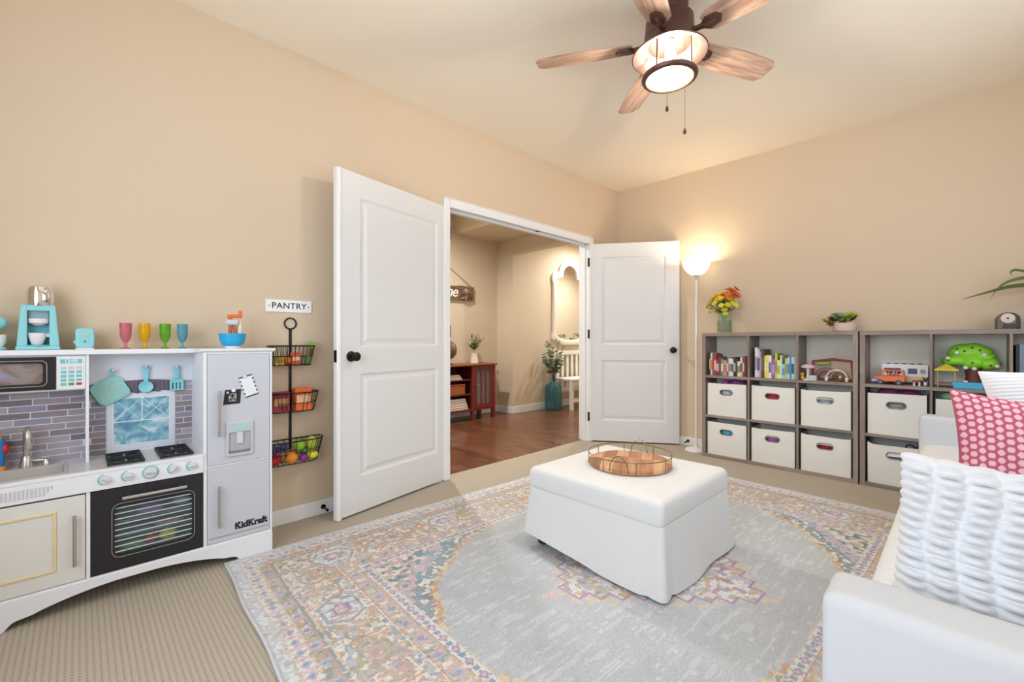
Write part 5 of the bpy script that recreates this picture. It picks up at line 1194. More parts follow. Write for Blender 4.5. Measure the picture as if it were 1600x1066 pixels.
MB().lathe([(0.014, 0.012), (0.008, 0.04), (0.010, 0.07), (0.014, 0.096)], 14, (4.075, 0.842, z0)).build('stalk', M('toy_ivory', (0,)*3), ms, smooth=True)
MB().lathe([(0.04, 0), (0.04, 0.008), (0.02, 0.012)], 18, (4.075, 0.842, z0)).build('base', M('toy_white2', (228, 228, 228), 0.5), ms, smooth=True)
fx_ = toy('fox_figure', 'small orange toy animal beside the mushroom', 'toy figure', (4.048, 0.868, z0))
MB().sphere((4.046, 0.872, z0+0.018), (0.012, 0.013, 0.018), 12, 8).build('body', M('fox_orange', (226, 156, 60), 0.5), fx_, smooth=True)
MB().sphere((4.040, 0.872, z0+0.042), (0.012, 0.012, 0.011), 12, 8).build('head', M('fox_orange', (0,)*3), fx_, smooth=True)
for sg in (-1, 1): MB().lathe([(0.005, 0), (0.001, 0.012)], 6, (4.042, 0.872+sg*0.007, z0+0.05)).build('ear', M('fox_orange', (0,)*3), fx_)
gbx = toy('toy_crate', 'small pale grey toy crate in front of the brown case', 'toy', (4.06, 0.80, z0))
MB().box(4.03, 4.075, 0.778, 0.828, z0, z0+0.034).build('crate', M('crate_grey', (184, 196, 202), 0.5), gbx, bevel=0.002)
MB().box(4.034, 4.071, 0.782, 0.824, z0+0.034, z0+0.038).build('lid', M('crate_lid', (206, 206, 210), 0.5), gbx)
ar = toy('toy_arch', 'silver toy arch bridge on little feet in the third cubby', 'toy', (4.055, 0.65, z0))
MB().tube([(4.055, 0.655+0.062*cos(a), z0+0.028+0.058*sin(a)) for a in [pi*k/20 for k in range(21)]], 0.0062, 8).build('bow', M('arch_silver', (214, 210, 206), 0.3, metal=0.4), ar, smooth=True)
for yy in (0.593, 0.717):
    MB().sphere((4.055, yy, z0+0.022), 0.013, 12, 8).sphere((4.045, yy, z0+0.008), (0.012, 0.011, 0.008), 10, 6).build('foot', M('arch_foot', (226, 214, 206), 0.4), ar, smooth=True)
mk = toy('monkey_figure', 'tiny brown toy animal under the silver arch', 'toy figure', (4.05, 0.628, z0))
MB().sphere((4.05, 0.632, z0+0.014), (0.011, 0.011, 0.014), 10, 7).build('body', M('monkey_brown', (132, 66, 46), 0.6), mk, smooth=True)
MB().sphere((4.047, 0.632, z0+0.036), 0.011, 10, 7).build('head', M('monkey_face', (222, 184, 160), 0.6), mk, smooth=True)

# ---- toys in the right shelf: orange car, camper, figures, gazebo, tree house, tray
car = toy('toy_car', 'orange toy station wagon with purple bumper in the right shelf', 'toy car', (4.07, 0.36, z0))
orange = M('car_orange', (226, 112, 48), 0.4); purp = M('car_purple', (128, 118, 180), 0.45)
cy0, cy1 = 0.452, 0.270       # front (left in view) to rear
MB().prism([(cy0-0.012, 0.022), (cy1, 0.022), (cy1, 0.062), (cy0-0.052, 0.060), (cy0-0.012, 0.050)], 'x', 4.035, 4.115).xf(Matrix.Translation((0, 0, z0))).build('body', orange, car, bevel=0.004)
MB().prism([(cy0, 0.018), (cy0-0.055, 0.018), (cy0-0.055, 0.040), (cy0-0.006, 0.043)], 'x', 4.033, 4.117).xf(Matrix.Translation((0, 0, z0))).build('bumper', purp, car, bevel=0.003)
MB().prism([(cy0-0.058, 0.095), (cy1+0.012, 0.095), (cy1+0.008, 0.102), (cy0-0.055, 0.102)], 'x', 4.038, 4.112).xf(Matrix.Translation((0, 0, z0))).build('roof', orange, car, bevel=0.002)
for yy, dy in ((cy0-0.036, -0.022), (cy0-0.100, 0.0), (cy0-0.140, 0.0), (cy1+0.006, 0.004)):
    for xx in (4.040, 4.108): MB().tube([(xx, yy, z0+0.058), (xx, yy+dy, z0+0.097)], 0.004, 6).build('pillar', orange, car)
for yy in (cy0-0.052, cy1+0.032):
    for xx in (4.032, 4.116):
        wh = MB().tube([(xx-0.005, yy, z0+0.017), (xx+0.005, yy, z0+0.017)], 0.0168, 18).build('wheel', M('car_tyre', (62, 62, 72), 0.6), car, smooth=True)
        MB().tube([(xx-0.0062, yy, z0+0.017), (xx+0.0062, yy, z0+0.017)], 0.008, 12).build('hub', M('car_hub', (130, 132, 160), 0.4), wh, smooth=True)
MB().box(4.05, 4.10, cy0-0.08, cy0-0.135, z0+0.102, z0+0.110).build('roof_rack', M('car_rack', (120, 84, 60), 0.5), car)
MB().box(4.03, 4.034, cy0-0.006, cy0-0.03, z0+0.024, z0+0.030).build('plate', M('toy_white2', (0,)*3), car)
for nm, lab, yy, c1_, c2_ in (('doll_figure', 'tiny white toy dog sitting at the wheel of the orange car', cy0-0.078, (222, 214, 206), (226, 220, 214)), ('doll_figure', 'tiny toy figure in purple sitting in the back of the orange car', cy0-0.122, (150, 130, 190), (232, 190, 160))):
    e = toy(nm, lab, 'toy figure', (4.06, yy, z0+0.063))
    MB().sphere((4.06, yy, z0+0.070), (0.010, 0.009, 0.012), 10, 7).build('body', M('doll_b%d' % c1_[0], c1_, 0.6), e, smooth=True); MB().sphere((4.056, yy, z0+0.084), 0.009, 10, 7).build('head', M('doll_h%d' % c2_[1], c2_, 0.6), e, smooth=True)
cmp_ = toy('toy_camper', 'white toy camper van with dark blue window behind the orange car', 'toy van', (4.20, 0.27, z0))
MB().prism(rrect(0.158, 0.405, 0.016, 0.140, 0.012), 'x', 4.165, 4.235).xf(Matrix.Translation((0, 0, z0))).build('body', M('camper_white', (244, 244, 246), 0.4), cmp_, bevel=0.003)
MB().box(4.161, 4.166, 0.160, 0.402, z0+0.02, z0+0.058).build('lower_panel', M('camper_cream', (232, 212, 170), 0.45), cmp_)
MB().box(4.160, 4.166, 0.215, 0.262, z0+0.075, z0+0.112).build('window', M('camper_blue', (44, 52, 120), 0.3), cmp_)
MB().box(4.160, 4.166, 0.172, 0.198, z0+0.080, z0+0.106).build('window', M('camper_glass', (150, 150, 140), 0.3), cmp_)
MB().box(4.160, 4.166, 0.30, 0.39, z0+0.075, z0+0.112).build('window', M('camper_blue', (0,)*3), cmp_)
for k in range(5): MB().box(4.175, 4.20, 0.19+k*0.042, 0.212+k*0.042, z0+0.139, z0+0.147).build('roof_vent', M('camper_vent', (90, 96, 120), 0.5), cmp_, bevel=0.002)
for yy in (0.20, 0.36): MB().tube([(4.160, yy, z0+0.018), (4.172, yy, z0+0.018)], 0.018, 16).build('wheel', M('car_tyre', (0,)*3), cmp_, smooth=True)
rt = toy('toy_table', 'small red toy table with white legs beside the orange car', 'toy', (4.07, 0.20, z0))
MB().box(4.05, 4.09, 0.188, 0.235, z0+0.026, z0+0.038).build('top', M('table_red', (168, 56, 56), 0.5), rt, bevel=0.002)
for xx in (4.056, 4.084):
    for yy in (0.198, 0.225): MB().lathe([(0.006, 0), (0.0045, 0.026)], 8, (xx, yy, z0)).build('leg', M('toy_white2', (0,)*3), rt)
dg = toy('dog_figure', 'black and white toy dog at the corner of the right shelf cubby', 'toy figure', (4.06, 0.166, z0))
MB().sphere((4.06, 0.168, z0+0.016), (0.012, 0.011, 0.016), 10, 7).build('body', M('toy_white2', (0,)*3), dg, smooth=True)
MB().sphere((4.056, 0.168, z0+0.042), 0.0125, 10, 7).build('head', M('dog_black', (64, 66, 70), 0.6), dg, smooth=True)
for sg in (-1, 1): MB().sphere((4.06, 0.168+sg*0.010, z0+0.054), (0.005, 0.004, 0.009), 8, 6).build('ear', M('dog_black', (0,)*3), dg, smooth=True)
gz = toy('toy_gazebo', 'toy gazebo with yellow pyramid roof in front of the tree house', 'toy', (4.06, 0.065, z0))
gm_ = M('gazebo_tan', (196, 172, 120), 0.5)
MB().lathe([(0.082, 0.112), (0.080, 0.118), (0.001, 0.155)], 4, (0, 0, 0)).xf(Matrix.Translation((4.075, 0.068, z0)) @ Matrix.Rotation(pi/4, 4, 'Z')).build('roof', M('gazebo_yellow', (214, 198, 70), 0.5), gz)
for xx in (4.035, 4.115):
    for yy in (0.028, 0.108): MB().tube([(xx, yy, z0), (xx, yy, z0+0.114)], 0.0035, 6).build('post', gm_, gz)
MB().box(4.032, 4.118, 0.025, 0.111, z0+0.024, z0+0.031).build('floor', M('gazebo_brown', (150, 96, 80), 0.5), gz)
tl = toy('toy_tree_house', 'bright green toy tree house with white blossoms in the right shelf', 'toy tree', (4.19, -0.05, z0))
tg = M('tree_green', (150, 222, 56), 0.45, var=0.08, vscale=20)
MB().lathe([(0.05, 0), (0.040, 0.03), (0.034, 0.07), (0.04, 0.11), (0.034, 0.17)], 16, (4.195, -0.055, z0)).build('trunk', M('tree_trunk_brown', (122, 62, 52), 0.6, var=0.2, vscale=20), tl, smooth=True)
cn2 = MB()
def canopy(c, r): 
    m = MB().sphere(c, r, 22, 14); m.v = [(p[0], p[1], p[2]+0.004*sin(p[1]*70)) for p in m.v]; m.build('canopy', tg, tl, smooth=True)
canopy((4.195, -0.040, z0+0.228), (0.065, 0.108, 0.062)); canopy((4.175, 0.030, z0+0.172), (0.05, 0.066, 0.036)); canopy((4.170, -0.055, z0+0.165), (0.055, 0.062, 0.044)); canopy((4.175, -0.128, z0+0.158), (0.05, 0.052, 0.038)); canopy((4.18, -0.105, z0+0.200), (0.05, 0.055, 0.032))
MB().box(4.175, 4.215, -0.10, 0.03, z0+0.185, z0+0.215).build('middle_deck', M('tree_trunk_brown', (0,)*3), tl, bevel=0.004)
for p in ((4.13, 0.062, 0.19), (4.135, -0.02, 0.13), (4.135, -0.06, 0.125), (4.13, -0.16, 0.145), (4.135, -0.105, 0.215), (4.13, 0.02, 0.228)):
    MB().sphere((p[0], p[1], z0+p[2]), (0.010, 0.013, 0.012), 10, 7).build('blossom', M('blossom_white', (238, 234, 224), 0.6), tl, smooth=True)
for p in ((4.128, 0.02, 0.255), (4.126, -0.05, 0.262), (4.13, -0.085, 0.245), (4.128, -0.015, 0.24), (4.122, 0.06, 0.178), (4.112, -0.05, 0.165), (4.123, -0.13, 0.15)):
    MB().sphere((p[0], p[1], z0+p[2]), (0.006, 0.007, 0.006), 8, 6).build('leaf_hole', M('hole_brown', (96, 82, 30), 0.7), tl, smooth=True)
bx2 = toy('toy_tub', 'light blue toy tub at the foot of the tree house', 'toy', (4.06, -0.03, z0))
MB().prism([(0.034, 0), (-0.095, 0), (-0.105, 0.040), (0.044, 0.040)], 'x', 4.03, 4.09).xf(Matrix.Translation((0, 0, z0))).build('tub', M('tub_blue', (70, 172, 216), 0.45), bx2, bevel=0.003)
MB().sphere((4.06, -0.02, z0+0.044), (0.012, 0.012, 0.008), 10, 6).build('bubble', M('blossom_white', (0,)*3), bx2, smooth=True)

# ------------------------------------------------------------------ things on top of the shelves
ZT = 1.1088
vs_ = thing('glass_jar_vase', 'clear glass jar of water and stems on the shelf by the lamp', 'vase', (4.14, 1.492, ZT))
jar = Mglass('jar_glass', (238, 244, 232), 0.88, 0.04)
MB().lathe([(0.058, 0), (0.060, 0.006), (0.060, 0.135), (0.056, 0.150), (0.052, 0.162), (0.055, 0.178), (0.052, 0.178), (0.050, 0.165), (0.057, 0.13), (0.057, 0.01)], 32, (4.14, 1.492, ZT), cap1=False).build('jar', jar, vs_, smooth=True)
MB().lathe([(0.055, 0.008), (0.055, 0.11), (0.001, 0.1105)], 28, (4.14, 1.492, ZT)).build('water', Mglass('vase_water', (214, 218, 176), 0.92, 0.02), vs_, smooth=True)
bq = thing('flower_bouquet', 'bouquet of yellow, orange and red flowers in the glass jar', 'flowers', (4.14, 1.492, ZT+0.012))
fr = random.Random(11); stemm = M('flower_stem', (104, 140, 58), 0.6); leafm = M('flower_leaf', (84, 116, 48), 0.6, var=0.15)
def blossom_mesh(name, mat_name, col, r, layers=3, n=14, cup=0.5):
    mb = MB()
    for l in range(layers):
        rr_ = r*(1-0.26*l); up = cup*(0.3+0.45*l)
        for i in range(n):
            a = 2*pi*(i+0.5*(l % 2))/n; ca, sa = cos(a), sin(a); w_ = rr_*0.24
            def P_(d, s_, z): return (ca*d-sa*s_, sa*d+ca*s_, z)
            mb.add([P_(0.1*rr_, 0, 0), P_(0.55*rr_, w_, rr_*up*0.5), P_(rr_, 0, rr_*up*0.7), P_(0.55*rr_, -w_, rr_*up*0.5)], [(0, 1, 2, 3)])
    mb.sphere((0, 0, r*0.12), (r*0.25, r*0.25, r*0.16), 10, 6)
    return mb
def cyan(c): return c
heads = [('yellow', (250, 200, 40), 0.040, (-0.02, 0.030, 0.345)), ('yellow', (246, 190, 30), 0.038, (-0.045, 0.075, 0.32)), ('yellow', (250, 206, 60), 0.036, (0.02, 0.005, 0.36)), ('red', (196, 32, 40), 0.042, (-0.055, 0.005, 0.310)), ('rust', (214, 92, 40), 0.036, (-0.01, -0.065, 0.375)), ('rust', (220, 84, 44), 0.038, (-0.02, -0.105, 0.335)), ('orange', (244, 140, 40), 0.034, (-0.035, -0.060, 0.33)), ('orange', (240, 150, 50), 0.032, (0.03, -0.02, 0.385)), ('yellow', (240, 214, 60), 0.026, (-0.03, 0.125, 0.275)), ('yellow', (236, 210, 60), 0.026, (-0.02, 0.14, 0.235)), ('lemon', (232, 222, 80), 0.024, (-0.05, 0.105, 0.225)), ('lemon', (230, 220, 80), 0.026, (-0.055, -0.05, 0.245)), ('lemon', (232, 216, 70), 0.025, (-0.055, -0.02, 0.205)), ('lemon', (228, 220, 80), 0.024, (-0.04, -0.085, 0.26)), ('lemon', (230, 220, 80), 0.024, (-0.05, 0.09, 0.30)), ('rust', (206, 70, 40), 0.030, (0.02, -0.095, 0.39)), ('lemon', (226, 220, 84), 0.022, (-0.05, 0.07, 0.20)), ('yellow', (246, 196, 40), 0.030, (-0.06, 0.045, 0.285)), ('lemon', (226, 220, 84), 0.022, (-0.06, -0.03, 0.17)), ('lemon', (226, 220, 84), 0.022, (-0.03, 0.12, 0.19))]
for k in range(26):
    a = fr.uniform(0, 2*pi); el = fr.uniform(0.15, 1.3); q_ = (0.085*cos(a)*cos(el)-0.02, 0.135*sin(a)*cos(el)+0.012, 0.215+0.13*sin(el)*0.9)
    heads.append(('lemon' if k % 3 else 'yellow', (228, 214, 70), 0.022, q_))
bcx, bcy = 4.14, 1.492; bz = ZT+0.0
cache = {}
for nm, col, r_, p in heads:
    key = (nm, round(r_, 3)); mat = M('petal_'+nm, col, 0.6, var=0.12, vscale=60)
    if key not in cache: cache[key] = blossom_mesh('blossom', nm, col, r_*1.28).build('blossom', mat, bq, world=False); o = cache[key]
    else: o = inst(cache[key].data, 'blossom', bq)
    dirv = Vector((p[0]*1.4-0.035, p[1]*1.2, 0.10)).normalized()
    o.rotation_euler = dirv.to_track_quat('Z', 'Y').to_euler(); o.location = Vector((bcx+p[0], bcy+p[1], bz+p[2])) - bq.location
    a = (bcx+0.018*math.copysign(1, -p[1])*abs(p[1])/0.1, bcy-p[1]*0.15, bz+0.014); q = (bcx+p[0], bcy+p[1], bz+p[2]-0.004)
    m_ = (bcx+p[0]*0.3, bcy+p[1]*0.22, bz+0.175)
    MB().tube([a, m_, tuple(Vector(m_).lerp(Vector(q), 0.5)+Vector((0, 0, 0.012))), q], 0.0022, 5).build('stem', stemm, bq, smooth=True)
def leaf(mb, base, tip, wd, sag=0.01, n=6, fold=0.25):
    B, T_ = Vector(base), Vector(tip); d = T_-B; side = d.cross(Vector((0, 0, 1)))
    if side.length < 1e-6: side = Vector((1, 0, 0))
    side.normalize(); vs = []; fs = []
    for i in range(n+1):
        t = i/n; c = B+d*t+Vector((0, 0, sag*4*t*(1-t))); w_ = wd*sin(pi*min(0.999, t*0.92+0.05))**0.8*0.5
        up = Vector((0, 0, w_*fold)); vs += [tuple(c-side*w_+up), tuple(c), tuple(c+side*w_+up)]
    for i in range(n):
        fs += [(3*i, 3*i+1, 3*i+4, 3*i+3), (3*i+1, 3*i+2, 3*i+5, 3*i+4)]
    return mb.add(vs, fs)
for i in range(60):
    a = fr.uniform(0, 2*pi); zz0 = fr.uniform(0.16, 0.30); r0 = 0.02+0.18*(zz0-0.16); 
    b0 = (bcx+r0*cos(a)*0.6, bcy+r0*sin(a), bz+zz0); t0 = (bcx+min(0.10, (r0+0.05)*cos(a)), bcy+(r0+0.055)*sin(a)*1.1, bz+zz0+fr.uniform(0.0, 0.05))
    leaf(MB(), b0, t0, 0.018).build('leaf', leafm, bq, smooth=True)
leaf(MB(), (bcx-0.02, bcy-0.06, bz+0.185), (bcx-0.03, bcy-0.135, bz+0.235), 0.02).build('leaf', leafm, bq, smooth=True)

sc_ = thing('succulent_planter', 'round pinkish planter of succulents on the corner of the left shelf', 'planter', (4.14, 0.62, ZT))
MB().lathe([(0.066, 0), (0.072, 0.004), (0.076, 0.05), (0.075, 0.062), (0.070, 0.062), (0.068, 0.05), (0.001, 0.048)], 32, (4.14, 0.62, ZT)).build('pot', M('blush_clay', (216, 190, 174), 0.6, var=0.03), sc_, smooth=True)
def rosette(c, r, col, n1, nm, tilt=(0, 0)):
    mb = MB()
    for l in range(4):
        rr_ = r*(1-0.2*l); k = n1-l
        for i in range(k):
            a = 2*pi*(i+0.5*l)/k; el = radians(18+20*l); d = Vector((cos(a)*cos(el), sin(a)*cos(el), sin(el)))
            leaf(mb, (0, 0, 0.004*l), tuple(d*rr_), rr_*0.38, 0.0, 4, 0.5)
    mb.xf(Matrix.Translation(c) @ Matrix.Rotation(tilt[0], 4, 'X') @ Matrix.Rotation(tilt[1], 4, 'Y')); mb.build('rosette', M('succulent_'+nm, col, 0.5, var=0.15, vscale=60), sc_, smooth=True)
rosette((4.11, 0.645, ZT+0.097), 0.065, (140, 160, 120), 9, 'sage', (0.3, -0.5)); rosette((4.115, 0.590, ZT+0.097), 0.072, (176, 186, 72), 10, 'lime', (-0.3, -0.5)); rosette((4.10, 0.735, ZT+0.074), 0.044, (206, 188, 96), 8, 'yellow', (0.7, -0.4)); rosette((4.115, 0.69, ZT+0.084), 0.052, (110, 92, 60), 8, 'bronze', (0.5, -0.4))
rosette((4.12, 0.555, ZT+0.087), 0.047, (96, 74, 50), 8, 'brown', (-0.7, -0.3)); rosette((4.10, 0.62, ZT+0.074), 0.044, (120, 128, 70), 8, 'olive', (0, -0.9)); rosette((4.155, 0.62, ZT+0.102), 0.058, (118, 104, 64), 9, 'moss', (0, 0.2)); rosette((4.10, 0.70, ZT+0.057), 0.039, (112, 100, 58), 7, 'dark', (0.6, -0.9)); rosette((4.13, 0.665, ZT+0.117), 0.046, (92, 66, 50), 8, 'rust', (0.1, -0.2))

shp = thing('pencil_sharpener', 'black and brown electric pencil sharpener at the right end of the shelf top', 'pencil sharpener', (4.10, -0.235, ZT))
def arch_poly(y0, y1, h_, n=12):
    r_ = (y0-y1)/2; out = [(y0, 0)]
    for i in range(n+1):
        a = pi*i/n; out.append(((y0+y1)/2+r_*cos(a), h_-r_*0.85+r_*0.85*sin(a)))
    return out+[(y1, 0)]
MB().prism(arch_poly(-0.152, -0.252, 0.103), 'x', 0, 0.17).xf(Matrix.Translation((4.06, 0, ZT))).build('housing', M('sharpener_black', (34, 30, 30), 0.35), shp, bevel=0.004)
MB().prism(arch_poly(-0.155, -0.235, 0.098), 'x', -0.006, 0.001).xf(Matrix.Translation((4.06, 0, ZT))).build('face', M('sharpener_brown', (104, 84, 68), 0.4), shp, bevel=0.002)
MB().lathe([(0.030, 0), (0.030, 0.004), (0.024, 0.006), (0.006, 0.006), (0.005, 0.002), (0.001, 0.002)], 28).xf(Matrix.Translation((4.053, -0.200, ZT+0.066)) @ Matrix.Rotation(-pi/2, 4, 'Y')).build('dial', M('sharpener_dial', (214, 196, 184), 0.4), shp, smooth=True)
MB().sphere((4.0465, -0.200, ZT+0.066), 0.0045, 10, 6).build('pencil_hole', M('oven_black', (0,)*3), shp, smooth=True)
MB().box(4.048, 4.06, -0.250, -0.182, ZT+0.006, ZT+0.030).build('shavings_drawer', M('sharpener_drawer', (26, 26, 30), 0.2), shp, bevel=0.002)

spd = thing('spider_plant', 'spider plant with long arching leaves at the right edge of the shelf top', 'plant', (4.15, -0.47, ZT))
MB().lathe([(0.055, 0), (0.060, 0.005), (0.075, 0.12), (0.078, 0.13), (0.072, 0.13), (0.068, 0.11), (0.001, 0.108)], 28, (4.15, -0.47, ZT)).build('pot', M('spider_pot_white', (226, 222, 214), 0.5), spd, smooth=True)
spm = M('spider_leaf', (96, 110, 62), 0.55, var=0.2, vscale=12)
def strap(pts, wd):
    P = [Vector(p) for p in pts]; n = 18; C_ = []
    for i in range(n+1):
        t = i/n*(len(P)-1); k = min(int(t), len(P)-2); f = t-k
        p0, p1, p2, p3 = P[max(k-1, 0)], P[k], P[k+1], P[min(k+2, len(P)-1)]
        C_.append(0.5*((2*p1)+(p2-p0)*f+(2*p0-5*p1+4*p2-p3)*f*f+(3*p1-p0-3*p2+p3)*f**3))
    vs = []; fs = []
    for i, c in enumerate(C_):
        d = (C_[min(i+1, n)]-C_[max(i-1, 0)]); sd = d.cross(Vector((0, 0, 1))); sd.normalize(); sd = sd*0.55+Vector((0, 0, 0.83)); t = i/n; w_ = wd*(1-t**2.2)*0.5+0.0006
        vs += [tuple(c-sd*w_+Vector((0, 0, w_*0.4))), tuple(c), tuple(c+sd*w_+Vector((0, 0, w_*0.4)))]
    for i in range(n): fs += [(3*i, 3*i+1, 3*i+4, 3*i+3), (3*i+1, 3*i+2, 3*i+5, 3*i+4)]
    MB().add(vs, fs).build('leaf', spm, spd, smooth=True, angle=90)
c0_ = (4.15, -0.47, ZT+0.115)
strap([c0_, (4.13, -0.38, ZT+0.235), (4.12, -0.24, ZT+0.262), (4.11, -0.11, ZT+0.230), (4.10, -0.003, ZT+0.196)], 0.037)
strap([c0_, (4.12, -0.40, ZT+0.26), (4.10, -0.29, ZT+0.305), (4.10, -0.205, ZT+0.290), (4.10, -0.155, ZT+0.245), (4.10, -0.128, ZT+0.185)], 0.032)
strap([c0_, (4.14, -0.41, ZT+0.28), (4.13, -0.30, ZT+0.335), (4.12, -0.235, ZT+0.362), (4.11, -0.213, ZT+0.345), (4.105, -0.225, ZT+0.328)], 0.028)
fr2 = random.Random(3)
for i in range(14):
    a = fr2.uniform(0, 2*pi); ln = fr2.uniform(0.14, 0.24); dx, dy = cos(a)*0.45, sin(a)
    if dy > 0.3: dy *= 0.6
    strap([c0_, (4.15+dx*ln*0.4, -0.47+dy*ln*0.4, ZT+0.22), (4.15+max(-0.3, min(0.10, dx*ln*0.8)), -0.47+dy*ln*0.8, ZT+0.26), (4.15+max(-0.3, min(0.12, dx*ln*1.1)), -0.47+dy*ln*1.15, ZT+0.19)], 0.030)

# ------------------------------------------------------------------ floor lamp
LX, LY = 4.160, 1.752
fl = thing('floor_lamp', 'white torchiere floor lamp lit in the corner behind the open door', 'floor lamp', (LX, LY, 0))
lw = M('lamp_white', (238, 236, 234), 0.4)
MB().lathe([(0.100, 0), (0.102, 0.006), (0.098, 0.016), (0.06, 0.024), (0.018, 0.034), (0.012, 0.05)], 40, (LX, LY, 0)).build('base', lw, fl, smooth=True)
MB().lathe([(0.0095, 0.03), (0.0095, 1.63)], 16, (LX, LY, 0)).build('pole', lw, fl, smooth=True)
MB().lathe([(0.010, 1.61), (0.016, 1.64), (0.032, 1.655), (0.034, 1.662)], 24, (LX, LY, 0)).build('socket_cup', M('lamp_cup_grey', (206, 204, 204), 0.4), fl, smooth=True)
shm = bpy.data.materials.new('frosted_shade'); shm.use_nodes = True; t = shm.node_tree; b = t.nodes['Principled BSDF']
b.inputs['Base Color'].default_value = (0.9, 0.88, 0.84, 1); b.inputs['Roughness'].default_value = 0.6; b.inputs['Emission Color'].default_value = (1.0, 0.86, 0.66, 1); b.inputs['Emission Strength'].default_value = 1.7
MB().lathe([(0.030, 1.655), (0.070, 1.675), (0.105, 1.715), (0.122, 1.765), (0.126, 1.79), (0.122, 1.79), (0.101, 1.72), (0.066, 1.68), (0.02, 1.662)], 36, (LX, LY, 0), cap0=False).build('shade', shm, fl, smooth=True)
MB().lathe([(0.012, 1.665), (0.014, 1.69), (0.028, 1.72), (0.030, 1.74), (0.020, 1.762), (0.001, 1.768)], 18, (LX, LY, 0)).build('bulb', Mbulb('lamp_bulb', (255, 226, 186), 4), fl, smooth=True)
ld = bpy.data.lights.new('floor_lamp_light', 'POINT'); ld.energy = 4.5; ld.color = (1.0, 0.80, 0.56); ld.shadow_soft_size = 0.05
lo = bpy.data.objects.new('floor_lamp_light', ld); C.objects.link(lo); lo.parent = fl; lo.location = (0, 0, 1.758)

# ------------------------------------------------------------------ ceiling fan
FX, FY = 2.0635, 1.0016
fan = thing('ceiling_fan', 'bronze ceiling fan with five wooden blades and a lit lantern', 'ceiling fan', (FX, FY, H))
fbz = M('fan_bronze', (98, 68, 56), 0.38, metal=0.4, var=0.06)
MB().lathe([(0.085, H), (0.088, H-0.02), (0.085, H-0.075), (0.078, H-0.085), (0.001, H-0.085)], 36, (FX, FY, 0)).build('canopy', fbz, fan, smooth=True)
MB().lathe([(0.078, H-0.08), (0.100, H-0.088), (0.112, H-0.10), (0.115, H-0.16), (0.118, H-0.165), (0.118, H-0.19), (0.105, H-0.20), (0.001, H-0.20)], 40, (FX, FY, 0)).build('motor_housing', fbz, fan, smooth=True)
MB().lathe([(0.119, H-0.188), (0.124, H-0.215), (0.140, H-0.240), (0.176, H-0.262), (0.178, H-0.266), (0.175, H-0.266), (0.136, H-0.246), (0.118, H-0.222), (0.100, H-0.215)], 48, (FX, FY, 0), cap0=False, cap1=False).build('light_pan', fbz, fan, smooth=True)
MB().lathe([(0.117, H-0.2155), (0.1165, H-0.218), (0.1345, H-0.2475), (0.173, H-0.2675), (0.174, H-0.2665)], 48, (FX, FY, 0), cap0=False, cap1=False).build('pan_reflector', M('fan_reflector', (46, 31, 25), 0.5, metal=0.0), fan, smooth=True)
MB().lathe([(0.115, H-0.212), (0.001, H-0.214)], 32, (FX, FY, 0), cap0=False, cap1=False).build('lamp_plate', M('fan_reflector', (46, 31, 25)), fan, smooth=True)
MB().lathe([(0.104, H-0.22), (0.106, H-0.36), (0.104, H-0.36), (0.102, H-0.22)], 40, (FX, FY, 0), cap0=False, cap1=False).build('lantern_glass', Mglass('seeded_glass', (255, 251, 245), 0.986, 0.1), fan, smooth=True)
MB().lathe([(0.112, H-0.360), (0.128, H-0.363), (0.132, H-0.371), (0.128, H-0.381), (0.112, H-0.384), (0.107, H-0.378), (0.107, H-0.362), (0.112, H-0.360)], 48, (FX, FY, 0), cap0=False, cap1=False).build('lantern_ring', fbz, fan, smooth=True)
MB().lathe([(0.106, H-0.374), (0.001, H-0.375)], 36, (FX, FY, 0), cap0=False, cap1=False).build('bottom_glass', Mglass('seeded_glass', (0,)*3), fan, smooth=True)
for k in range(4):
    a = radians(-23.45+20+90*k); MB().tube([(FX+0.111*cos(a), FY+0.111*sin(a), H-0.225), (FX+0.112*cos(a), FY+0.112*sin(a), H-0.358)], 0.0042, 6).build('lantern_bar', fbz, fan, smooth=True)
for k in range(2):
    a = radians(40+180*k); bx_, by_ = FX+0.036*cos(a), FY+0.036*sin(a)
    MB().lathe([(0.013, H-0.214), (0.013, H-0.258), (0.010, H-0.263)], 14, (bx_, by_, 0)).build('socket', M('lamp_white', (0,)*3), fan, smooth=True)
    MB().lathe([(0.012, H-0.262), (0.024, H-0.288), (0.029, H-0.314), (0.024, H-0.336), (0.001, H-0.346)], 18, (bx_, by_, 0)).build('bulb', MATS.get('fan_bulb') or Mbulb('fan_bulb', (255, 232, 200), 7), fan, smooth=True)
    fd = bpy.data.lights.new('fan_light', 'POINT'); fd.energy = 18; fd.color = (1.0, 0.955, 0.88); fd.shadow_soft_size = 0.034
    fo = bpy.data.objects.new('fan_light', fd); C.objects.link(fo); fo.parent = fan; fo.location = (bx_-FX, by_-FY, -0.316)
bwood = Mwood('fan_blade_wood', (156, 118, 96), (216, 182, 158), 0.5, 'X', 1.3)
def blade_outline():
    top = []; n = 16
    for i in range(n+1):
        t = i/n; x = 0.175+0.485*t; w_ = 0.056+0.018*sin(pi*min(1, t*0.85))
        if t > 0.93: w_ *= (1-((t-0.93)/0.07)**2*0.42)
        if t < 0.06: w_ *= 0.70+0.30*sin(t/0.06*pi/2)
        top.append((x, w_))
    return top+[(x, -w_) for x, w_ in reversed(top)]
bmesh_ = MB().prism(blade_outline(), 'z', -0.004, 0.004); bmesh_.xf(Matrix.Rotation(radians(-13), 4, 'X'))
ironm = MB(); ironm.tube([(0.095, 0, 0.012), (0.14, 0, -0.004), (0.185, 0, -0.010)], [0.014, 0.012, 0.014], 10)
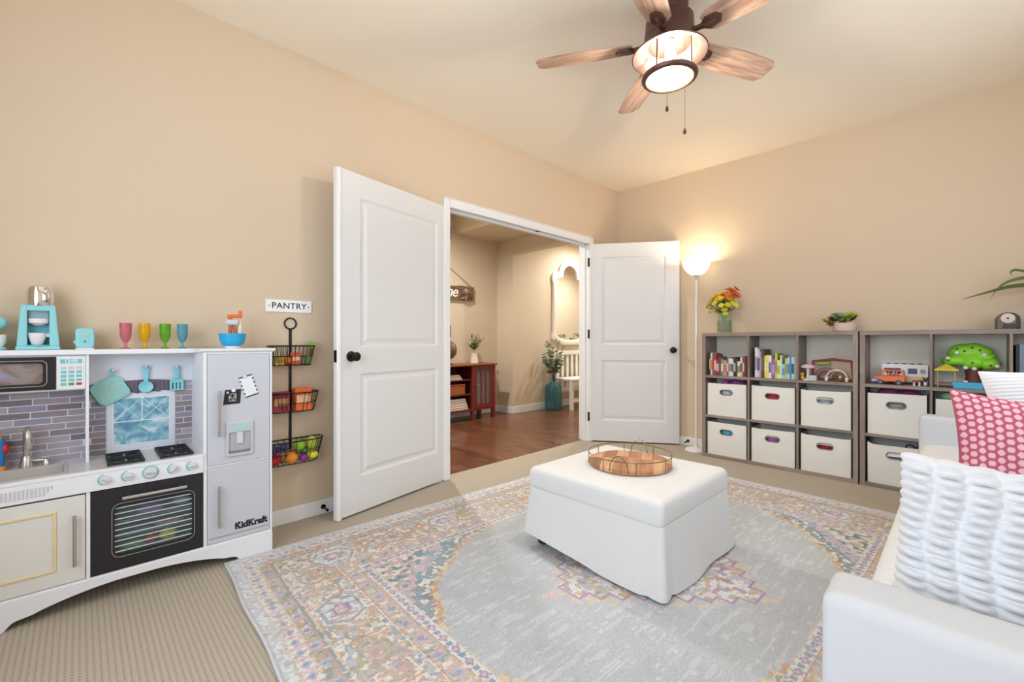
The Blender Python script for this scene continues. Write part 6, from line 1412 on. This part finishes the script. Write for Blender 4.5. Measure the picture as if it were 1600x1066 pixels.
ironm.prism([(0.165, 0.012), (0.195, 0.034), (0.245, 0.026), (0.258, 0.0), (0.245, -0.026), (0.195, -0.034), (0.165, -0.012)], 'z', -0.013, -0.004)
ironm.tube([(0.178, 0, -0.012), (0.235, 0, -0.013)], [0.010, 0.007], 8); ironm.xf(Matrix.Rotation(radians(-13), 4, 'X'))
b0 = i0 = None
for k in range(5):
    a = radians(-23.45+72*k)
    if b0 is None:
        o = b0 = bmesh_.build('blade', bwood, fan, world=False, bevel=0.002); q = i0 = ironm.build('blade_iron', fbz, o, world=False, smooth=True)
    else:
        o = b0.copy(); C.objects.link(o); q = i0.copy(); C.objects.link(q); q.parent = o
    o.rotation_euler = (0, 0, a); o.location = (0, 0, -0.205)
# pull chains
for dr, zb_ in ((-0.047, 2.135), (0.036, 2.030)):
    px_, py_ = FX+dr*0.7139-0.10*0.7003, FY-dr*0.7003-0.10*0.7139
    e = MB().tube([(px_, py_, H-0.20), (px_, py_, zb_)], 0.0011, 5).build('pull_chain', M('chain_brass', (150, 130, 104), 0.35, metal=0.8), fan)
    MB().lathe([(0.002, 0.028), (0.006, 0.018), (0.008, 0.008), (0.005, 0), (0.001, -0.002)], 12, (px_, py_, zb_-0.026)).build('chain_fob', fbz, fan, smooth=True)

# ------------------------------------------------------------------ the hall beyond the doors
redm = M('cabinet_red', (118, 40, 36), 0.4, var=0.08, vscale=6)
redd = M('cabinet_red_inside', (92, 32, 32), 0.5)
rc = thing('red_console_cabinet', 'dark red console cabinet with glazed door and open shelves in the hall', 'cabinet', (3.45, 4.61, 0))
CX0, CX1, CYF, CYB = 2.84, 4.045, 4.445, 4.782
MB().box(CX0-0.02, CX1+0.02, CYF-0.02, CYB, 0.712, 0.736).build('top', Mwood('cabinet_top_wood', (120, 62, 34), (156, 88, 52), 0.4, 'X', 0.6), rc, bevel=0.003)
for x in (CX0, CX1-0.045):
    for y in (CYF, CYB-0.045): MB().box(x, x+0.045, y, y+0.045, 0, 0.712).build('leg', redm, rc, bevel=0.002)
for x in (3.21, 3.635): MB().box(x, x+0.04, CYF, CYF+0.04, 0, 0.712).build('leg', redm, rc, bevel=0.002)
MB().box(CX0+0.045, CX1-0.045, CYF+0.01, CYB, 0.125, 0.15).build('bottom_board', redm, rc)
MB().box(CX0+0.045, CX1-0.045, CYB-0.012, CYB-0.002, 0.15, 0.712).build('back_board', redd, rc)
for x in (CX0+0.006, CX1-0.02): MB().box(x, x+0.014, CYF+0.045, CYB-0.045, 0.13, 0.712).build('side_board', redm, rc)
for x in (3.235, 3.64): MB().box(x, x+0.012, CYF+0.04, CYB-0.012, 0.15, 0.712).build('partition', redd, rc)
for z in (0.335, 0.525): MB().box(3.247, 3.64, CYF+0.02, CYB-0.012, z, z+0.014).build('shelf_board', redm, rc)
cg = Mglass('cabinet_glass', (214, 206, 204), 0.80, 0.05)
for dx0, dx1 in ((CX0+0.047, 3.208), (3.677, CX1-0.047)):
    d = MB(); z0_, z1_ = 0.152, 0.706
    d.box(dx0, dx0+0.045, CYF+0.004, CYF+0.026, z0_, z1_).box(dx1-0.045, dx1, CYF+0.004, CYF+0.026, z0_, z1_).box(dx0+0.045, dx1-0.045, CYF+0.004, CYF+0.026, z0_, z0_+0.055).box(dx0+0.045, dx1-0.045, CYF+0.004, CYF+0.026, z1_-0.05, z1_)
    do = d.build('door', redm, rc, bevel=0.002)
    w_ = (dx1-dx0-0.09)/3
    for k in (1, 2): MB().box(dx0+0.045+k*w_-0.008, dx0+0.045+k*w_+0.008, CYF+0.006, CYF+0.024, z0_+0.055, z1_-0.05).build('glazing_bar', redm, do)
    for k in range(3): MB().box(dx0+0.045+k*w_+0.006*(k > 0), dx0+0.045+(k+1)*w_-0.006*(k < 2), CYF+0.013, CYF+0.016, z0_+0.055, z1_-0.05).build('pane', cg, do)
    MB().sphere((dx0+0.02 if dx0 > 3.5 else dx1-0.02, CYF-0.006, 0.44), 0.011, 12, 8).build('knob', bronze, do, smooth=True)
def flat_book(label, x0, x1, z, t, col, y0=4.47, y1=4.66):
    e = thing('flat_book', label, 'book', ((x0+x1)/2, (y0+y1)/2, z), group='books lying in the red cabinet')
    MB().box(x0, x1, y0, y1, z, z+0.002).box(x0, x1, y0, y1, z+t-0.002, z+t).box(x0, x0+0.003, y0, y1, z+0.002, z+t-0.002).build('cover', M('fb_%d_%d' % col[:2], col, 0.55), e)
    MB().box(x0+0.003, x1-0.004, y0+0.003, y1-0.003, z+0.002, z+t-0.002).build('pages', pagem, e)
zb_ = 0.1505
for i, (nm, col, x1, t) in enumerate((('black', (40, 36, 36), 3.60, .03), ('cream', (222, 200, 176), 3.585, .035), ('tan', (206, 176, 150), 3.57, .03), ('dark green', (60, 70, 56), 3.56, .025), ('olive', (96, 96, 70), 3.55, .025))):
    flat_book(f'{nm} book, {ORD[i]} from the bottom of the lower stack in the red cabinet', 3.29, x1, zb_, t, col); zb_ += t+0.0006
zb_ = 0.5395
for i, (nm, col, x1, t) in enumerate((('pale blue grey', (176, 176, 178), 3.50, .02), ('beige', (196, 178, 156), 3.48, .025), ('brown', (130, 100, 80), 3.46, .02))):
    flat_book(f'{nm} book, {ORD[i]} from the bottom on the top shelf of the red cabinet', 3.28, x1, zb_, t, col); zb_ += t+0.0006
bk = thing('storage_box', 'orange brown wicker box on the middle shelf of the red cabinet', 'box', (3.42, 4.56, 0.3495))
MB().box(3.28, 3.545, 4.475, 4.70, 0.3495, 0.465).build('box_body', M('wicker_orange', (168, 92, 44), 0.7, var=0.2, vscale=60, bump=0.4, bscale=120), bk, bevel=0.006)
MB().box(3.275, 3.55, 4.47, 4.705, 0.465, 0.480).build('lid', M('wicker_lid', (150, 84, 44), 0.7, var=0.2, vscale=60), bk, bevel=0.003)
for i, (nm, x, col, h_) in enumerate((('white', 3.70, (220, 214, 210), 0.30), ('grey', 3.745, (140, 130, 130), 0.26), ('pale pink', 3.785, (210, 180, 176), 0.31), ('maroon', 3.83, (110, 50, 56), 0.28), ('cream', 3.87, (226, 214, 196), 0.30), ('brown', 3.91, (120, 84, 70), 0.25))):
    e = thing('book', f'{nm} upright book, {ORD[i]} from the left behind the glazed cabinet door', 'book', (x, 4.56, 0.1505), group='books behind the cabinet glass')
    MB().box(x, x+0.034, 4.50, 4.505, 0.1505, 0.1505+h_).box(x, x+0.002, 4.505, 4.66, 0.1505, 0.1505+h_).box(x+0.032, x+0.034, 4.505, 4.66, 0.1505, 0.1505+h_).build('cover', M('gb_%d_%d' % col[:2], col, 0.55), e)
    MB().box(x+0.002, x+0.032, 4.505, 4.655, 0.1535, 0.1475+h_).build('pages', pagem, e)
vz = 0.7362
wv = thing('white_vase', 'small white vase on the red cabinet in the hall', 'vase', (3.80, 4.60, vz))
MB().lathe([(0.048, 0), (0.052, 0.004), (0.046, 0.07), (0.038, 0.125), (0.042, 0.14), (0.037, 0.14), (0.034, 0.12), (0.04, 0.05), (0.001, 0.02)], 28, (3.80, 4.60, vz)).build('vase_body', M('vase_white', (236, 226, 212), 0.4), wv, smooth=True)
gr = thing('greenery_sprig', 'leafy green sprigs standing in the small white vase', 'plant', (3.80, 4.60, vz+0.02))
fr3 = random.Random(21); gl = M('sprig_leaf', (98, 116, 74), 0.6, var=0.25, vscale=20); gl2 = M('sprig_leaf_pale', (150, 156, 96), 0.6, var=0.2, vscale=20)
for k in range(13):
    a = fr3.uniform(0, 2*pi); sp_ = fr3.uniform(0.03, 0.155); hh = fr3.uniform(0.24, 0.42)-0.35*sp_
    base_ = Vector((3.80, 4.60, vz+0.02)); top = Vector((3.80+sp_*cos(a), 4.60+min(0.14, sp_*sin(a)), vz+hh)); midp = Vector((3.80, 4.60, vz+0.17))
    MB().tube([tuple(base_), tuple(midp), tuple((midp+top)/2+Vector((0, 0, 0.015))), tuple(top)], 0.002, 5).build('stem', stemm, gr)
    lf = MB()
    for i in range(9):
        t = 0.2+0.8*i/8; c = midp.lerp(top, t); b_ = fr3.uniform(0, 2*pi); leaf(lf, tuple(c), (c.x+0.05*cos(b_), c.y+0.04*sin(b_), c.z+fr3.uniform(0, 0.03)), 0.026)
    stuff(lf.build('foliage', gl if k % 3 else gl2, gr, smooth=True))
gb_ = thing('globe', 'brown globe on the red cabinet half hidden by the open door', 'globe', (3.345, 4.60, vz))
MB().sphere((3.345, 4.60, vz+0.185), 0.13, 28, 18).build('ball', M('globe_brown', (112, 84, 62), 0.45, var=0.35, vscale=9), gb_, smooth=True)
MB().lathe([(0.075, 0), (0.075, 0.01), (0.02, 0.025), (0.014, 0.06)], 24, (3.345, 4.60, vz)).build('stand', bronze, gb_, smooth=True)
sn = thing('home_sign', 'rustic plank sign with white script and rosette hanging in the hall', 'sign', (3.47, HY-0.02, 1.59))
MB().prism([(3.02, 1.592), (3.30, 1.586), (3.60, 1.594), (3.935, 1.590), (3.928, 1.69), (3.935, 1.785), (3.70, 1.79), (3.55, 1.775), (3.30, 1.786), (3.02, 1.780)], 'y', HY-0.035, HY-0.012).build('plank', Mwood('rustic_plank', (92, 66, 46), (140, 106, 76), 0.7, 'X', 0.9), sn, bevel=0.002)
text('lettering', 'home', 0.205, M('script_white', (240, 238, 232), 0.5), sn, (3.42, HY-0.040, 1.695), (pi/2, 0, 0), 0.003, 0.002, shear=0.3, spacing=0.9)
rs = MB()
for l in range(3):
    for i in range(8):
        a = 2*pi*(i+0.5*l)/8; r_ = 0.085-0.022*l; leaf(rs, (3.775, HY-0.045-0.006*l, 1.668), (3.775+r_*cos(a), HY-0.055-0.012*l, 1.668+r_*sin(a)), 0.06, 0)
rs.build('burlap_rosette', M('burlap', (190, 172, 148), 0.9, var=0.2, vscale=40), sn, smooth=True)
MB().tube([(3.04, HY-0.02, 1.78), (3.47, HY-0.012, 2.06), (3.90, HY-0.02, 1.785)], 0.004, 6).build('cord', M('jute', (150, 122, 86), 0.9), sn)
MB().tube([(3.47, HY, 2.062), (3.47, HY-0.025, 2.062)], 0.004, 8).build('nail', bronze, sn)

# arched white mirror
wymr = 4.47
def mirror_outline(off):
    """half outline mirrored about x=0: arch on shoulders, curved foot; off shrinks it"""
    w_, zb2, zs, zc = 0.455-off, 0.97+off, 2.06-off, 2.34-off
    R_ = [(0, zb2)]
    for i in range(9): a = -pi/2+pi/2*i/8; R_.append((w_-0.16+0.16*cos(a)*0.0+0.0, zb2)) if i == 0 else None
    R_ = [(0, zb2), (0.18, zb2+0.005), (0.26, zb2+0.02), (0.33, zb2+0.055), (0.375, zb2+0.09), (w_-0.03, zb2+0.075), (w_, zb2+0.10), (w_, zb2+0.17), (w_-0.02, zb2+0.21), (w_-0.02, zs-0.12), (w_, zs-0.08), (w_, zs), (w_-0.04, zs+0.05), (w_-0.10, zs+0.065), (w_-0.17, zs+0.07), (w_-0.185, zs+0.12)]
    for i in range(7): a = radians(18+72*i/6); R_.append(((w_-0.185)*cos(a)*1.0, zs+0.10+(zc-zs-0.10)*sin(a)))
    R_[-1] = (0, zc)
    return R_+[(-x, z) for x, z in reversed(R_[1:-1])]
mr_ = thing('arched_mirror', 'ornate white arched mirror on the hall wall', 'mirror', (5.69, wymr-0.02, 0.97))
oA, oB = mirror_outline(0.0), mirror_outline(0.085)
fm_ = MB(); n = len(oA)
vs = [(5.69+p[0], wymr-0.001, p[1]) for p in oA]+[(5.69+p[0], wymr-0.035, p[1]) for p in oA]+[(5.69+p[0]*0.5+q[0]*0.5, wymr-0.048, p[1]*0.5+q[1]*0.5) for p, q in zip(oA, oB)]+[(5.69+p[0], wymr-0.03, p[1]) for p in oB]+[(5.69+p[0], wymr-0.008, p[1]) for p in oB]
fs = []
for k in range(4):
    for i in range(n): j = (i+1) % n; fs.append((k*n+i, k*n+j, (k+1)*n+j, (k+1)*n+i))
fm_.add(vs, fs).build('frame', M('mirror_frame_white', (232, 226, 214), 0.55, var=0.05, vscale=25), mr_, smooth=True, angle=50)
MB().prism([(5.69+p[0], p[1]) for p in oB], 'y', wymr-0.012, wymr-0.008).build('mirror_glass', M('mirror_silver', (245, 245, 245), 0.02, metal=1.0), mr_)

# white slatted bench below the mirror
bn = thing('white_bench', 'white slatted hall bench below the arched mirror', 'bench', (5.9, 4.28, 0))
wm = M('bench_white', (232, 228, 220), 0.5, var=0.03)
BXa, BXb = 5.22, 6.62
for x in (BXa, BXb-0.05):
    MB().box(x, x+0.05, 4.05, 4.10, 0, 0.44).build('front_leg', wm, bn, bevel=0.003); MB().box(x, x+0.05, 4.40, 4.45, 0, 0.88).build('back_post', wm, bn, bevel=0.003)
MB().box(BXa-0.01, BXb+0.01, 4.03, 4.40, 0.44, 0.465).build('seat', wm, bn, bevel=0.003)
MB().box(BXa+0.05, BXb-0.05, 4.06, 4.08, 0.37, 0.44).build('apron', wm, bn); MB().box(BXa+0.05, BXb-0.05, 4.055, 4.085, 0.12, 0.16).build('stretcher', wm, bn)
MB().box(BXa+0.05, BXb-0.05, 4.41, 4.445, 0.82, 0.88).build('top_rail', wm, bn, bevel=0.003)
x = BXa+0.10
while x < BXb-0.12: MB().box(x, x+0.05, 4.418, 4.438, 0.465, 0.82).build('slat', wm, bn); x += 0.12

# blue glass floor vase with eucalyptus
bvx, bvy = 5.095, 4.30
bv = thing('blue_glass_vase', 'large blue glass floor vase in the hall', 'vase', (bvx, bvy, 0))
bg = bpy.data.materials.new('blue_glass'); bg.use_nodes = True; t = bg.node_tree
for q in list(t.nodes): t.nodes.remove(q)
out = t.nodes.new('ShaderNodeOutputMaterial'); mx = t.nodes.new('ShaderNodeMixShader'); trn = t.nodes.new('ShaderNodeBsdfTransparent'); pr = t.nodes.new('ShaderNodeBsdfPrincipled')
trn.inputs[0].default_value = (*lin((214, 234, 238)), 1); pr.inputs['Base Color'].default_value = (*lin((120, 168, 182)), 1); pr.inputs['Roughness'].default_value = 0.08
lwt = t.nodes.new('ShaderNodeTexNoise'); lwt.inputs['Scale'].default_value = 6; mrg = t.nodes.new('ShaderNodeMapRange'); mrg.inputs[3].default_value = 0.07; mrg.inputs[4].default_value = 0.17
t.links.new(lwt.outputs['Fac'], mrg.inputs[0]); t.links.new(mrg.outputs[0], mx.inputs[0]); t.links.new(trn.outputs[0], mx.inputs[1]); t.links.new(pr.outputs[0], mx.inputs[2]); t.links.new(mx.outputs[0], out.inputs[0])
MB().lathe([(0.115, 0), (0.128, 0.012), (0.130, 0.03), (0.130, 0.33), (0.126, 0.36), (0.10, 0.385), (0.05, 0.405), (0.036, 0.425), (0.034, 0.48), (0.042, 0.495), (0.036, 0.495), (0.030, 0.47), (0.032, 0.42), (0.098, 0.375), (0.122, 0.34), (0.125, 0.03), (0.001, 0.02)], 40, (bvx, bvy, 0)).build('glass_body', bg, bv, smooth=True)
eu = thing('eucalyptus_branches', 'eucalyptus branches with round leaves in the blue floor vase', 'plant', (bvx, bvy, 0.03))
em = M('eucalyptus_leaf', (108, 116, 84), 0.6, var=0.2, vscale=15); em2 = M('eucalyptus_dark', (72, 92, 60), 0.6, var=0.2, vscale=15); est = M('eucalyptus_stem', (112, 92, 66), 0.7)
tips = [(-0.20, -0.03, 0.90), (-0.14, -0.05, 1.08), (-0.07, 0.03, 1.12), (0.10, 0.02, 1.10), (0.15, -0.04, 1.02), (0.19, -0.06, 0.86), (-0.10, -0.08, 0.72), (0.04, -0.06, 0.86), (0.03, 0.05, 1.02), (-0.16, 0.03, 0.78), (0.12, 0.05, 0.78)]
for k, (dx, dy, z) in enumerate(tips):
    # spread along the wall direction as seen from the room
    top = Vector((bvx+dx*1.3, bvy+dy, 0.5+(z-0.5)*0.86)); mid_ = Vector((bvx+dx*0.12, bvy+dy*0.15, 0.50)); bs = Vector((bvx-dx*0.3, bvy-dy*0.3, 0.04))
    MB().tube([tuple(bs), tuple(mid_), tuple(mid_.lerp(top, 0.5)+Vector((0, 0, 0.03))), tuple(top)], 0.0035, 5).build('branch', est, eu)
    lf = MB()
    for i in range(13):
        tt = 0.22+0.78*i/12; c = mid_.lerp(top, tt)+Vector((0, 0, 0.06*tt*(1-tt))); b_ = fr3.uniform(0, 2*pi); ln = fr3.uniform(0.05, 0.085)
        e_ = c+Vector((ln*cos(b_), min(0.05, ln*0.5*sin(b_)), ln*0.5*sin(b_+1)))
        leaf(lf, tuple(c), tuple(e_), 0.062, 0.0, 6, 0.15)
    stuff(lf.build('leaf_cluster', em if k % 2 else em2, eu, smooth=True))
# potted monstera further along the hall (seen in the mirror)
mo_ = thing('potted_monstera', 'monstera plant reflected in the hall mirror', 'plant', (6.88, 3.46, 0))
MB().lathe([(0.13, 0), (0.15, 0.01), (0.19, 0.38), (0.20, 0.40), (0.18, 0.40), (0.17, 0.36), (0.001, 0.34)], 32, (6.88, 3.46, 0)).build('pot', M('monstera_pot', (214, 206, 192), 0.5), mo_, smooth=True)
mg = M('monstera_green', (52, 92, 44), 0.4, var=0.2, vscale=8)
for k in range(11):
    a = 2*pi*k/11*1.7; r_ = 0.10+0.22*((k*0.37) % 1); tip = Vector((6.88+r_*cos(a), 3.46+r_*sin(a)*0.5, 0.80+0.45*((k*0.61) % 1)))
    MB().tube([(6.88, 3.46, 0.34), (6.88+0.3*r_*cos(a), 3.46+0.3*r_*sin(a), 0.65), tuple(tip)], 0.006, 6).build('stalk', stemm, mo_)
    lf = MB(); d = Vector((cos(a), sin(a)*0.35+0.15, -0.25)).normalized(); sd = d.cross(Vector((0, 0, 1))).normalized()
    for i in range(7):
        for sg in (-1, 1):
            st_p = tip+d*(0.03+0.035*i); en = st_p+sd*sg*(0.13*sin(pi*(i+1.3)/8.2))+d*0.05+Vector((0, 0, -0.02)); leaf(lf, tuple(st_p), tuple(en), 0.045, 0.005)
    stuff(lf.build('split_leaf', mg, mo_, smooth=True))
# recessed ceiling lights of the hall
hall_l = [(2.55, 3.95, CH, 'above the red cabinet', 26), (5.75, 3.75, CH, 'in front of the mirror', 17), (7.3, 3.7, CH, 'at the far end', 22)]
for x, y, z, where, pw_ in hall_l:
    e = thing('recessed_light', f'round recessed ceiling light of the hall {where}', 'ceiling light', (x, y, z), group='recessed lights in the hall')
    MB().lathe([(0.062, 0), (0.085, -0.004), (0.088, 0), (0.062, 0)], 28, (x, y, z-0.0005), cap0=False, cap1=False).build('trim_ring', trimm, e, smooth=True)
    MB().lathe([(0.062, -0.001), (0.001, -0.0015)], 24, (x, y, z), cap0=False, cap1=False).build('diffuser', MATS.get('downlight') or Memit('downlight', (255, 232, 200), 10), e)
    d = bpy.data.lights.new('downlight', 'SPOT'); d.energy = pw_*7; d.color = (1.0, 0.98, 0.94); d.spot_size = radians(165); d.spot_blend = 0.6; d.shadow_soft_size = 0.05
    o = bpy.data.objects.new('downlight', d); C.objects.link(o); o.parent = e; o.location = (0, 0, -0.02)
